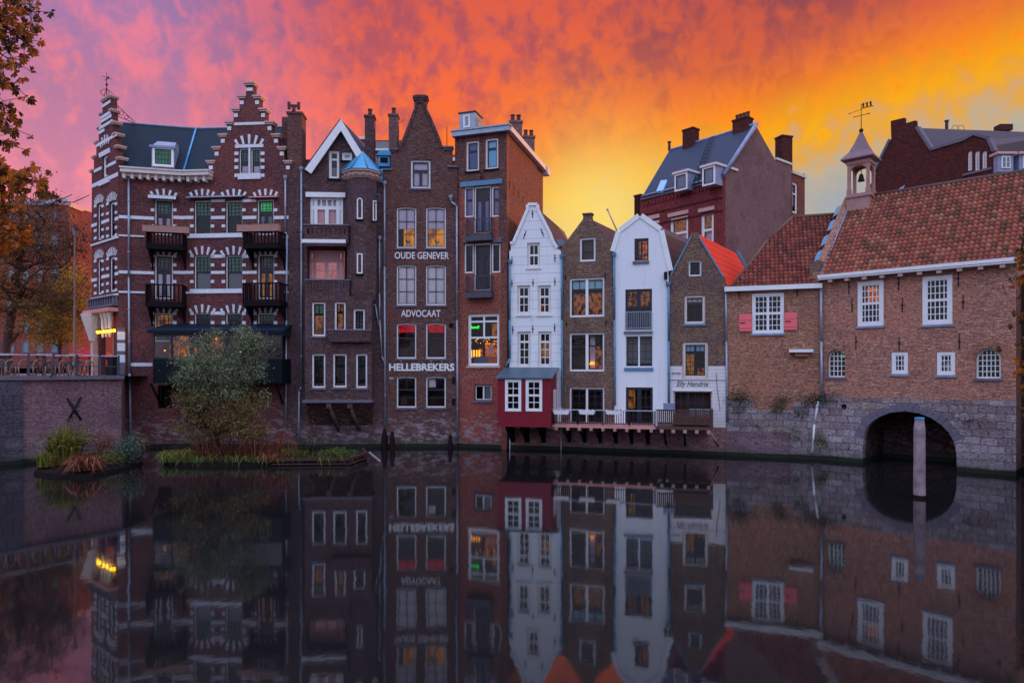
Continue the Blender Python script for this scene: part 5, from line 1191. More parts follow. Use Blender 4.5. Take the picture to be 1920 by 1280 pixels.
ho = [(1255, 900), (1361, 900), (1361, 527), (1360, 519), (1356, 519), (1311, 444), (1309, 436), (1296, 436), (1295, 444), (1258, 514), (1255, 518)]
Hh.wall(ho, 'brick_mossy')
Hh.holes, keep = [], Hh.holes
m = MB(); u0, u1 = Hh.q(1255.5, 700)[0], Hh.q(1360.5, 700)[0]; zt = Hh.q(1308, 686)[1]; zb_ = Hh.q(1308, 800)[1]
hs = [h for h in keep if min(p[1] for p in h) < zt - .3]
out = [(u0, zb_), (u1, zb_), (u1, zt), (u0, zt)]
# the painted storey, cut round the door and the window
hw = [(min(p[0] for p in h), max(p[0] for p in h), min(p[1] for p in h), max(p[1] for p in h)) for h in hs]
hw.sort(key=lambda a: a[2]); (da, db, dz0, dz1), (wa, wb, wz0, wz1) = hw[0], hw[1]
e_ = .004
for (a, b_, c, d) in ((u0, da - e_, zb_, dz1), (db + e_, u1, zb_, dz1), (u0, u1, dz1 + .003, wz0 - e_), (u0, wa - e_, wz0 - e_ + .002, zt), (wb + e_, u1, wz0 - e_ + .002, zt)): m.box(a, b_, -.04, -.001, c, d)
Hh.add(m, 'painted_storey', 'white_brickface')
Hh.bars('moulding', 'stone_grey', [(1256, 712, 1360, 713.2)], -.055, -.041)
Hh.lettering('Elly Hendrix', 1269, 1329, 714.5, 727, 'dark_frame', offset=-.004, shear=.35, v=-.045)
Hh.lettering('brons', 1260, 1276, 696, 702, 'grey_rail', v=-.045)
anchors(Hh, [(1343, 696)], h=.3)
m = MB(); pr = None
for x, y in ((1343, 700), (1345, 730), (1348, 750), (1350, 770)): u, z = Hh.q(x, y, -.05); pr and m.tube(pr, (u, -.06, z), .012, seg=4); pr = (u, -.06, z)
Hh.add(m, 'cable', 'black_iron')
m = MB(); vp = Hh.poly([(1357, 519), (1311, 443)]); vq = Hh.poly([(1295, 443), (1257, 516)])
for a, b_ in (vp, vq):
    d = (Vector(b_) - Vector(a)).normalized(); nn = Vector((-d.y, d.x)); p, q_ = Vector(a), Vector(b_); m.prism([tuple(p - nn * .02), tuple(q_ - nn * .02), tuple(q_ + nn * .06), tuple(p + nn * .06)], -.06, .36)
Hh.add(m, 'gable_flashing', 'blue_paint')
sH = vpskew(Hh, 1803)
slope_roof(Hh, [(1309, 438), (1358, 522), (1366, 536)], 6.6, sH, 'orange_tiles'); slope_roof(Hh, [(1256, 519), (1296, 438), (1309, 438)], 6.6, sH, 'orange_tiles')
shell(Hh, [(1256, 522), (1297, 441), (1308, 441), (1360, 528)], 6.5, sH, 'brick_mossy')
m = MB(); 
for a, b_ in (((1309, 436), (1360, 524)),):
    p, q_ = Hh.q(*a), Hh.q(*b_); m.prism([p, q_, (q_[0] + .16, q_[1]), (p[0] + .16, p[1])], 6.62, 6.8)
o = Hh.add(m, 'rear_verge', 'blue_paint'); o.matrix_basis = Matrix.Translation((sH * 6.6, 0, .1))
Hh.pipe([(1361, 542), (1362, 640), (1364, 790)], .05)
Hh.add(MB().box(.0, Hh.L, -.04, -.001, -.6, zb_ - .003), 'plinth', 'pink_render')

# ---------------------------------------------------------------- decks over the water
DK = Facade(1036, 34.35, 1229, 32.95, None, 'iron_deck', 'long timber deck with dark iron railing over the water, beside the red box bay', 'deck')
zf = DK.q(1130, 797.5)[1]; zt = DK.q(1130, 768.5)[1]
DK.add(MB().box(0, DK.L, 0, 2.0, zf - .13, zf), 'floor', 'pink_wood')
m = MB(); n = 46
for k in range(n + 1): u = DK.L * k / n; m.box(u - .016, u + .016, .04, .07, zf + .06, zt - .03)
m.box(0, DK.L, .03, .076, zf + .08, zf + .12); DK.add(m, 'balusters', 'black_iron')
m = MB()
for k in range(5): u = DK.L * k / 4; u = min(max(u, .03), DK.L - .03); m.box(u - .03, u + .03, .02, .08, zf + .001, zt - .03)
DK.add(m, 'posts', 'black_iron'); DK.add(MB().box(-.05, DK.L + .02, .0, .1, zt - .028, zt + .012), 'handrail', 'rail_light')
m = MB()
for k in range(9): u = .2 + (DK.L - .4) * k / 8; m.box(u - .07, u + .07, -.06, 1.9, zf - .27, zf - .133)
DK.add(m, 'joists', 'old_timber')
for k in range(6):
    u = .5 + (DK.L - 1) * k / 5; m = MB(); m.box(u - .08, u + .08, 1.72, 1.86, .45, zf - .28); m.tube((u, 1.75, .55), (u, .4, zf - .30), .07, seg=6); DK.add(m, 'bracket', 'dark_wood')
for k, xx in enumerate((1053, 1101, 1151)):
    u, z = DK.q(xx, 775, -.12); o = DK.world(u, -.13, z - .02)
    names = ('white plastic flower trough hooked on the iron railing, nearest the red box bay', 'white plastic flower trough hooked on the middle of the iron railing', 'white flower trough with green sprigs on the iron railing, rightmost of three')
    planter_box(DK, xx - 15, 770, xx + 15, 776.5, -.14, 'white_paint', names[k], 'flower_trough', 'flower trough', flare=.07, n=(6, 6, 22)[k], ph=.12, group='flower troughs on the iron railing')
DW_ = Facade(1229, 32.95, 1337, 32.2, None, 'wooden_deck', 'brown timber balcony with slatted wooden railing in front of the white painted shop floor', 'deck')
zf2 = DW_.q(1283, 800)[1]; zt2_ = DW_.q(1283, 768)[1]
DW_.add(MB().box(.03, DW_.L, 0, 1.75, zf2 - .14, zf2), 'floor', 'brown_wood')
m = MB()
for k in range(27): u = .08 + (DW_.L - .16) * k / 26; m.box(u - .035, u + .035, .03, .06, zf2 + .1, zt2_ - .06)
for k in range(12): v = .12 + 1.5 * k / 11; m.box(DW_.L - .05, DW_.L - .02, v - .035, v + .035, zf2 + .1, zt2_ - .06)
DW_.add(m, 'slats', 'brown_wood')
m = MB(); m.box(.03, DW_.L, .0, .09, zt2_ - .058, zt2_); m.box(.03, DW_.L - .05, .062, .09, zf2 + .12, zf2 + .2); m.box(DW_.L - .09, DW_.L, .092, 1.7, zt2_ - .055, zt2_ + .003); DW_.add(m, 'handrail', 'brown_wood')
m = MB(); m.box(.0, .08, .0, .08, zf2 + .001, zt2_ + .02); DW_.add(m, 'end_post', 'rail_light')
m = MB(); m.box(DW_.L - .08, DW_.L + .01, .01, .1, zf2 + .001, zt2_ + .02); DW_.add(m, 'corner_post', 'brown_wood')
m = MB()
for k in range(5): u = .3 + (DW_.L - .5) * k / 4; m.box(u - .08, u + .08, -.06, 1.6, zf2 - .30, zf2 - .143)
DW_.add(m, 'joists', 'old_timber'); m = MB(); m.tube((DW_.L - .1, .15, zf2 - .3), (DW_.L + .25, 1.5, .5), .06, seg=6); DW_.add(m, 'brace', 'old_timber')
m = MB(); m.tube((DW_.L * .5, .15, zf2 - .3), (DW_.L * .5, 1.5, .5), .06, seg=6); m.tube((.4, .15, zf2 - .3), (.4, 1.5, .5), .06, seg=6); DW_.add(m, 'brace', 'dark_wood')
planter_box(DW_, 1244, 757, 1265.5, 767.5, .05, 'lead', 'grey zinc planter standing on the rail of the wooden balcony', 'zinc_planter', 'planter', n=10, ph=.08)
pb = planter_box(DW_, 1262, 790, 1330, 798, .45, 'brown_wood', 'low box of yellowish and reddish plants on the floor behind the wooden balcony slats', 'plant_trough', 'planter', n=160, ph=.45, plants='grass_rust')

# ================================================================ OLD TILED HOUSE AND GUILD HOUSE
I_ = Facade(1361, 33.75, 1540, 32.3, None, 'tiled_wing', 'low brown brick house with red pantile roof and a white window with two pink shutters', 'building')
I_.window(1410, 549.5, 1470, 625, [(0, 0, .5, .5, 3, 3), (.5, 0, 1, .5, 3, 3), (0, .5, .5, 1, 3, 3), (.5, .5, 1, 1, 3, 3)], fw=.11, frame='white_paint', bw=.03, sw=.06, recess=.02, sill='lead', inner='dark_shop')
for x0, x1, y0, y1 in ((1385.5, 1410.2, 589, 621), (1469.8, 1495, 586, 618.5)):
    u0, u1, z0_, z1_ = I_.rect(x0, y0, x1, y1); m = MB(); m.box(u0 + .01, u1 - .01, -.07, -.03, z0_, z1_)
    m.box(u0 + .03, u1 - .03, -.09, -.071, z1_ - .28, z1_ - .20); m.box(u0 + .03, u1 - .03, -.09, -.071, z0_ + .15, z0_ + .23); m2 = I_.add(m, 'shutter', 'pink_shutter'); I_.add(MB().box(u0 + .05, u0 + .3, -.1, -.091, (z0_ + z1_) / 2 - .02, (z0_ + z1_) / 2 + .02), 'latch', 'black_iron', m2)
yb_ = 752
ztop = I_.q(1450, 541)[1]; L = I_.L
zs = [I_.q(1450, 752)[1], 0]
I_.wall([(0, zs[0]), (L + .02, zs[0]), (L + .02, ztop), (0, ztop)], 'brick_old', px=False, thick=.35)
I_.add(MB().prism([(0, -.6), (L + .02, -.6), (L + .02, zs[0] - .003), (L * .72, zs[0] - .003), (L * .72, zs[0] - .42), (L * .3, zs[0] - .42), (L * .3, zs[0] - .003), (0, zs[0] - .003)], .0, .35), 'stone_base', 'stone_block')
I_.add(MB().box(L * .3 + .003, L * .72 - .003, .005, .35, zs[0] - .417, zs[0] - .003), 'brick_infill', 'brick_old')
I_.add(MB().box(0.01, L * .68, -.06, -.001, -.6, 1.25), 'brick_plinth', 'brick_quay')
I_.trim([(1479, 655, 1524, 660.5)], 'white_paint', 'stone_shelf', -.35)
m = MB(); m.box(I_.q(1490, 661)[0], I_.q(1516, 661)[0], -.2, -.001, I_.q(1500, 668)[1], I_.q(1500, 661)[1]); I_.add(m, 'corbel', 'brick_guild')
ze_ = (I_.q(1367, 543)[1] + I_.q(1536, 532.5)[1]) / 2
m = MB(); m.box(-.05, L + .02, -.28, -.02, ze_ - .16, ze_ + .06); I_.add(m, 'gutter', 'white_paint')
anchors(I_, [(1386, 548), (1495, 545)], h=.6)
def tiled(f, ul, ur, zeave, s, rise, outline_px, mat, skewl=0):
    """sloping tile sheet: eave at v=-.15, ridge at v=s"""
    U = Vector((1, 0, 0)); V = Vector((0, s + .15, rise)); Ln = V.length; V.normalize(); O = Vector((0, -.15, zeave))
    return O, U, V, Ln
def slopept(f, x, y, zeave, s, rise):
    """where the sight line through (x, y) meets the sloping roof plane, as (u, distance up the slope)"""
    o = L3(f, Vector((0, 0, H))); d = L3(f, Vector(((x - 960) / F, 1, (HY - y) / F)) + Vector((0, 0, H))) - o
    Vd = Vector((0, s + .15, rise)).normalized(); n = Vector((0, -Vd.z, Vd.y)); O = Vector((0, -.15, zeave))
    t = (O - o).dot(n) / d.dot(n); P = o + d * t; return (P.x, (P - O).dot(Vd))
sI, rI = 4.0, 4.35
O_, U_, V_, Ln = tiled(I_, 0, L, ze_ + .02, sI, rI, None, None)
sp = lambda x, y: slopept(I_, x, y, ze_ + .02, sI, rI)
outI = [sp(1372, 543), sp(1534, 534), sp(1583, 403), sp(1487, 409), sp(1440, 452)]
outI[0] = (outI[0][0], 0); outI[1] = (outI[1][0], 0)
I_.add(tile_patch((O_, U_, V_, outI), .20, .27), 'roof', 'pantile_dark')
m = MB(); m.m = 0
pp = [O_ + U_ * a + V_ * b_ - Vector((0, 0, .07)) for a, b_ in outI]; m.face(*m.pts(pp)); I_.add(m, 'roof_boarding', 'dark_wood')
m = MB(); Pn = Vector((0, 0, .04))
m.path([O_ + U_ * a + V_ * b_ + Pn for a, b_ in (outI[0], outI[4], outI[3])], .10, 6); I_.add(m, 'hip_tiles', 'pantile'); m = MB(); m.path([O_ + U_ * a + V_ * b_ + Pn for a, b_ in (outI[3], outI[2])], .11, 6); I_.add(m, 'ridge_tiles', 'pantile')
# far slope of the roof and rear wall
m = MB(); a = O_ + U_ * outI[3][0] + V_ * outI[3][1]; b_ = O_ + U_ * outI[2][0] + V_ * outI[2][1]; h = O_ + U_ * outI[4][0] + V_ * outI[4][1]; bb = Vector((0, 4, -4.5))
m.quad(b_, a, a + bb, b_ + bb); c0 = O_ + U_ * outI[0][0]; m.face(*m.pts([c0, c0 + Vector((0, 8.3, 0)), a + bb, a, h])); I_.add(m, 'rear_roof', 'brown_tiles')
I_.add(MB().prism([(0.02, -.5), (L, -.5), (L, ze_ - .1), (0.02, ze_ - .1)], .36, 7.8, front=False), 'rear_wall', 'brick_old')

J = Facade(1540, 32.3, 1905, 27.2, None, 'guild_house', 'old brick house over a stone arch, with pantile roof and bell turret', 'building')
L = J.L
J.window(1607.5, 526.5, 1656.8, 611, [(0, 0, 1, .5, 5, 3), (0, .5, 1, 1, 5, 3)], fw=.15, bw=.035, sw=.055, sill='lead', recess=.02, inner='dark_shop', shades=[(.15, .05, .75, .45, 'glow_orange', .5, 'window_glow')])
J.window(1729, 516.5, 1785.8, 608, [(0, 0, 1, .5, 5, 3), (0, .5, 1, 1, 5, 3)], fw=.15, bw=.035, sw=.055, sill='lead', recess=.02, inner='dark_shop')
J.window(1671.5, 660, 1702.3, 701, grid=(3, 3), fw=.12, bw=.03, sw=.05, recess=.02, sill='lead', inner='dark_shop')
J.window(1756.5, 659.5, 1791, 703, grid=(3, 3), fw=.12, bw=.03, sw=.05, recess=.02, sill='lead', inner='dark_shop', shades=[(.35, .45, .85, 1, 'curtain_white', .35, 'figurine')])
J.window(1551, 655.5, 1584.5, 707, grid=(4, 5), fw=.06, bw=.035, arch=1.0, recess=.2, sill='stone_grey', inner='dark_shop', shades=[(.62, .16, .92, .26, 'glow_green', .3, 'exit_light')])
J.window(1829, 652, 1876.5, 709.5, grid=(5, 5), fw=.07, bw=.035, arch=1.0, recess=.2, sill='stone_grey', inner='dark_shop')
arch_px = [(1617, 900), (1617.5, 850), (1619, 820), (1624, 803), (1634, 791), (1648, 781.5), (1668, 773.5), (1698, 770.5), (1724, 774.5), (1746, 783), (1765, 796), (1779, 810), (1788, 826), (1793, 848), (1795, 900)]
ap_l = J.poly(arch_px); ap_l = [(p[0], p[1]) for p in ap_l]
zJ = (J.q(1545, 522.5)[1] + J.q(1893, 490.5)[1]) / 2; zst = J.q(1700, 747)[1]
J.holes_w = J.holes
outw = [(0, zst), (L, zst), (L, zJ), (0, zJ)]
J.wall(outw, 'brick_guild', px=False, thick=.4)
outb = [(0, -.6)] + [(ap_l[0][0], -.6)] + ap_l[1:-1] + [(ap_l[-1][0], -.6), (L, -.6), (L, zst - .003), (0, zst - .003)]
J.add(MB().prism(outb, 0, .4), 'stone_base', 'stone_block')
# dressed ring round the arch
cx = sum(p[0] for p in ap_l[1:-1]) / (len(ap_l) - 2); m = MB(); ring = ap_l[2:-2]
for k, (a, b_) in enumerate(zip(ring, ring[1:])):
    for f0, f1 in ((0, .5), (.5, 1)):
        p = Vector(a).lerp(Vector(b_), f0 + .02); q_ = Vector(a).lerp(Vector(b_), f1 - .02); d = (q_ - p).normalized(); nn = Vector((-d.y, d.x)); w_ = .30 + .06 * random.random()
        m.prism([tuple(p), tuple(q_), tuple(q_ + nn * w_), tuple(p + nn * w_)], -.025 - .01 * random.random(), -.001)
J.add(m, 'arch_stones', 'stone_grey')
# vault and end wall under the house
m = MB(); ins = [(p[0], p[1] + .0) for p in ap_l]; m.prism([(ins[0][0], -.6)] + ins[1:-1] + [(ins[-1][0], -.6)], .401, 3.2, front=False, back=False)
m2 = MB(); 
for f_, v_, n_ in zip(m.f, m.r, m.sm): m2.f.append(f_[::-1])
m2.v = m.v; m2.r = m.r; m2.mi = m.mi; m2.sm = m.sm; J.add(m2, 'vault', 'shaded_brick')
J.add(MB().box(ap_l[0][0] - .3, ap_l[-1][0] + .3, 3.21, 3.4, -.6, zst), 'vault_end_wall', 'shaded_brick')
m = MB(); m.box(0, L + .05, -.42, -.03, zJ - .10, zJ + .10); m.box(-.02, L + .08, -.46, -.421, zJ - .02, zJ + .12); J.add(m, 'gutter', 'white_paint')
for k in range(10): u = .5 + (L - .9) * k / 9; J.add(MB().box(u - .09, u + .09, -.36, -.003, zJ - .24, zJ - .104), 'gutter_bracket', 'stone_buff')
anchors(J, [(1592, 538), (1598, 572), (1605, 641), (1685, 532), (1692, 572), (1686, 644), (1797, 522), (1806, 566), (1799, 640)], h=.62)
for (xa, xb, yt, yb2, n) in ((1829, 1876.5, 652, 709, 15), (1551, 1584.5, 655.5, 707, 11)):
    u0, u1, z0_, z1_ = J.rect(xa, yt, xb, yb2); c = (u0 + u1) / 2; r0 = (u1 - u0) / 2; cz = z1_ - r0; m = MB()
    for k in range(n):
        a = math.pi * (k + .5) / n; da = math.pi / n * .42; m.prism([(c + rr * math.cos(aa), cz + rr * math.sin(aa)) for rr, aa in ((r0 + .02, a - da), (r0 + .34, a - da), (r0 + .34, a + da), (r0 + .02, a + da))], -.012, -.001)
    J.add(m, 'relieving_arch', 'brick_old')
m = MB(); ps = []
for x, y in ((1539.5, 541), (1540, 640), (1541, 745)): u, z = J.q(x, y, -.14); ps.append((u, -.14, z))
m.path(ps, .06); J.add(m, 'downpipe', 'zinc')
m = MB(); ps = []
for x, y in ((1534, 752), (1527, 795), (1523, 848)): u, z = J.q(x, y, -.16); ps.append((u, -.16, z))
m.path(ps, .055); J.add(m, 'drain_pipe', 'white_paint')
m = MB(); u, z = J.q(1583, 761); m.tube((u, -.06, z), (u, .02, z), .11, seg=10); J.add(m, 'outlet', 'dark_room')
sJ, rJ = 4.0, 4.45
O_, U_, V_, Ln = tiled(J, 0, L, zJ + .1, sJ, rJ, None, None); sp = lambda x, y: slopept(J, x, y, zJ + .1, sJ, rJ)
RL = sp(1760, 349)[1]
oL, oR = sp(1534, 521)[0], L + .2
outJ = [(oL + .05, 0), (oR, 0), (oR, RL), (sp(1590, 402)[0] - .05, RL), (sp(1585, 402)[0], sp(1585, 402)[1])]
J.add(tile_patch((O_, U_, V_, outJ), .20, .28), 'roof', 'pantile')
m = MB(); m.face(*m.pts([O_ + U_ * a + V_ * b_ - Vector((0, 0, .07)) for a, b_ in outJ])); J.add(m, 'roof_boarding', 'dark_wood')
m = MB(); m.path([O_ + U_ * (outJ[3][0] + .9) + V_ * (RL + .05), O_ + U_ * oR + V_ * (RL + .05)], .13, 8); J.add(m, 'ridge_tiles', 'brown_wood')
m = MB(); a = O_ + U_ * outJ[3][0] + V_ * RL; b_ = O_ + U_ * oR + V_ * RL; bb = Vector((0, 4.2, -4.7)); m.quad(b_, a, a + bb, b_ + bb); J.add(m, 'rear_roof', 'brown_tiles')
# left verge with a brick pier and lead flashings
m = MB(); a = O_ + U_ * (oL - .06); c = O_ + U_ * (outJ[4][0] - .06) + V_ * RL; up = Vector((0, -.2, .26))
i = m.pts([a + Vector((-.22, 0, -.3)), a + Vector((.1, 0, -.3)), c + Vector((.1, 0, -.3)), c + Vector((-.22, 0, -.3)), a + Vector((-.22, 0, .16)), a + Vector((.1, 0, .16)), c + Vector((.1, 0, .16)), c + Vector((-.22, 0, .16))])
for q_ in ((0, 3, 2, 1), (4, 5, 6, 7), (0, 1, 5, 4), (1, 2, 6, 5), (2, 3, 7, 6), (3, 0, 4, 7)): m.face(*[i[k] for k in q_])
J.add(m, 'verge_parapet', 'brick_old')
m = MB(); m.tube(a + Vector((.14, 0, .08)), c + Vector((.14, 0, .08)), .05, seg=5); J.add(m, 'flashing', 'lead')
m = MB()
for k in range(4): p = a.lerp(c, .18 + .2 * k) + Vector((-.34, -.02, .02)); q_ = a.lerp(c, .30 + .2 * k) + Vector((-.34, -.02, .05)); m.quad(p + Vector((-.12, 0, .02)), p + Vector((.12, 0, .12)), q_ + Vector((.12, 0, .12)), q_ + Vector((-.12, 0, .02)))
J.add(m, 'step_flashing', 'blue_paint')
J.add(MB().box(oL - .45, oL + .05, -.12, .45, zJ - .3, zJ + .85), 'verge_pier', 'brick_mossy')
J.add(MB().prism([(0.02, -.5), (L - .01, -.5), (L - .01, zJ - .15), (.02, zJ - .15)], 3.5, 8.2), 'rear_wall', 'brick_guild')
# gable end at the right (seen as a dark strip) with raised edge
m = MB(); g3 = [Vector((L, .4, -.6)), Vector((L, 8.2, -.6)), Vector((L, 8.2, zJ)), Vector((L, 4.05, zJ + 4.5)), Vector((L, .0, zJ))]
m.face(*m.pts(g3)); J.add(m, 'gable_end', 'brick_guild')
# bell turret
s_ = .7
tp = slopept(J, 1611, 402, zJ + .1, sJ, rJ); ct = O_ + U_ * tp[0] + Vector((0, sJ + .0, 0)); cu, cv_ = tp[0] + .35, sJ - .15
k_ = J.world(cu, cv_, 0); Dt = k_.y
# the turret stands on the ridge line through column 1613
tu = None
for it in range(200):
    uu = it * .05; Pw = J.world(uu, sJ - .35, 0)
    if (Pw.x / Pw.y) * F + 960 >= 1613: tu = uu; Dt = Pw.y; break
zt = lambda y: ZW(y, Dt)
tw = .44
TB = Facade(0, 1, 1, 1, J); m = MB(); tv_ = sJ - .35
m.box(tu - .53, tu + .53, tv_ - .53, tv_ + .53, zt(412), zt(373)); bt_ = J.add(m, 'bell_turret', 'turret_wood')
m = MB(); m.box(tu - .60, tu + .60, tv_ - .60, tv_ + .60, zt(372.8), zt(369.5)); m.box(tu - .54, tu + .54, tv_ - .54, tv_ + .54, zt(369.3), zt(366))
for sx_ in (-1, 1):
    for sy_ in (-1, 1):
        m.box(tu + sx_ * tw - .10, tu + sx_ * tw + .10, tv_ + sy_ * tw - .10, tv_ + sy_ * tw + .10, zt(365.8), zt(357)); m.box(tu + sx_ * tw - .07, tu + sx_ * tw + .07, tv_ + sy_ * tw - .07, tv_ + sy_ * tw + .07, zt(356.9), zt(311))
m.box(tu - .55, tu + .55, tv_ - .55, tv_ + .55, zt(310.9), zt(304.5))
for (dx, dy) in ((0, -1), (0, 1), (1, 0), (-1, 0)):
    n_ = 8; r_ = tw - .07; zc4 = zt(325); pts_ = [(-r_, zt(311.1)), (-r_, zc4)] + [(-r_ + .0 + r_ - r_ * math.cos(math.pi * k / n_), zc4 + (zt(313) - zc4) * math.sin(math.pi * k / n_)) for k in range(1, n_)] + [(r_, zc4), (r_, zt(311.1))]
    mm = MB(); mm.prism(pts_, -.05, .05)
    for f_ in mm.f:
        m.face(*m.pts([((tu + mm.v[i][0], tv_ + dy * tw + mm.v[i][1], mm.v[i][2]) if dy else (tu + dx * tw + mm.v[i][1], tv_ + mm.v[i][0], mm.v[i][2])) for i in f_]))
J.add(m, 'bell_stage', 'turret_wood', bt_)
m = MB(); r2 = math.sqrt(2); m.lathe(tu, tv_, [(.56 * r2, zt(304.3)), (.76 * r2, zt(302)), (.745 * r2, zt(299.5)), (.45 * r2, zt(286)), (.26 * r2, zt(270)), (.12 * r2, zt(255)), (.05, zt(246))], 4, math.pi / 4); J.add(m, 'turret_roof', 'turret_lead', bt_)
m = MB(); m.lathe(tu, tv_, [(.17, zt(340)), (.13, zt(335)), (.09, zt(328)), (.03, zt(326))], 12); m.tube((tu, tv_, zt(327)), (tu, tv_, zt(312)), .02, seg=5); J.add(m, 'bell', 'black_iron', bt_)
# weather vane: rod, cross arm and a flag of three little figures of cut iron
m = MB(); m.ball((tu, tv_, zt(245)), .11, 8); m.tube((tu, tv_, zt(244)), (tu, tv_, zt(195)), .022, .014, 6); yb2 = zt(216.5); m.box(tu - .34, tu + .36, tv_ - .012, tv_ + .012, yb2 - .012, yb2 + .012); m.ball((tu + .36, tv_, yb2), .04, 6); m.ball((tu - .34, tv_, yb2), .035, 6)
ya2 = zt(206); m.tube((tu - .56, tv_, ya2 - .06), (tu, tv_, ya2 + .02), .012, seg=5); m.ball((tu - .56, tv_, ya2 - .06), .035, 6); m.box(tu, tu + .58, tv_ - .01, tv_ + .01, zt(204.5), zt(203.6))
for k in range(3):
    x = tu + .10 + .17 * k; z = zt(203.6); h_ = zt(194) - z
    for pl in ([(x - .06, z), (x - .02, z), (x + .01, z + h_ * .45), (x - .03, z + h_ * .45)], [(x + .02, z), (x + .06, z), (x + .03, z + h_ * .45), (x - .01, z + h_ * .45)], [(x - .035, z + h_ * .42), (x + .035, z + h_ * .42), (x + .04, z + h_ * .8), (x - .04, z + h_ * .8)], [(x - .03, z + h_ * .8), (x + .03, z + h_ * .8), (x + .02, z + h_), (x - .02, z + h_)], [(x - .09, z + h_ * .75), (x - .03, z + h_ * .6), (x - .03, z + h_ * .72), (x - .08, z + h_ * .9)]): m.prism(pl, tv_ - .012, tv_ + .012)
J.add(m, 'weather_vane', 'black_iron', bt_)
# dark neighbour beyond the guild house corner
NB = Facade(1905, 28.6, 2100, 24.5, None, 'dark_brick_annex', 'dark brick wall beyond the right end of the guild house, half hidden by leaves', 'building')
NB.add(MB().prism([(.1, -.6), (NB.L, -.6), (NB.L, 8.2), (.1, 8.2)], 0.0, 3), 'wall', 'brick_umber')
# ================================================================ BACKGROUND BUILDINGS
K = Facade(1190, 51.9, 1355, 46.0, None, 'slate_roofed_house', 'red brick house behind the row with steep slate roof and blank plaster gable', 'building')
for x0, x1, y0, y1 in ((1256, 1290, 406, 462), (1314, 1338, 398, 458), (1214, 1236, 413, 460)):
    K.window(x0, y0, x1, y1, [(0, 0, 1, .55, 1, 1), (0, .55, 1, 1, 1, 1)], fw=.13, sash='white_paint', sw=.08, inner='dark_shop', shades=[(.05, .05, .95, .6, 'glow_shelf', .3, 'curtain'), (.05, .6, .95, 1, 'curtain_lilac', .35, 'curtain')], sill='white_paint')
K.trim([(1253, 397, 1291, 404), (1310, 389, 1340, 396), (1210, 404, 1237, 411)], 'stone_buff', 'lintel', -.08)
K.wall([(1190, 700), (1355.4, 700), (1355.4, 331), (1203, 371), (1201, 365), (1190, 368)], 'brick_far_red', zb=3)
m = MB()
for k in range(22):
    x = 1206 + k * 6.8; y = 375 - (x - 1205) * .265; u, z = K.q(x, y); m.box(u, u + .16, -.1, -.001, z - .5, z - .2)
K.add(m, 'corbel_table', 'brick_far_red')
for k, dy in enumerate((0, 30, 52)):
    m = MB(); u0, z0_ = K.q(1203, 374 + dy); u1, z1_ = K.q(1355, 334 + dy * 1.1); z = (z0_ + z1_) / 2; m.box(u0, u1, -.12 if k == 0 else -.04, -.001, z - .12, z); K.add(m, 'string_course', 'stone_grey' if k == 0 else 'brick_far_wine')
chimney(K.root, (K.q(1195, 400)[0], .3), .6, .6, 8, K.q(1195, 365)[1], 'brick_far_wine', 0)
KS = Facade(1355, 46.0, 1484, 51.75, K)
KS.wall([(1355, 700), (1484, 700), (1484, 304), (1455, 302.5), (1449, 292), (1416, 233), (1355, 331)], 'plaster_grey', zb=3, name='gable_wall')
KS.bars('parapet_cap', 'cream_paint', [(1455, 301, 1485, 305)], -.08, .1)
KX = Facade(1484.5, 52.2, 1509, 53.6, K)
KX.window(1486, 342, 1496, 400, [(0, 0, 1, .35, 1, 1), (0, .35, 1, 1, 1, 1)], fw=.12, inner='dark_shop', shades=[(0, 0, 1, .75, 'curtain_white', .3, 'blind')])
KX.wall([(1484.5, 700), (1509, 700), (1509, 326), (1484.5, 326)], 'brick_side', zb=3, name='rear_extension'); KX.bars('cornice', 'cream_paint', [(1484, 325, 1510, 330)], -.12, .2)
KX.add(MB().prism([(0.01, 3), (KX.L, 3), (KX.L, KX.q(1497, 327)[1]), (.01, KX.q(1497, 327)[1])], .33, 3, front=False), 'extension_body', 'brick_side')
aK = L3(K, KS.world(*[(lambda q: (q[0], 0, q[1]))(KS.q(1416, 233))][0])); eK = L3(K, KS.world(*[(lambda q: (q[0], 0, q[1]))(KS.q(1355, 331))][0]))
rl = Vector((K.q(1255, 284, aK.y)[0], aK.y, aK.z)); el_ = Vector((K.q(1206, 371)[0], eK.y - .1, eK.z)); rb = aK + Vector((-.9, 3.6, -4.2)); aR = aK + Vector((-.25, 0, -.05))
m = MB(); er = eK + Vector((0, -.1, 0)); nb_ = Vector((.12, 0, 0)); kk = .42
m.quad(el_, er + nb_, aK + nb_, rl); m.quad(rl, aR, rb, Vector((rl.x, rb.y, rb.z))); m.quad(el_ + dn, rl + dn, aK + nb_ + dn, er + nb_ + dn)
rk = K.add(m, 'roof', 'slate'); m = MB(); m.tube(er + nb_ + Vector((0, 0, .04)), aK + nb_ + Vector((0, 0, .04)), .16, seg=5); m.tube(rl, aK, .1, seg=5); m.tube(el_, er, .09, seg=5); K.add(m, 'lead_edging', 'lead', rk)
m = MB(); m.face(*m.pts([el_, rl, Vector((rl.x, rb.y, rb.z)), Vector((el_.x, rb.y, el_.z))])); K.add(m, 'left_gable', 'brick_far_wine')
def onroof(x, y):
    o = L3(K, Vector((0, 0, H))); d = L3(K, Vector(((x - 960) / F, 1, (HY - y) / F)) + Vector((0, 0, H))) - o
    n = (er - el_).cross(rl - el_); t = (el_ - o).dot(n) / d.dot(n); return o + d * t
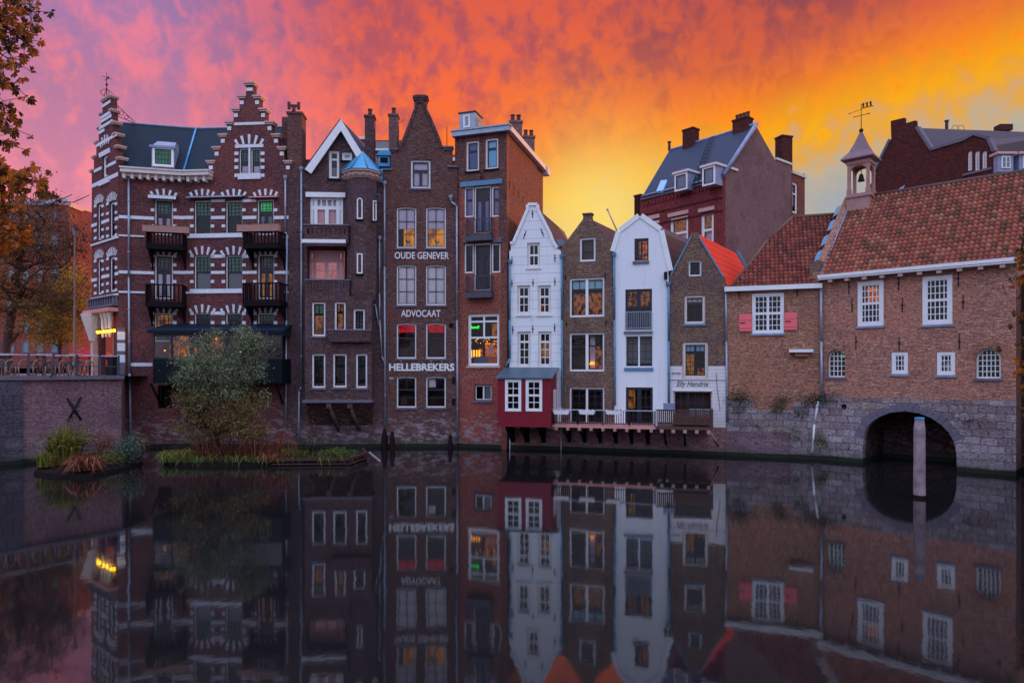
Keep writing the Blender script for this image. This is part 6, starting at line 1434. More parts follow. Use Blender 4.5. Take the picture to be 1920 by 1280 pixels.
for x0, x1, y0, y1 in ((1265, 1290, 322, 358), (1317, 1342, 309.5, 348)):
    c = onroof((x0 + x1) / 2, y1); v_ = c.y - .15; u0, u1, z0_, z1_ = K.rect(x0, y0, x1, y1, v_); dmm = K.add(MB().box(u0, u1, v_, v_ + 2.4, z0_, z1_ - .1), 'dormer', 'lead')
    K.window(x0 + .5, y0 + 3, x1 - .5, y1 - .5, fw=.12, inner=None, recess=-.06, cut=False, v=v_, sash='dark_frame', sw=.07, shades=[(0, 0, 1, 1, 'curtain_lilac', .005, 'curtain')], name='dormer_window')
    K.add(MB().box(u0 - .12, u1 + .12, v_ - .15, v_ + 2.5, z1_ - .098, z1_ + .06), 'dormer_roof', 'cream_paint', dmm)
p = [onroof(*a) + Vector((0, -.06, .1)) for a in ((1231, 362), (1244, 360), (1252, 340), (1240, 341))]; m = MB(); m.quad(*p); m.quad(*[a + Vector((0, .04, -.12)) for a in p[::-1]]); K.add(m, 'skylight', 'blind_sky')
for x0, x1, yt, pots in ((1285.5, 1305, 243, 0), (1379, 1406, 224, 4)):
    xm = (x0 + x1) / 2; u0 = K.q(x0, 250, aK.y)[0]; u1 = K.q(x1, 250, aK.y)[0]; z = K.q(xm, yt, aK.y)[1]; chimney(K.root, ((u0 + u1) / 2, aK.y), (u1 - u0), .8, aK.z - .6, z, 'brick_far_wine', pots)
u, z = KS.q(1469.5, 257, .8); P = L3(K, KS.world(u, .8, 0)); chimney(K.root, (P.x, P.y), .95, .8, 14, z, 'brick_far_wine', 0, rz=1.2)
m = MB(); a = onroof(1300, 352) + Vector((0, -.1, .12)); b_ = onroof(1331, 262) + Vector((0, -.1, .12))
for dx in (0, .4): m.tube(a + Vector((dx, 0, 0)), b_ + Vector((dx, 0, 0)), .03, seg=4)
for k in range(14): p = a.lerp(b_, k / 13); m.tube(p, p + Vector((.4, 0, 0)), .02, seg=4)
K.add(m, 'roof_ladder', 'black_iron'); m = MB(); m.lathe(rl.x, rl.y, [(.12, rl.z), (.1, rl.z + .6), (.16, rl.z + .62), (.16, rl.z + .7)], 8); K.add(m, 'roof_vent', 'dark_frame')
K.add(MB().prism([(.05, 3), (K.L - .05, 3), (K.L - .05, eK.z - .3), (.05, eK.z - 1.8)], .35, 7, front=False, back=True), 'rear_wall', 'brick_far_wine')

# far right: dark house with an arched window group
Mb = Facade(1640, 60, 1866, along(1640, 60, 300, 1866), None, 'dark_gabled_house', 'dark brick house on the skyline with three narrow arched windows', 'building')
for x0, x1 in ((1814, 1822.5), (1827.5, 1836.5), (1841, 1850)):
    Mb.window(x0, 283, x1, 320, grid=(2, 5), fw=.09, bw=.05, arch=1.0, recess=.1, inner='curtain_lilac', inner_v=.25)
Mb.wall([(1630, 620), (1862, 620), (1862, 290), (1857.5, 271), (1850, 261), (1838, 255), (1826, 254.5), (1816, 259), (1805, 266), (1745, 283), (1717, 241), (1716, 226), (1695, 232), (1695, 221), (1670, 227), (1671, 262), (1640, 330), (1630, 350)], 'brick_far_wine', zb=3)
Mb.trim([(1806, 320, 1860, 324)], 'stone_grey', 'string_course', -.1)
for (a, b_) in (((1717, 240), (1745, 283)), ((1745, 283), (1806, 265)), ((1806, 265), (1826, 254)), ((1826, 254), (1850, 261)), ((1850, 261), (1861, 285)), ((1640, 325), (1671, 262))):
    p, q_ = Mb.q(*a), Mb.q(*b_); d = (Vector(q_) - Vector(p)).normalized(); nn = Vector((-d.y, d.x)); m = MB(); m.prism([p, q_, tuple(Vector(q_) + nn * .22), tuple(Vector(p) + nn * .22)], -.12, .4); Mb.add(m, 'gable_coping', 'stone_grey')
m = MB(); q3 = [L3(Mb, at(*a)) for a in ((1717, 240, 59), (1745, 283.5, 56.4), (1806, 266, 54.2), (1858, 275, 52.4), (1866, 335, 52.2), (1990, 350, 52), (1990, 250, 59))]
m.face(*m.pts(q3)); Mb.add(m, 'roof', 'slate_grey')
for x0, x1 in ((1871, 1900), (1911, 1942)):
    P = L3(Mb, at((x0 + x1) / 2, 322, 51)); a = (x1 - x0) / F * 51 / 2
    ob = MB(); P0 = at(x0, 322, 51); P1 = at(x1, 290, 51)
    pw = [P0, P1]; m = MB(); m.box(P0.x, P1.x, 51, 53.5, P0.z, P1.z); o = m.build('dormer', 'lead', Mb.root); o.matrix_basis = Mb.mat.inverted()
    m = MB(); m.box(P0.x - .15, P1.x + .15, 50.8, 53.6, P1.z + .002, P1.z + .18); m.build('dormer_roof', 'stone_buff', o)
    m = MB(); xa, xb, za_, zb2 = P0.x + .25, P1.x - .25, P0.z + .25, P1.z - .12; m.box(xa, xb, 50.93, 50.999, za_, zb2); f_ = m.build('dormer_window', 'white_paint', o)
    m = MB(); xm = (xa + xb) / 2
    for q0, q1 in ((xa + .08, xm - .05), (xm + .05, xb - .08)):
        for z0_, z1_ in ((za_ + .08, (za_ + zb2) / 2 - .02), ((za_ + zb2) / 2 + .02, zb2 - .08)): m.box(q0, q1, 50.91, 50.929, z0_, z1_)
    m.build('pane', 'blind_grey', f_)
P0 = at(1866, 236, 60); o = MB().box(at(1866, 236, 60).x, at(1890, 236, 60).x, 59.4, 60.2, ZW(248, 60), ZW(237, 60)).build('chimney', 'brick_far_wine', Mb.root); o.matrix_basis = Mb.mat.inverted()
m = MB(); m.lathe(XW(1775, 59.5), 59.5, [(.13, ZW(242, 59.5)), (.13, ZW(229, 59.5)), (.19, ZW(228.5, 59.5)), (.19, ZW(226, 59.5))], 8); o = m.build('roof_vent', 'dark_frame', Mb.root); o.matrix_basis = Mb.mat.inverted()
m = MB()
for x in (1791, 1802): m.torus((XW(x, 59.5), 59.5, ZW(241, 59.5)), .28, .02, (0, 1, 0), 14, 4)
o = m.build('roof_hoops', 'black_iron', Mb.root); o.matrix_basis = Mb.mat.inverted()

# red block behind the turret house
Ob = Facade(655, 64, 862, 64, None, 'red_roof_block', 'reddish brick block rising behind the chimneys of the turret house', 'building')
Ob.add(MB().prism(Ob.poly([(655, 620), (860, 620), (860, 290), (770, 290), (770, 263), (655, 263)]), 0, 8), 'wall', 'brick_office')
Ob.bars('cornice', 'cream_paint', [(655, 258, 688, 263), (690, 280, 770, 284), (838, 297, 860, 303)], -.3, -.001)
Ob.bars('window_strip', 'blind_grey', [(705, 266, 742, 278)], -.05, -.001)

# far left office building
N = Facade(-160, 74, 129, 70, None, 'brick_office_block', 'distant orange-red brick office block behind the autumn trees, far left', 'building')
NS = Facade(129, 70, 173, along(129, 70, 909, 173), N)
for row, (y0, y1) in enumerate(((398, 412), (440, 470), (500, 530), (560, 585), (604, 624), (640, 662))):
    for k in range(9):
        x0 = -120 + k * 27
        if x0 + 13 > 126: continue
        N.window(x0, y0, x0 + 13, y1, grid=(1, 1), fw=.1, frame='stone_grey', inner=None, recess=-.05, cut=False, shades=[(0, 0, 1, 1, 'teal_pane' if (k + row) % 3 else 'blind_grey', -.02, 'window_glass')])
N.wall([(-160, 690), (129.3, 690), (129.3, 384), (-160, 378)], 'brick_office', zb=3)
N.bars('cornice', 'zinc', [(-160, 382, 131, 390)], -.3, -.001)
for row, (y0, y1) in enumerate(((402, 408), (425, 452), (455, 482), (505, 545))):
    for x0 in (134, 150, 161): NS.window(x0, y0 + (x0 - 129) * .12, x0 + 5, y1 + (x0 - 129) * .05, fw=.08, frame='dark_frame', inner='glow_amber' if row == 0 else 'dark_room', inner_v=.2)
NS.wall([(129, 690), (173, 690), (173, 402), (129, 384)], 'brick_side', zb=3, name='side_wall')
NS.bars('cornice', 'stone_buff', [(129, 384, 150, 392), (150, 392, 173, 400)], -.2, -.001)
N.add(MB().prism([(.1, 3), (N.L - .35, 3), (N.L - .35, ZW(384, 70)), (.1, ZW(384, 70))], .4, 20, front=False), 'roof_block', 'brick_office')
for x in (83, 100): u, z = N.q(x, 366, 1); chimney(N.root, (u, 1), .7, .7, z - 1.6, z, 'brick_far_wine', 1)
# slender crane jib beyond the small houses
cr = empty('crane_jib', at(1158, 434, 80), 0, 'thin leaning yellow pole against the bright sky above the small gabled houses', 'crane'); m = MB(); a = at(1160, 440, 80) - at(1158, 434, 80); m.tube(a, at(1139, 393, 80) - at(1158, 434, 80), .09, seg=5); m.ball(at(1139, 393, 80) - at(1158, 434, 80), .16, 6); m.tube(at(1160, 440, 80) - at(1158, 434, 80), Vector((0, 0, GZ - ZW(434, 80))) , .12, seg=5); m.build('jib', 'stone_buff', cr)
# red market canopy and fenced terrace behind the bicycles
cn = empty('red_canopy', (XW(172, 44), 44, GZ), 0, 'red canvas canopy with white struts behind the parked bicycles', 'canopy'); m = MB(); w2 = .95
m.quad((-w2, -.9, 1.15), (w2, -.9, 1.15), (w2 * .55, 0, 1.75), (-w2 * .55, 0, 1.75)); m.quad((w2, .9, 1.15), (-w2, .9, 1.15), (-w2 * .55, 0, 1.75), (w2 * .55, 0, 1.75)); m.tri((-w2, .9, 1.15), (-w2, -.9, 1.15), (-w2 * .55, 0, 1.75)); m.tri((w2, -.9, 1.15), (w2, .9, 1.15), (w2 * .55, 0, 1.75)); m.box(-w2, w2, -.92, -.9, .95, 1.15); m.build('canvas', 'red_canvas', cn)
m = MB()
for sx_ in (-1, 1):
    for sy_ in (-1, 1): m.tube((sx_ * w2 * .95, sy_ * .85, 0), (sx_ * w2 * .95, sy_ * .85, 1.15), .03, seg=5); m.tube((sx_ * w2, sy_ * .9, 1.16), (sx_ * w2 * .55, 0, 1.77), .02, seg=4)
m.build('struts', 'rail_light', cn)
# ================================================================ VEGETATION
def leafball(mb, c, sig, n, size, rng, asp=.45, droop=0.0):
    g = rng.gauss
    for _ in range(n):
        p = Vector((c[0] + g(0, sig[0]), c[1] + g(0, sig[1]), c[2] + g(0, sig[2])))
        d = Vector((g(0, 1), g(0, 1), g(0, 1) - droop)); d.normalize() if d.length > 0 else None
        s_ = d.orthogonal(); s_.rotate(Matrix.Rotation(rng.uniform(0, 6.28), 3, d)); s_.normalize()
        L = size * rng.uniform(.6, 1.3); w_ = L * asp
        mb.cur = rng.uniform(.01, 1)
        mb.quad(p, p + d * L * .5 + s_ * w_ * .5, p + d * L, p + d * L * .5 - s_ * w_ * .5)
def grow(trunk, nodes, targets, r_tip, rng, jitter=.15):
    """connect every target point to the nearest limb; radii add up towards the root"""
    nd = [(Vector(p), -1) for p in nodes[:1]]
    for i, p in enumerate(nodes[1:]): nd.append((Vector(p), i))
    order = sorted(targets, key=lambda t: min((Vector(t) - p).length for p, _ in nd))
    for t in order:
        t = Vector(t); j = min(range(len(nd)), key=lambda k: (nd[k][0] - t).length + (.6 * max(0, nd[k][0].z - t.z)))
        a = nd[j][0]; d = t - a; n = max(1, int(d.length / .7)); last = j
        for k in range(1, n + 1):
            f = k / n; p = a + d * f + Vector((rng.gauss(0, 1), rng.gauss(0, 1), rng.gauss(0, 1))) * jitter * math.sin(math.pi * f) + Vector((0, 0, d.length * .08 * math.sin(math.pi * f)))
            nd.append((p, last)); last = len(nd) - 1
    w_ = [0] * len(nd); kids = [0] * len(nd)
    for p, q_ in nd:
        if q_ >= 0: kids[q_] += 1
    for k in range(len(nd) - 1, -1, -1):
        if kids[k] == 0: w_[k] = 1
    order2 = list(range(len(nd) - 1, -1, -1)); cnt = [1 if kids[k] == 0 else 0 for k in range(len(nd))]
    for k in order2:
        if nd[k][1] >= 0: cnt[nd[k][1]] += cnt[k]
    for k, (p, q_) in enumerate(nd):
        if q_ >= 0: trunk.tube(nd[q_][0], p, r_tip * cnt[q_] ** .46 if cnt[q_] > 1 else r_tip, r_tip * cnt[k] ** .46, seg=6 if cnt[k] > 6 else 4, cap=False)
def tree(name, label, base, crown, nclump, nleaf, size, mats, seed, trunk_pts=None, rtip=.02, sig=.38, bark='bark', asp=.5, cat='tree', twigs=0, shell_=.55, droop=0.0, group=None):
    """crown: list of (centre, (rx, ry, rz), material index)"""
    rng = random.Random(seed); root = empty(name, base, 0, label, cat, group); B0 = Vector(base)
    tg = []
    for c, r, mi in crown:
        vol = r[0] * r[1] * r[2]
        for _ in range(max(2, int(nclump * vol / sum(a[1][0] * a[1][1] * a[1][2] for a in crown)))):
            while True:
                d = Vector((rng.uniform(-1, 1), rng.uniform(-1, 1), rng.uniform(-1, 1)))
                if d.length <= 1 and (d.length > shell_ or rng.random() < .35): break
            tg.append((Vector((c[0] + d.x * r[0], c[1] + d.y * r[1], c[2] + d.z * r[2])) - B0, mi))
    trunk = MB(); nodes = [Vector(p) - B0 for p in (trunk_pts or [base, (base[0], base[1], base[2] + 2.5)])]
    tw = [t for t, _ in tg]
    for _ in range(twigs):
        c, r, mi = rng.choice(crown); a = rng.uniform(0, 6.28); tw.append(Vector((c[0] + math.cos(a) * r[0] * rng.uniform(.3, 1.0), c[1] + rng.uniform(-1, 1) * r[1], c[2] + r[2] * rng.uniform(.8, 1.22))) - B0)
    grow(trunk, nodes, tw, rtip, rng)
    trunk.build('trunk', bark, root)
    by = {}
    for t, mi in tg:
        mb = by.setdefault(mi, MB()); s_ = sig * rng.uniform(.6, 1.25); leafball(mb, t, (s_, s_, s_ * .75), int(nleaf / len(tg) * rng.uniform(.5, 1.6)), size, rng, asp, droop)
    for mi, mb in by.items(): mb.build('crown', mats[mi], root, uv=False)
    return root
def pr(x, y, D): return at(x, y, D)
def el(x, y, D, rx, ry, rd, mi=0): return (pr(x, y, D), (rx * D / F, rd, ry * D / F), mi)
# big half-bare tree on the left quay
D1 = 44
tree('autumn_tree', 'large thinning autumn tree with plum and rust leaves behind the quay railing', (XW(12, D1), D1, GZ),
     [el(70, 440, D1, 85, 70, 2.4, 1), el(20, 500, D1, 90, 110, 2.6, 0), el(95, 520, D1, 62, 90, 2.2, 1), el(-60, 480, D1, 90, 120, 2.6, 0), el(70, 590, D1, 75, 45, 2.2, 0), el(20, 400, D1, 70, 45, 2.0, 1)],
     420, 30000, .15, ['leaf_autumn', 'leaf_plum'], 4, [(XW(12, D1), D1, GZ), (XW(13, D1), D1, ZW(650, D1)), (XW(22, D1), D1, ZW(590, D1)), (XW(40, D1), D1, ZW(540, D1))], .024, .42, twigs=90)
D2 = 56
tree('golden_tree', 'smaller golden-green tree beside the corner house, behind the street lamp', (XW(113, D2), D2, GZ),
     [el(120, 590, D2, 52, 55, 2.0, 0), el(140, 545, D2, 34, 50, 1.8, 0), el(85, 610, D2, 45, 40, 1.8, 0)], 170, 14000, .17, ['leaf_gold'], 9,
     [(XW(113, D2), D2, GZ), (XW(113, D2), D2, ZW(650, D2)), (XW(116, D2), D2, ZW(610, D2))], .022, .42)
# willow bush on the floating garden
D3 = 31.0
tree('willow_bush', 'bushy grey-green willow growing from the floating garden before the corner house', (XW(415, D3), D3, .35),
     [el(405, 688, D3, 66, 40, 1.3, 0), el(352, 668, D3, 24, 42, .7, 0), el(395, 640, D3, 16, 34, .5, 0), el(478, 648, D3, 16, 36, .5, 0), el(330, 708, D3, 22, 10, .5, 0), el(340, 735, D3, 22, 16, .5, 1), el(492, 720, D3, 16, 40, .5, 0), el(380, 800, D3, 60, 20, .8, 1), el(455, 800, D3, 50, 20, .8, 1), el(464, 665, D3, 30, 54, .9, 0), el(352, 700, D3, 30, 16, .6, 0), el(405, 728, D3, 60, 30, 1.2, 0), el(412, 765, D3, 66, 30, 1.1, 1), el(442, 632, D3, 40, 16, .8, 0), el(362, 755, D3, 34, 24, .8, 1), el(468, 752, D3, 30, 30, .8, 1), el(420, 795, D3, 50, 18, .8, 1), el(385, 625, D3, 14, 14, .4, 0)],
     380, 30000, .135, ['leaf_willow', 'leaf_willow_low'], 12, [(XW(415, D3), D3, .3), (XW(414, D3), D3, .55)], .010, .19, 'bark_dark', .24, 'bush', shell_=.2, droop=.5, twigs=14)
# foreground chestnut: trunk outside the frame, leaf sprays reaching in
rng = random.Random(5); FT = empty('chestnut_tree', (-13.2, 11.0, 2.6), 0, 'rust and green horse chestnut leaves hanging in from the left edge of the picture', 'tree'); B0 = Vector((-13.2, 11.0, 2.6))
sprays = [((-60, -60), (60, 22), 62), ((-60, 30), (48, 78), 46), ((-60, 95), (30, 118), 34), ((-60, 150), (26, 160), 34), ((-60, 190), (28, 205), 34), ((-60, 240), (22, 236), 30), ((-60, 275), (18, 272), 26), ((-60, 330), (78, 345), 60), ((-60, 345), (50, 340), 50),
          ((-60, 385), (12, 400), 30), ((-60, 425), (34, 440), 60), ((-60, 470), (10, 470), 30), ((-60, 60), (10, 50), 40), ((-60, 0), (20, 0), 50), ((-60, 360), (20, 365), 40)]
tr_ = MB(); lf = MB()
tr_.tube((0, 0, -.1), (.2, .3, 3.4), .28, .22, 8); tr_.tube((.2, .3, 3.4), (.6, .6, 7.2), .22, .12, 8)
def chest(p, d, L):
    for k in range(-3, 4):
        a = d.copy(); a.rotate(Matrix.Rotation(k * .5 + rng.uniform(-.1, .1), 3, Vector((rng.gauss(0, .25), -1, rng.gauss(0, .25))).normalized())); l = L * (1 - .11 * abs(k)); s_ = a.cross(Vector((rng.gauss(0, .3), -1, rng.gauss(0, .3)))).normalized() * l * .19
        lf.cur = max(.01, min(1, leafc + rng.uniform(-.3, .3))); m_ = p + a * l * .65 + Vector((0, rng.uniform(-.02, .02), 0)); lf.quad(p, m_ + s_, p + a * l, m_ - s_)
for (a, b_, n) in sprays:
    Da = 11.6 + rng.uniform(-.5, .5); pa, pb = at(*a, Da) - B0, at(*b_, Da + rng.uniform(-.4, .4)) - B0
    tr_.tube(Vector((.2 + .05 * max(0, pa.z - 3), .3, min(7, max(2.5, pa.z - .6)))), pa, .06, .03, 5); mid = pa.lerp(pb, .5) + Vector((0, 0, .12)); tr_.tube(pa, mid, .03, .018, 5); tr_.tube(mid, pb, .018, .007, 4)
    for k in range(n):
        f = rng.uniform(.15, 1.02); c = (pa.lerp(mid, f * 2) if f < .5 else mid.lerp(pb, f * 2 - 1)); q_ = c + Vector((rng.gauss(0, .13), rng.gauss(0, .2), rng.gauss(0, .15))); leafc = rng.choice((.15, .35, .5, .7, .85)) if a[1] < 360 else rng.choice((.5, .7, .9))
        d = Vector((rng.gauss(.2, .6), rng.gauss(0, .4), rng.gauss(-.5, .5))).normalized(); tr_.tube(c, q_, .006, seg=3, cap=False); chest(q_, d, rng.uniform(.10, .17))
tr_.build('trunk', 'bark_dark', FT); lf.build('crown', 'leaf_rust', FT, uv=False)
# tree beyond the right edge, a few sprays in frame
rng = random.Random(8); RT = empty('maple_tree', (20.5, 20.5, 2.6), 0, 'green and orange leaf sprays at the right edge in front of the guild house corner', 'tree'); B0 = Vector((20.5, 20.5, 2.6))
tr_ = MB(); lf = MB(); tr_.tube((0, 0, -.2), (0, 0, 3.6), .3, .24, 8); tr_.tube((0, 0, 3.6), (0, 0, 8.5), .24, .1, 8)
for (x, y, n, sg) in ((1912, 492, 34, .28), (1918, 520, 30, .3), (1922, 560, 26, .3), (1925, 600, 22, .3), (1915, 675, 16, .16), (1918, 700, 26, .2), (1922, 735, 20, .22), (1940, 450, 50, .5), (1950, 640, 60, .6), (1950, 540, 60, .6), (1926, 770, 12, .2)):
    c = at(x, y, 21) - B0; tr_.tube((0, 0, max(1.5, min(8, c.z))), c, .05, .012, 5)
    x += 14; sg *= .8; n = int(n * .8); c = at(x, y, 21) - B0
    for k in range(n): leafc = .7 if 660 < y < 710 else rng.choice((.1, .25, .4, .6)); q_ = c + Vector((rng.gauss(0, sg), rng.gauss(0, sg), rng.gauss(0, sg * .7))); chest(q_, Vector((rng.gauss(-.3, .6), rng.gauss(0, .4), rng.gauss(-.3, .5))).normalized(), rng.uniform(.13, .22))
tr_.build('trunk', 'bark_dark', RT); lf.build('crown', 'leaf_rust', RT, uv=False)
mb = MB(); mb.box(18.4, 40, 2.5, 24, -2, 2.6); struct(mb, 'right_quay', 'stone_quay')

# ---------------------------------------------------------------- floating gardens
def blades(mb, c, n, L, spread, rng, w_=.018, lean=.5, rad=.15):
    for _ in range(n):
        a = rng.uniform(0, 6.28); r_ = rad * math.sqrt(rng.random()); p = Vector((c[0] + math.cos(a) * r_, c[1] + math.sin(a) * r_, c[2])); a2 = rng.uniform(0, 6.28); l = L * rng.uniform(.5, 1.15)
        d = Vector((math.cos(a2), math.sin(a2), 0)); k = spread * rng.random(); m_ = p + Vector((0, 0, l * .62)) + d * l * k * .35; t = p + Vector((0, 0, l * (1 - k * lean))) + d * l * k; s_ = Vector((-d.y, d.x, 0)) * w_ + Vector((w_ * .5, 0, 0))
        mb.cur = rng.uniform(.01, 1); mb.quad(p - s_, p + s_, m_ + s_ * .7, m_ - s_ * .7); mb.tri(m_ - s_ * .7, m_ + s_ * .7, t)
def plant(label, x, y, mat, n, L, spread, rad, z=.22, cat='plant', name='marsh_plant', w_=.018, kind='blade', lean=.5, D=None):
    D = D or DW(y) ; rg = random.Random(int(x * 7 + y)); o = empty(name, (XW(x, D), D, z), 0, label, cat); m = MB()
    if kind == 'blade': blades(m, (0, 0, 0), n, L, spread, rg, w_, lean, rad)
    else:
        for k in range(9):
            a = rg.uniform(0, 6.28); tip = Vector((math.cos(a) * spread * rg.random(), math.sin(a) * spread * rg.random(), L * rg.uniform(.5, 1))); st_ = MB()
            leafball(m, tip * .75, (spread * .32, spread * .32, L * .2), n // 9, w_, rg, .45)
        s2 = MB()
        for k in range(9): a = k * .7; s2.tube((0, 0, -.1), (math.cos(a) * spread * .6, math.sin(a) * spread * .6, L * .75), .012, .005, 4)
        s2.build('stems', 'bark_dark', o, uv=False)
    m.build('leaves', mat, o, uv=False); return o
def island(name, label, pts, h, mat='soil', rim=None):
    h = h * .8
    P = [Vector((XW(x, DW(y)), DW(y), 0)) for x, y in pts]; c = sum(P, Vector()) / len(P); o = empty(name, c, 0, label, 'floating garden'); m = MB(); Q = [(p.x - c.x, p.y - c.y) for p in P]
    lo = m.pts([(a, b_, -.3) for a, b_ in Q]); hi = m.pts([(a * .96, b_ * .94, h) for a, b_ in Q]); n = len(Q); ar = sum(Q[i][0] * Q[(i + 1) % n][1] - Q[(i + 1) % n][0] * Q[i][1] for i in range(n))
    if ar < 0: lo.reverse(); hi.reverse()
    for k in range(n): m.face(lo[k], lo[(k + 1) % n], hi[(k + 1) % n], hi[k])
    m.face(*hi); m.build('soil_bed', mat, o)
    if rim:
        m = MB()
        for k in rim:
            a, b_ = Vector((*Q[k], 0)), Vector((*Q[(k + 1) % n], 0)); d = (b_ - a).normalized(); nn = Vector((d.y, -d.x, 0)) * .06
            for z0_, z1_ in ((.04, .10), (.22, .34)):
                i = m.pts([a - nn + Vector((0, 0, z0_)), b_ - nn + Vector((0, 0, z0_)), b_ + nn + Vector((0, 0, z0_)), a + nn + Vector((0, 0, z0_)), a - nn + Vector((0, 0, z1_)), b_ - nn + Vector((0, 0, z1_)), b_ + nn + Vector((0, 0, z1_)), a + nn + Vector((0, 0, z1_))])
                for q_ in ((0, 3, 2, 1), (4, 5, 6, 7), (0, 1, 5, 4), (1, 2, 6, 5), (2, 3, 7, 6), (3, 0, 4, 7)): m.face(*[i[t] for t in q_])
        m.build('steel_rim', 'kerb_rust', o)
    return o
island('floating_garden', 'overgrown floating plant raft against the left brick quay wall', [(58, 890), (100, 896), (175, 895), (240, 880), (272, 868), (262, 858), (150, 862), (80, 870)], .16)
island('floating_garden', 'long planted raft with a rusty steel rim carrying the willow bush', [(301, 867), (330, 874), (420, 875), (510, 873), (655, 872), (687, 861), (680, 852), (560, 850), (400, 851), (305, 856)], .22, rim=(3, 4, 5))
plant('tall spiky lime-green sedge tussock in the left floating garden', 118, 878, 'grass_lime', 900, 1.7, .9, .45, name='sedge_tussock', w_=.022)
plant('small pale sedge clump leaning out at the left tip of the left raft', 85, 884, 'grass_lime', 260, .8, 1.0, .3, name='sedge_tussock', w_=.014)
plant('tawny dry grass drooping over the water from the front of the left raft', 160, 890, 'grass_rust', 520, .8, 1.3, .5, name='dry_grass', lean=.9)
plant('olive leafy shrub behind the spiky tussock of the left raft', 148, 872, 'leaf_willow_low', 1000, 1.6, .5, .2, kind='leaf', w_=.09, name='shrub', cat='shrub', D=29.8)
plant('rust-brown seeding dock stalks in the middle of the left raft', 192, 872, 'grass_rust', 1300, 1.5, .6, .2, kind='leaf', w_=.07, name='dock_plant', D=30.2)
plant('low green ground plant in front of the rusty stalks of the left raft', 205, 882, 'grass_green', 900, .6, .8, .4, kind='leaf', w_=.08, D=29.2)
plant('grey-teal rounded shrub at the right end of the left raft', 238, 875, 'grass_teal', 1800, 1.15, .8, .3, kind='leaf', w_=.09, name='shrub', cat='shrub', D=29.9)
plant('brown dry bush just behind the drainpipe foot, right end of the left raft', 262, 868, 'grass_rust', 800, 1.0, .6, .2, kind='leaf', w_=.07, name='shrub', cat='shrub', D=31.2)
plant('light green hanging grass at the left end of the long raft', 332, 868, 'grass_lime', 420, .5, 1.4, .75, name='grass_clump', lean=.9, D=31.2)
for k, (x, y, L, s_, lb) in enumerate(((385, 862, 1.4, .8, 'rust-red dry shrub left of the willow stems'), (440, 862, 1.7, .9, 'rust-red dry shrub right of the willow stems'), (480, 862, 1.8, .6, 'tall reddish dry reeds between the willow and the white-flowered weeds'), (528, 862, 1.3, .6, 'reddish dead stalks near the middle of the long raft'))):
    plant(lb, x, y, 'grass_rust', 1000, L, s_, .3, kind='leaf', w_=.07, name='dry_shrub', cat='shrub', D=31.6)
    plant(lb.replace('shrub', 'grass').replace('reeds', 'grass').replace('stalks', 'grass') + ', at its foot', x + 8, y, 'grass_rust', 60, L * .9, 1.5, .8, name='dry_grass', D=31.3, w_=.010)
plant('thin brown weed stalks rising from the right part of the long raft', 583, 862, 'leaf_willow_low', 240, 1.7, .28, .2, kind='leaf', w_=.06, name='weed_stalks', D=31.6)
plant('bright green leafy patch right of the middle of the long raft', 540, 864, 'grass_green', 700, .42, .7, .5, kind='leaf', w_=.09, name='leafy_patch', D=31.2)
plant('bright green low leafy patch at the right end of the long raft', 625, 862, 'grass_green', 900, .42, .85, .5, kind='leaf', w_=.09, name='leafy_patch', D=31.6)
plant('straw-coloured grass hanging over the rim at the middle of the long raft', 512, 871, 'grass_rust', 200, .45, 1.3, .5, name='dry_grass', lean=1.0, D=30.5)
rg = random.Random(2); m = MB()
for k in range(1500):
    x = rg.uniform(303, 675); D_ = rg.uniform(30.7, 33.6); m.cur = rg.random(); p = (XW(x, D_), D_, .2); blades(m, p, 1, rg.uniform(.12, .35), 1.2, rg, .014, .6, .02)
for k in range(450):
    x = rg.uniform(300, 520) if k % 3 else rg.uniform(300, 660); D_ = DW(873.5) + rg.uniform(-.1, .5); m.cur = rg.random(); blades(m, (XW(x, D_), D_, .16), 1, rg.uniform(.2, .5), 1.6, rg, .014, 1.15, .02)
tag(m.build('grass', 'grass_green', uv=False), 'short grass covering the long floating raft', 'grass', kind='stuff')
m = MB()
for k in range(700):
    x = rg.uniform(330, 530); D_ = rg.uniform(30.4, 33.2); m.cur = rg.random(); blades(m, (XW(x, D_), D_, .14), 1, rg.uniform(.2, .95), 1.3, rg, .010, .8, .02)
tag(m.build('dry_grass', 'grass_rust', uv=False), 'tangled reddish dry grass round the willow foot on the long raft', 'grass', kind='stuff')
# plants rooted in the old stone wall
def wallplant(label, x, y, w_, h, n, mat='leaf_dark', f=I_, off=-.2, size=.10, droop=.3):
    u, z = f.q(x, y, off); o = empty('wall_plant', f.world(u, off, z), f.a, label, 'plant'); m = MB(); rg = random.Random(int(x + y)); D_ = f.world(u, off, z).y
    for k in range(10): leafball(m, (rg.gauss(0, w_ * .4) * D_ / F, rg.uniform(-.15, .12), rg.gauss(0, h * .35) * D_ / F), (w_ * .28 * D_ / F, .1, h * .26 * D_ / F), n // 10, size, rg, .4, droop)
    m.build('leaves', mat, o, uv=False); m = MB()
    for k in range(5): m.tube((0, -off - .02, 0), (rg.uniform(-.5, .5) * w_ * D_ / F, 0, rg.uniform(-.4, .5) * h * D_ / F), .012, .006, 4)
    m.build('stems', 'bark_dark', o, uv=False)
wallplant('dark green shrub atop the stone wall beside the white painted shop floor', 1383, 747, 26, 22, 420)
wallplant('bluish trailing weeds hanging on the stone wall under the leftmost wall shrub', 1384, 772, 26, 34, 360, 'grass_teal', size=.08)
wallplant('dark green shrub growing from the stone wall midway to the white drain pipe', 1466, 753, 24, 24, 360)
wallplant('broad dark green shrub growing across the stone wall at the bend of the downpipe', 1530, 748, 50, 20, 620)
wallplant('brownish green trailing weeds low on the wall, left of the white drain pipe', 1420, 800, 70, 22, 420, 'leaf_willow_low', size=.08)
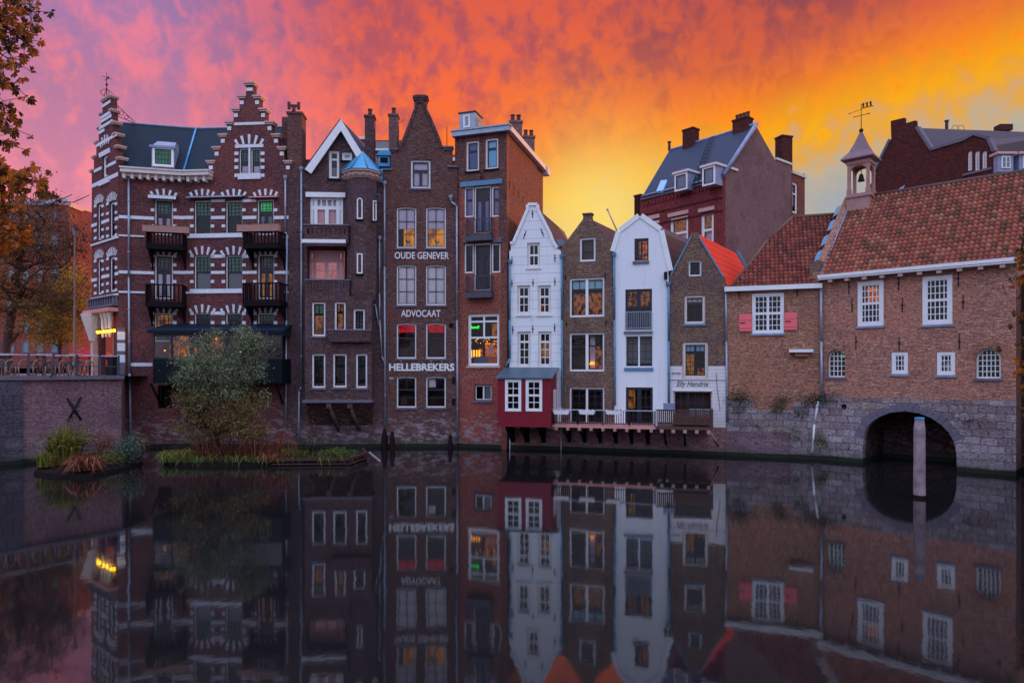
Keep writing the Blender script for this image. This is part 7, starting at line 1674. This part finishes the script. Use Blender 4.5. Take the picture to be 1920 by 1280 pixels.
wallplant('thin olive weeds on the stone wall right of the trailing weeds', 1485, 805, 40, 22, 260, 'leaf_willow_low', size=.07)
wallplant('small green bush low on the wall just right of the white drain pipe', 1540, 828, 20, 24, 300, 'grass_green', f=J)
wallplant('sparse dark weeds high on the stone wall between the midway shrub and the downpipe', 1500, 778, 30, 18, 200, 'leaf_dark', size=.07)
wallplant('grey-green hanging weeds just left of the white drain pipe, near the water', 1500, 822, 30, 16, 220, 'grass_teal', size=.07)
wallplant('dark ivy patch on the stones at the upper right of the arch', 1815, 790, 40, 22, 260, 'leaf_dark', f=J, off=-.06, size=.08)
wallplant('small moss cushion on the left stone quay wall', 8, 753, 10, 10, 60, 'leaf_dark', f=QL, off=-.16, size=.06)

# ================================================================ SMALL THINGS
# mooring post in front of the arch
Dp = 22.6; mp = empty('mooring_post', (XW(1724, Dp), Dp, 0), .15, 'tall pale weathered timber mooring post standing in the water before the arch', 'post'); ztp = ZW(782, Dp); m = MB()
m.lathe(0, 0, [(.178, -1.5), (.182, .3), (.178, 1.2), (.172, ztp - .36), (.140, ztp - .12), (.138, ztp - .07)], 12); m.build('post', 'post_wood', mp); m = MB(); m.lathe(0, 0, [(.15, ztp - .068), (.152, ztp - .01), (.10, ztp)], 12); m.build('cap', 'copper_blue', mp)
m = MB(); m.lathe(0, 0, [(.187, -.05), (.188, .10)], 12); m.build('waterline_band', 'rotten_wood', mp)
# rotten stumps
def stump(label, x, yb2, yt, r, lean=0):
    D_ = DW(yb2); o = empty('rotten_pile', (XW(x, D_), D_, 0), 0, label, 'pile', 'rotten mooring piles at the foot of the houses'); h = ZW(yt, D_); m = MB(); rg = random.Random(int(x)); n = 10; rings = []
    prof = [(1.0, -1), (1.05, .05), (.95, .3), (.8, .6), (.55, .8), (.5, .93), (.2, 1.0)]
    for f_, t in prof: rings.append(m.pts([((r * f_ * rg.uniform(.8, 1.2)) * math.cos(6.283 * k / n) + lean * max(0, t) * h, (r * f_) * math.sin(6.283 * k / n), t * h if t > 0 else -.8) for k in range(n)]))
    for A_, B_ in zip(rings, rings[1:]):
        for k in range(n): m.face(A_[k], A_[(k + 1) % n], B_[(k + 1) % n], B_[k])
    m.face(*rings[-1]); m.build('post', 'rotten_wood', o)
    m = MB()
    for k in range(6): a = rg.uniform(-1, 1); z = h * rg.uniform(.3, .9); m.tube((0, 0, z), (a * r * 1.6, -.05, z + rg.uniform(-.05, .18)), .018, .008, 4)
    m.build('splinters', 'rotten_wood', o); return o
stump('broad dark rotten pile leaning against the wall by the turret house pipe', 721, 840.5, 802, .19); stump('slimmer black pile with side spikes, beside the broad rotten one', 736, 842, 808, .15); stump('lone cone-shaped dark pile at the foot of the lettered house', 844.5, 840.5, 814, .15)
# loose plank at the end of the raft
a, b_ = Vector((XW(692, 33), 33, .25)), Vector((XW(713, 31.4), 31.4, .02)); o = empty('plank', a, 0, 'pale plank sloping into the water off the right tip of the long raft', 'plank'); m = MB(); d = b_ - a; s_ = Vector((-.0, .16, .0)); up = Vector((0, 0, .04))
i = m.pts([-s_, d - s_, d + s_, s_, -s_ + up, d - s_ + up, d + s_ + up, s_ + up]); 
for q_ in ((0, 3, 2, 1), (4, 5, 6, 7), (0, 1, 5, 4), (1, 2, 6, 5), (2, 3, 7, 6), (3, 0, 4, 7)): m.face(*[i[k] for k in q_])
m.build('board', 'post_wood', o)
# street lamp on the left quay
Dl = 43; lp_ = empty('street_lamp', (XW(140, Dl), Dl, GZ), 0, 'slim dark street lamp pole with glass lantern on top, before the golden tree', 'street lamp'); hl = ZW(425, Dl) - GZ; m = MB()
m.lathe(0, 0, [(.14, 0), (.14, .9), (.085, 1.0), (.075, 4.2), (.1, 4.25), (.055, 4.4), (.045, hl - .6)], 10); m.tube((-.25, 0, 5.6), (.25, 0, 5.6), .02, seg=5); m.build('pole', 'rack_steel', lp_); m = MB(); m.lathe(0, 0, [(.08, hl - .6), (.19, hl - .1)], 6); m.build('lantern', 'glass_sky', lp_); m = MB(); m.lathe(0, 0, [(.24, hl - .098), (.05, hl + .1), (.03, hl + .16)], 6); m.build('lantern_cap', 'black_iron', lp_)
# cabinet by the corner
o = empty('utility_cabinet', (XW(211, 35.7), 35.7, GZ), -.3, 'black street cabinet with a red sticker at the foot of the corner house', 'cabinet'); m = MB(); m.box(-.24, .24, -.2, .2, .06, .98); m.build('cabinet', 'black_iron', o); m = MB(); m.box(-.26, .26, -.22, .22, .982, 1.03); m.box(-.2, .2, -.16, .16, 0, .058); m.build('lid', 'grey_rail', o); m = MB(); m.box(-.23, -.12, -.21, -.201, .55, .85); m.build('sticker', 'red_canvas', o)
# bicycles parked behind the railing
def bicycle():
    o = empty('bicycle', (0, 0, 0)); R_, wb = .335, 1.06
    for x in (0, wb):
        w3 = MB(); w3.torus((x, 0, R_ + .02), R_, .02, (0, 1, 0), 20, 5); wh = w3.build('wheel', 'tyre_rubber', o, uv=False); sp_ = MB(); sp_.torus((x, 0, R_ + .02), R_ - .03, .01, (0, 1, 0), 18, 4)
        for k in range(8): a = k * math.pi / 8; sp_.tube((x - math.cos(a) * .3, 0, R_ + .02 - math.sin(a) * .3), (x + math.cos(a) * .3, 0, R_ + .02 + math.sin(a) * .3), .003, seg=3)
        sp_.build('rim', 'rack_steel', wh, uv=False)
    f_ = MB(); bb, st, ht = (.42, 0, .30), (.28, 0, .80), (.88, 0, .82)
    for a, b_ in (((0, 0, .355), bb), ((0, 0, .355), st), (bb, st), (bb, ht), (st, ht), (ht, (wb, 0, .355)), (st, (.26, 0, .92)), (ht, (.85, 0, 1.04))): f_.tube(a, b_, .018, seg=6)
    f_.build('frame', 'bike_paint', o, uv=False); h_ = MB(); h_.tube((.80, -.28, 1.06), (.86, 0, 1.05), .013, seg=5); h_.tube((.80, .28, 1.06), (.86, 0, 1.05), .013, seg=5); h_.tube((.80, -.28, 1.06), (.66, -.3, 1.03), .018, seg=5); h_.tube((.80, .28, 1.06), (.66, .3, 1.03), .018, seg=5); h_.build('handlebar', 'rail_light', o, uv=False)
    s_ = MB(); s_.lathe(.24, 0, [(.03, .90), (.10, .93), (.09, .97), (.03, .98)], 10); s_.build('saddle', 'tyre_rubber', o, uv=False)
    for x0_ in (0, wb):
        prev = None; g_ = MB()
        for k in range(9): a = math.pi * (.05 + .9 * k / 8); p = (x0_ + math.cos(a) * .375, 0, R_ + .02 + math.sin(a) * .375); prev and g_.tube(prev, p, .02, seg=4); prev = p
        g_.build('mudguard', 'bike_paint', o, uv=False)
    c_ = MB(); c_.torus((.42, 0, .30), .08, .012, (0, 1, 0), 12, 4); c_.tube((.42, -.08, .30), (.42, -.08, .14), .012, seg=4); c_.tube((.42, .08, .30), (.42, .08, .46), .012, seg=4); c_.build('crankset', 'rack_steel', o, uv=False); return o
proto = bicycle(); used = False
places = [(-30, 'leftmost bicycle against the quay railing, mostly cut off by the picture edge'), (8, 'bicycle parked at the foot of the large autumn tree trunk'), (30, 'second bicycle right of the autumn tree trunk'), (62, 'bicycle just right of the first railing post in view'), (84, 'bicycle just left of the second railing post in view'), (112, 'bicycle directly below the golden tree trunk'), (130, 'bicycle beside the foot of the street lamp pole'), (158, 'bicycle parked in front of the left half of the red canopy'), (176, 'bicycle nearest the black street cabinet, in front of the red canopy')]
for k, (x, lb) in enumerate(places):
    if not used: o = proto; used = True; sub = list(proto.children)
    else:
        o = proto.copy(); COL.objects.link(o)
        for ch in proto.children:
            c = ch.copy(); COL.objects.link(c); c.parent = o
            for g_ in ch.children: d = g_.copy(); COL.objects.link(d); d.parent = c
    u, _ = QL.q(x, 690, 1.0); P = QL.world(u, 1.0 + (k % 3) * .25, GZ + .002); o.location = P; o.rotation_euler = (0, (0.05 if k % 2 else -.04), QL.a + 1.15 + (k % 4) * .22 + (math.pi if k % 3 == 0 else 0)); tag(o, lb, 'bicycle', 'bicycles parked behind the quay railing')
# bent steel racks
for k, x in enumerate((2, 20, 45, 72, 95, 120, 150, 168)):
    u, _ = QL.q(x, 690, .6); P = QL.world(u, .62, GZ); o = empty('bike_rack', P, QL.a + .5, ('steel hoop of the bicycle rack, ' + ('leftmost one', 'in front of the autumn tree trunk', 'just left of the first railing post', 'just right of the first railing post', 'just left of the second railing post', 'below the golden tree trunk', 'just right of the street lamp', 'nearest the black street cabinet')[k]), 'bike rack', 'hoops of the bicycle rack'); m = MB(); prev = None
    m.tube((-.28, 0, 0), (-.28, 0, .5), .03, seg=5); m.tube((.28, 0, 0), (.28, 0, .5), .03, seg=5)
    for j in range(9): a = math.pi * j / 8; p = (-.28 * math.cos(a), 0, .5 + .28 * math.sin(a)); prev and m.tube(prev, p, .03, seg=5); prev = p
    m.build('hoop', 'rack_steel', o, uv=False)
# pigeon on the ridge
P = at(1690, 357, 33.5); o = empty('pigeon', P, 0, 'small grey pigeon sitting on the guild house ridge', 'bird'); m = MB(); m.smooth = True
rings = []
for t, r_, z in ((-.17, .008, .02), (-.1, .03, .05), (-.03, .06, .08), (.04, .065, .10), (.09, .05, .14), (.115, .034, .185), (.13, .036, .215), (.155, .022, .225), (.185, .004, .215)): rings.append(m.pts([(t, r_ * .8 * math.cos(6.283 * k / 8), z + r_ * math.sin(6.283 * k / 8)) for k in range(8)]))
for A_, B_ in zip(rings, rings[1:]):
    for k in range(8): m.face(A_[k], B_[k], B_[(k + 1) % 8], A_[(k + 1) % 8])
m.tube((.02, .02, .05), (.02, .02, -.02), .006, seg=4); m.tube((.02, -.02, .05), (.02, -.02, -.02), .006, seg=4); m.build('body', 'lead', o, uv=False)
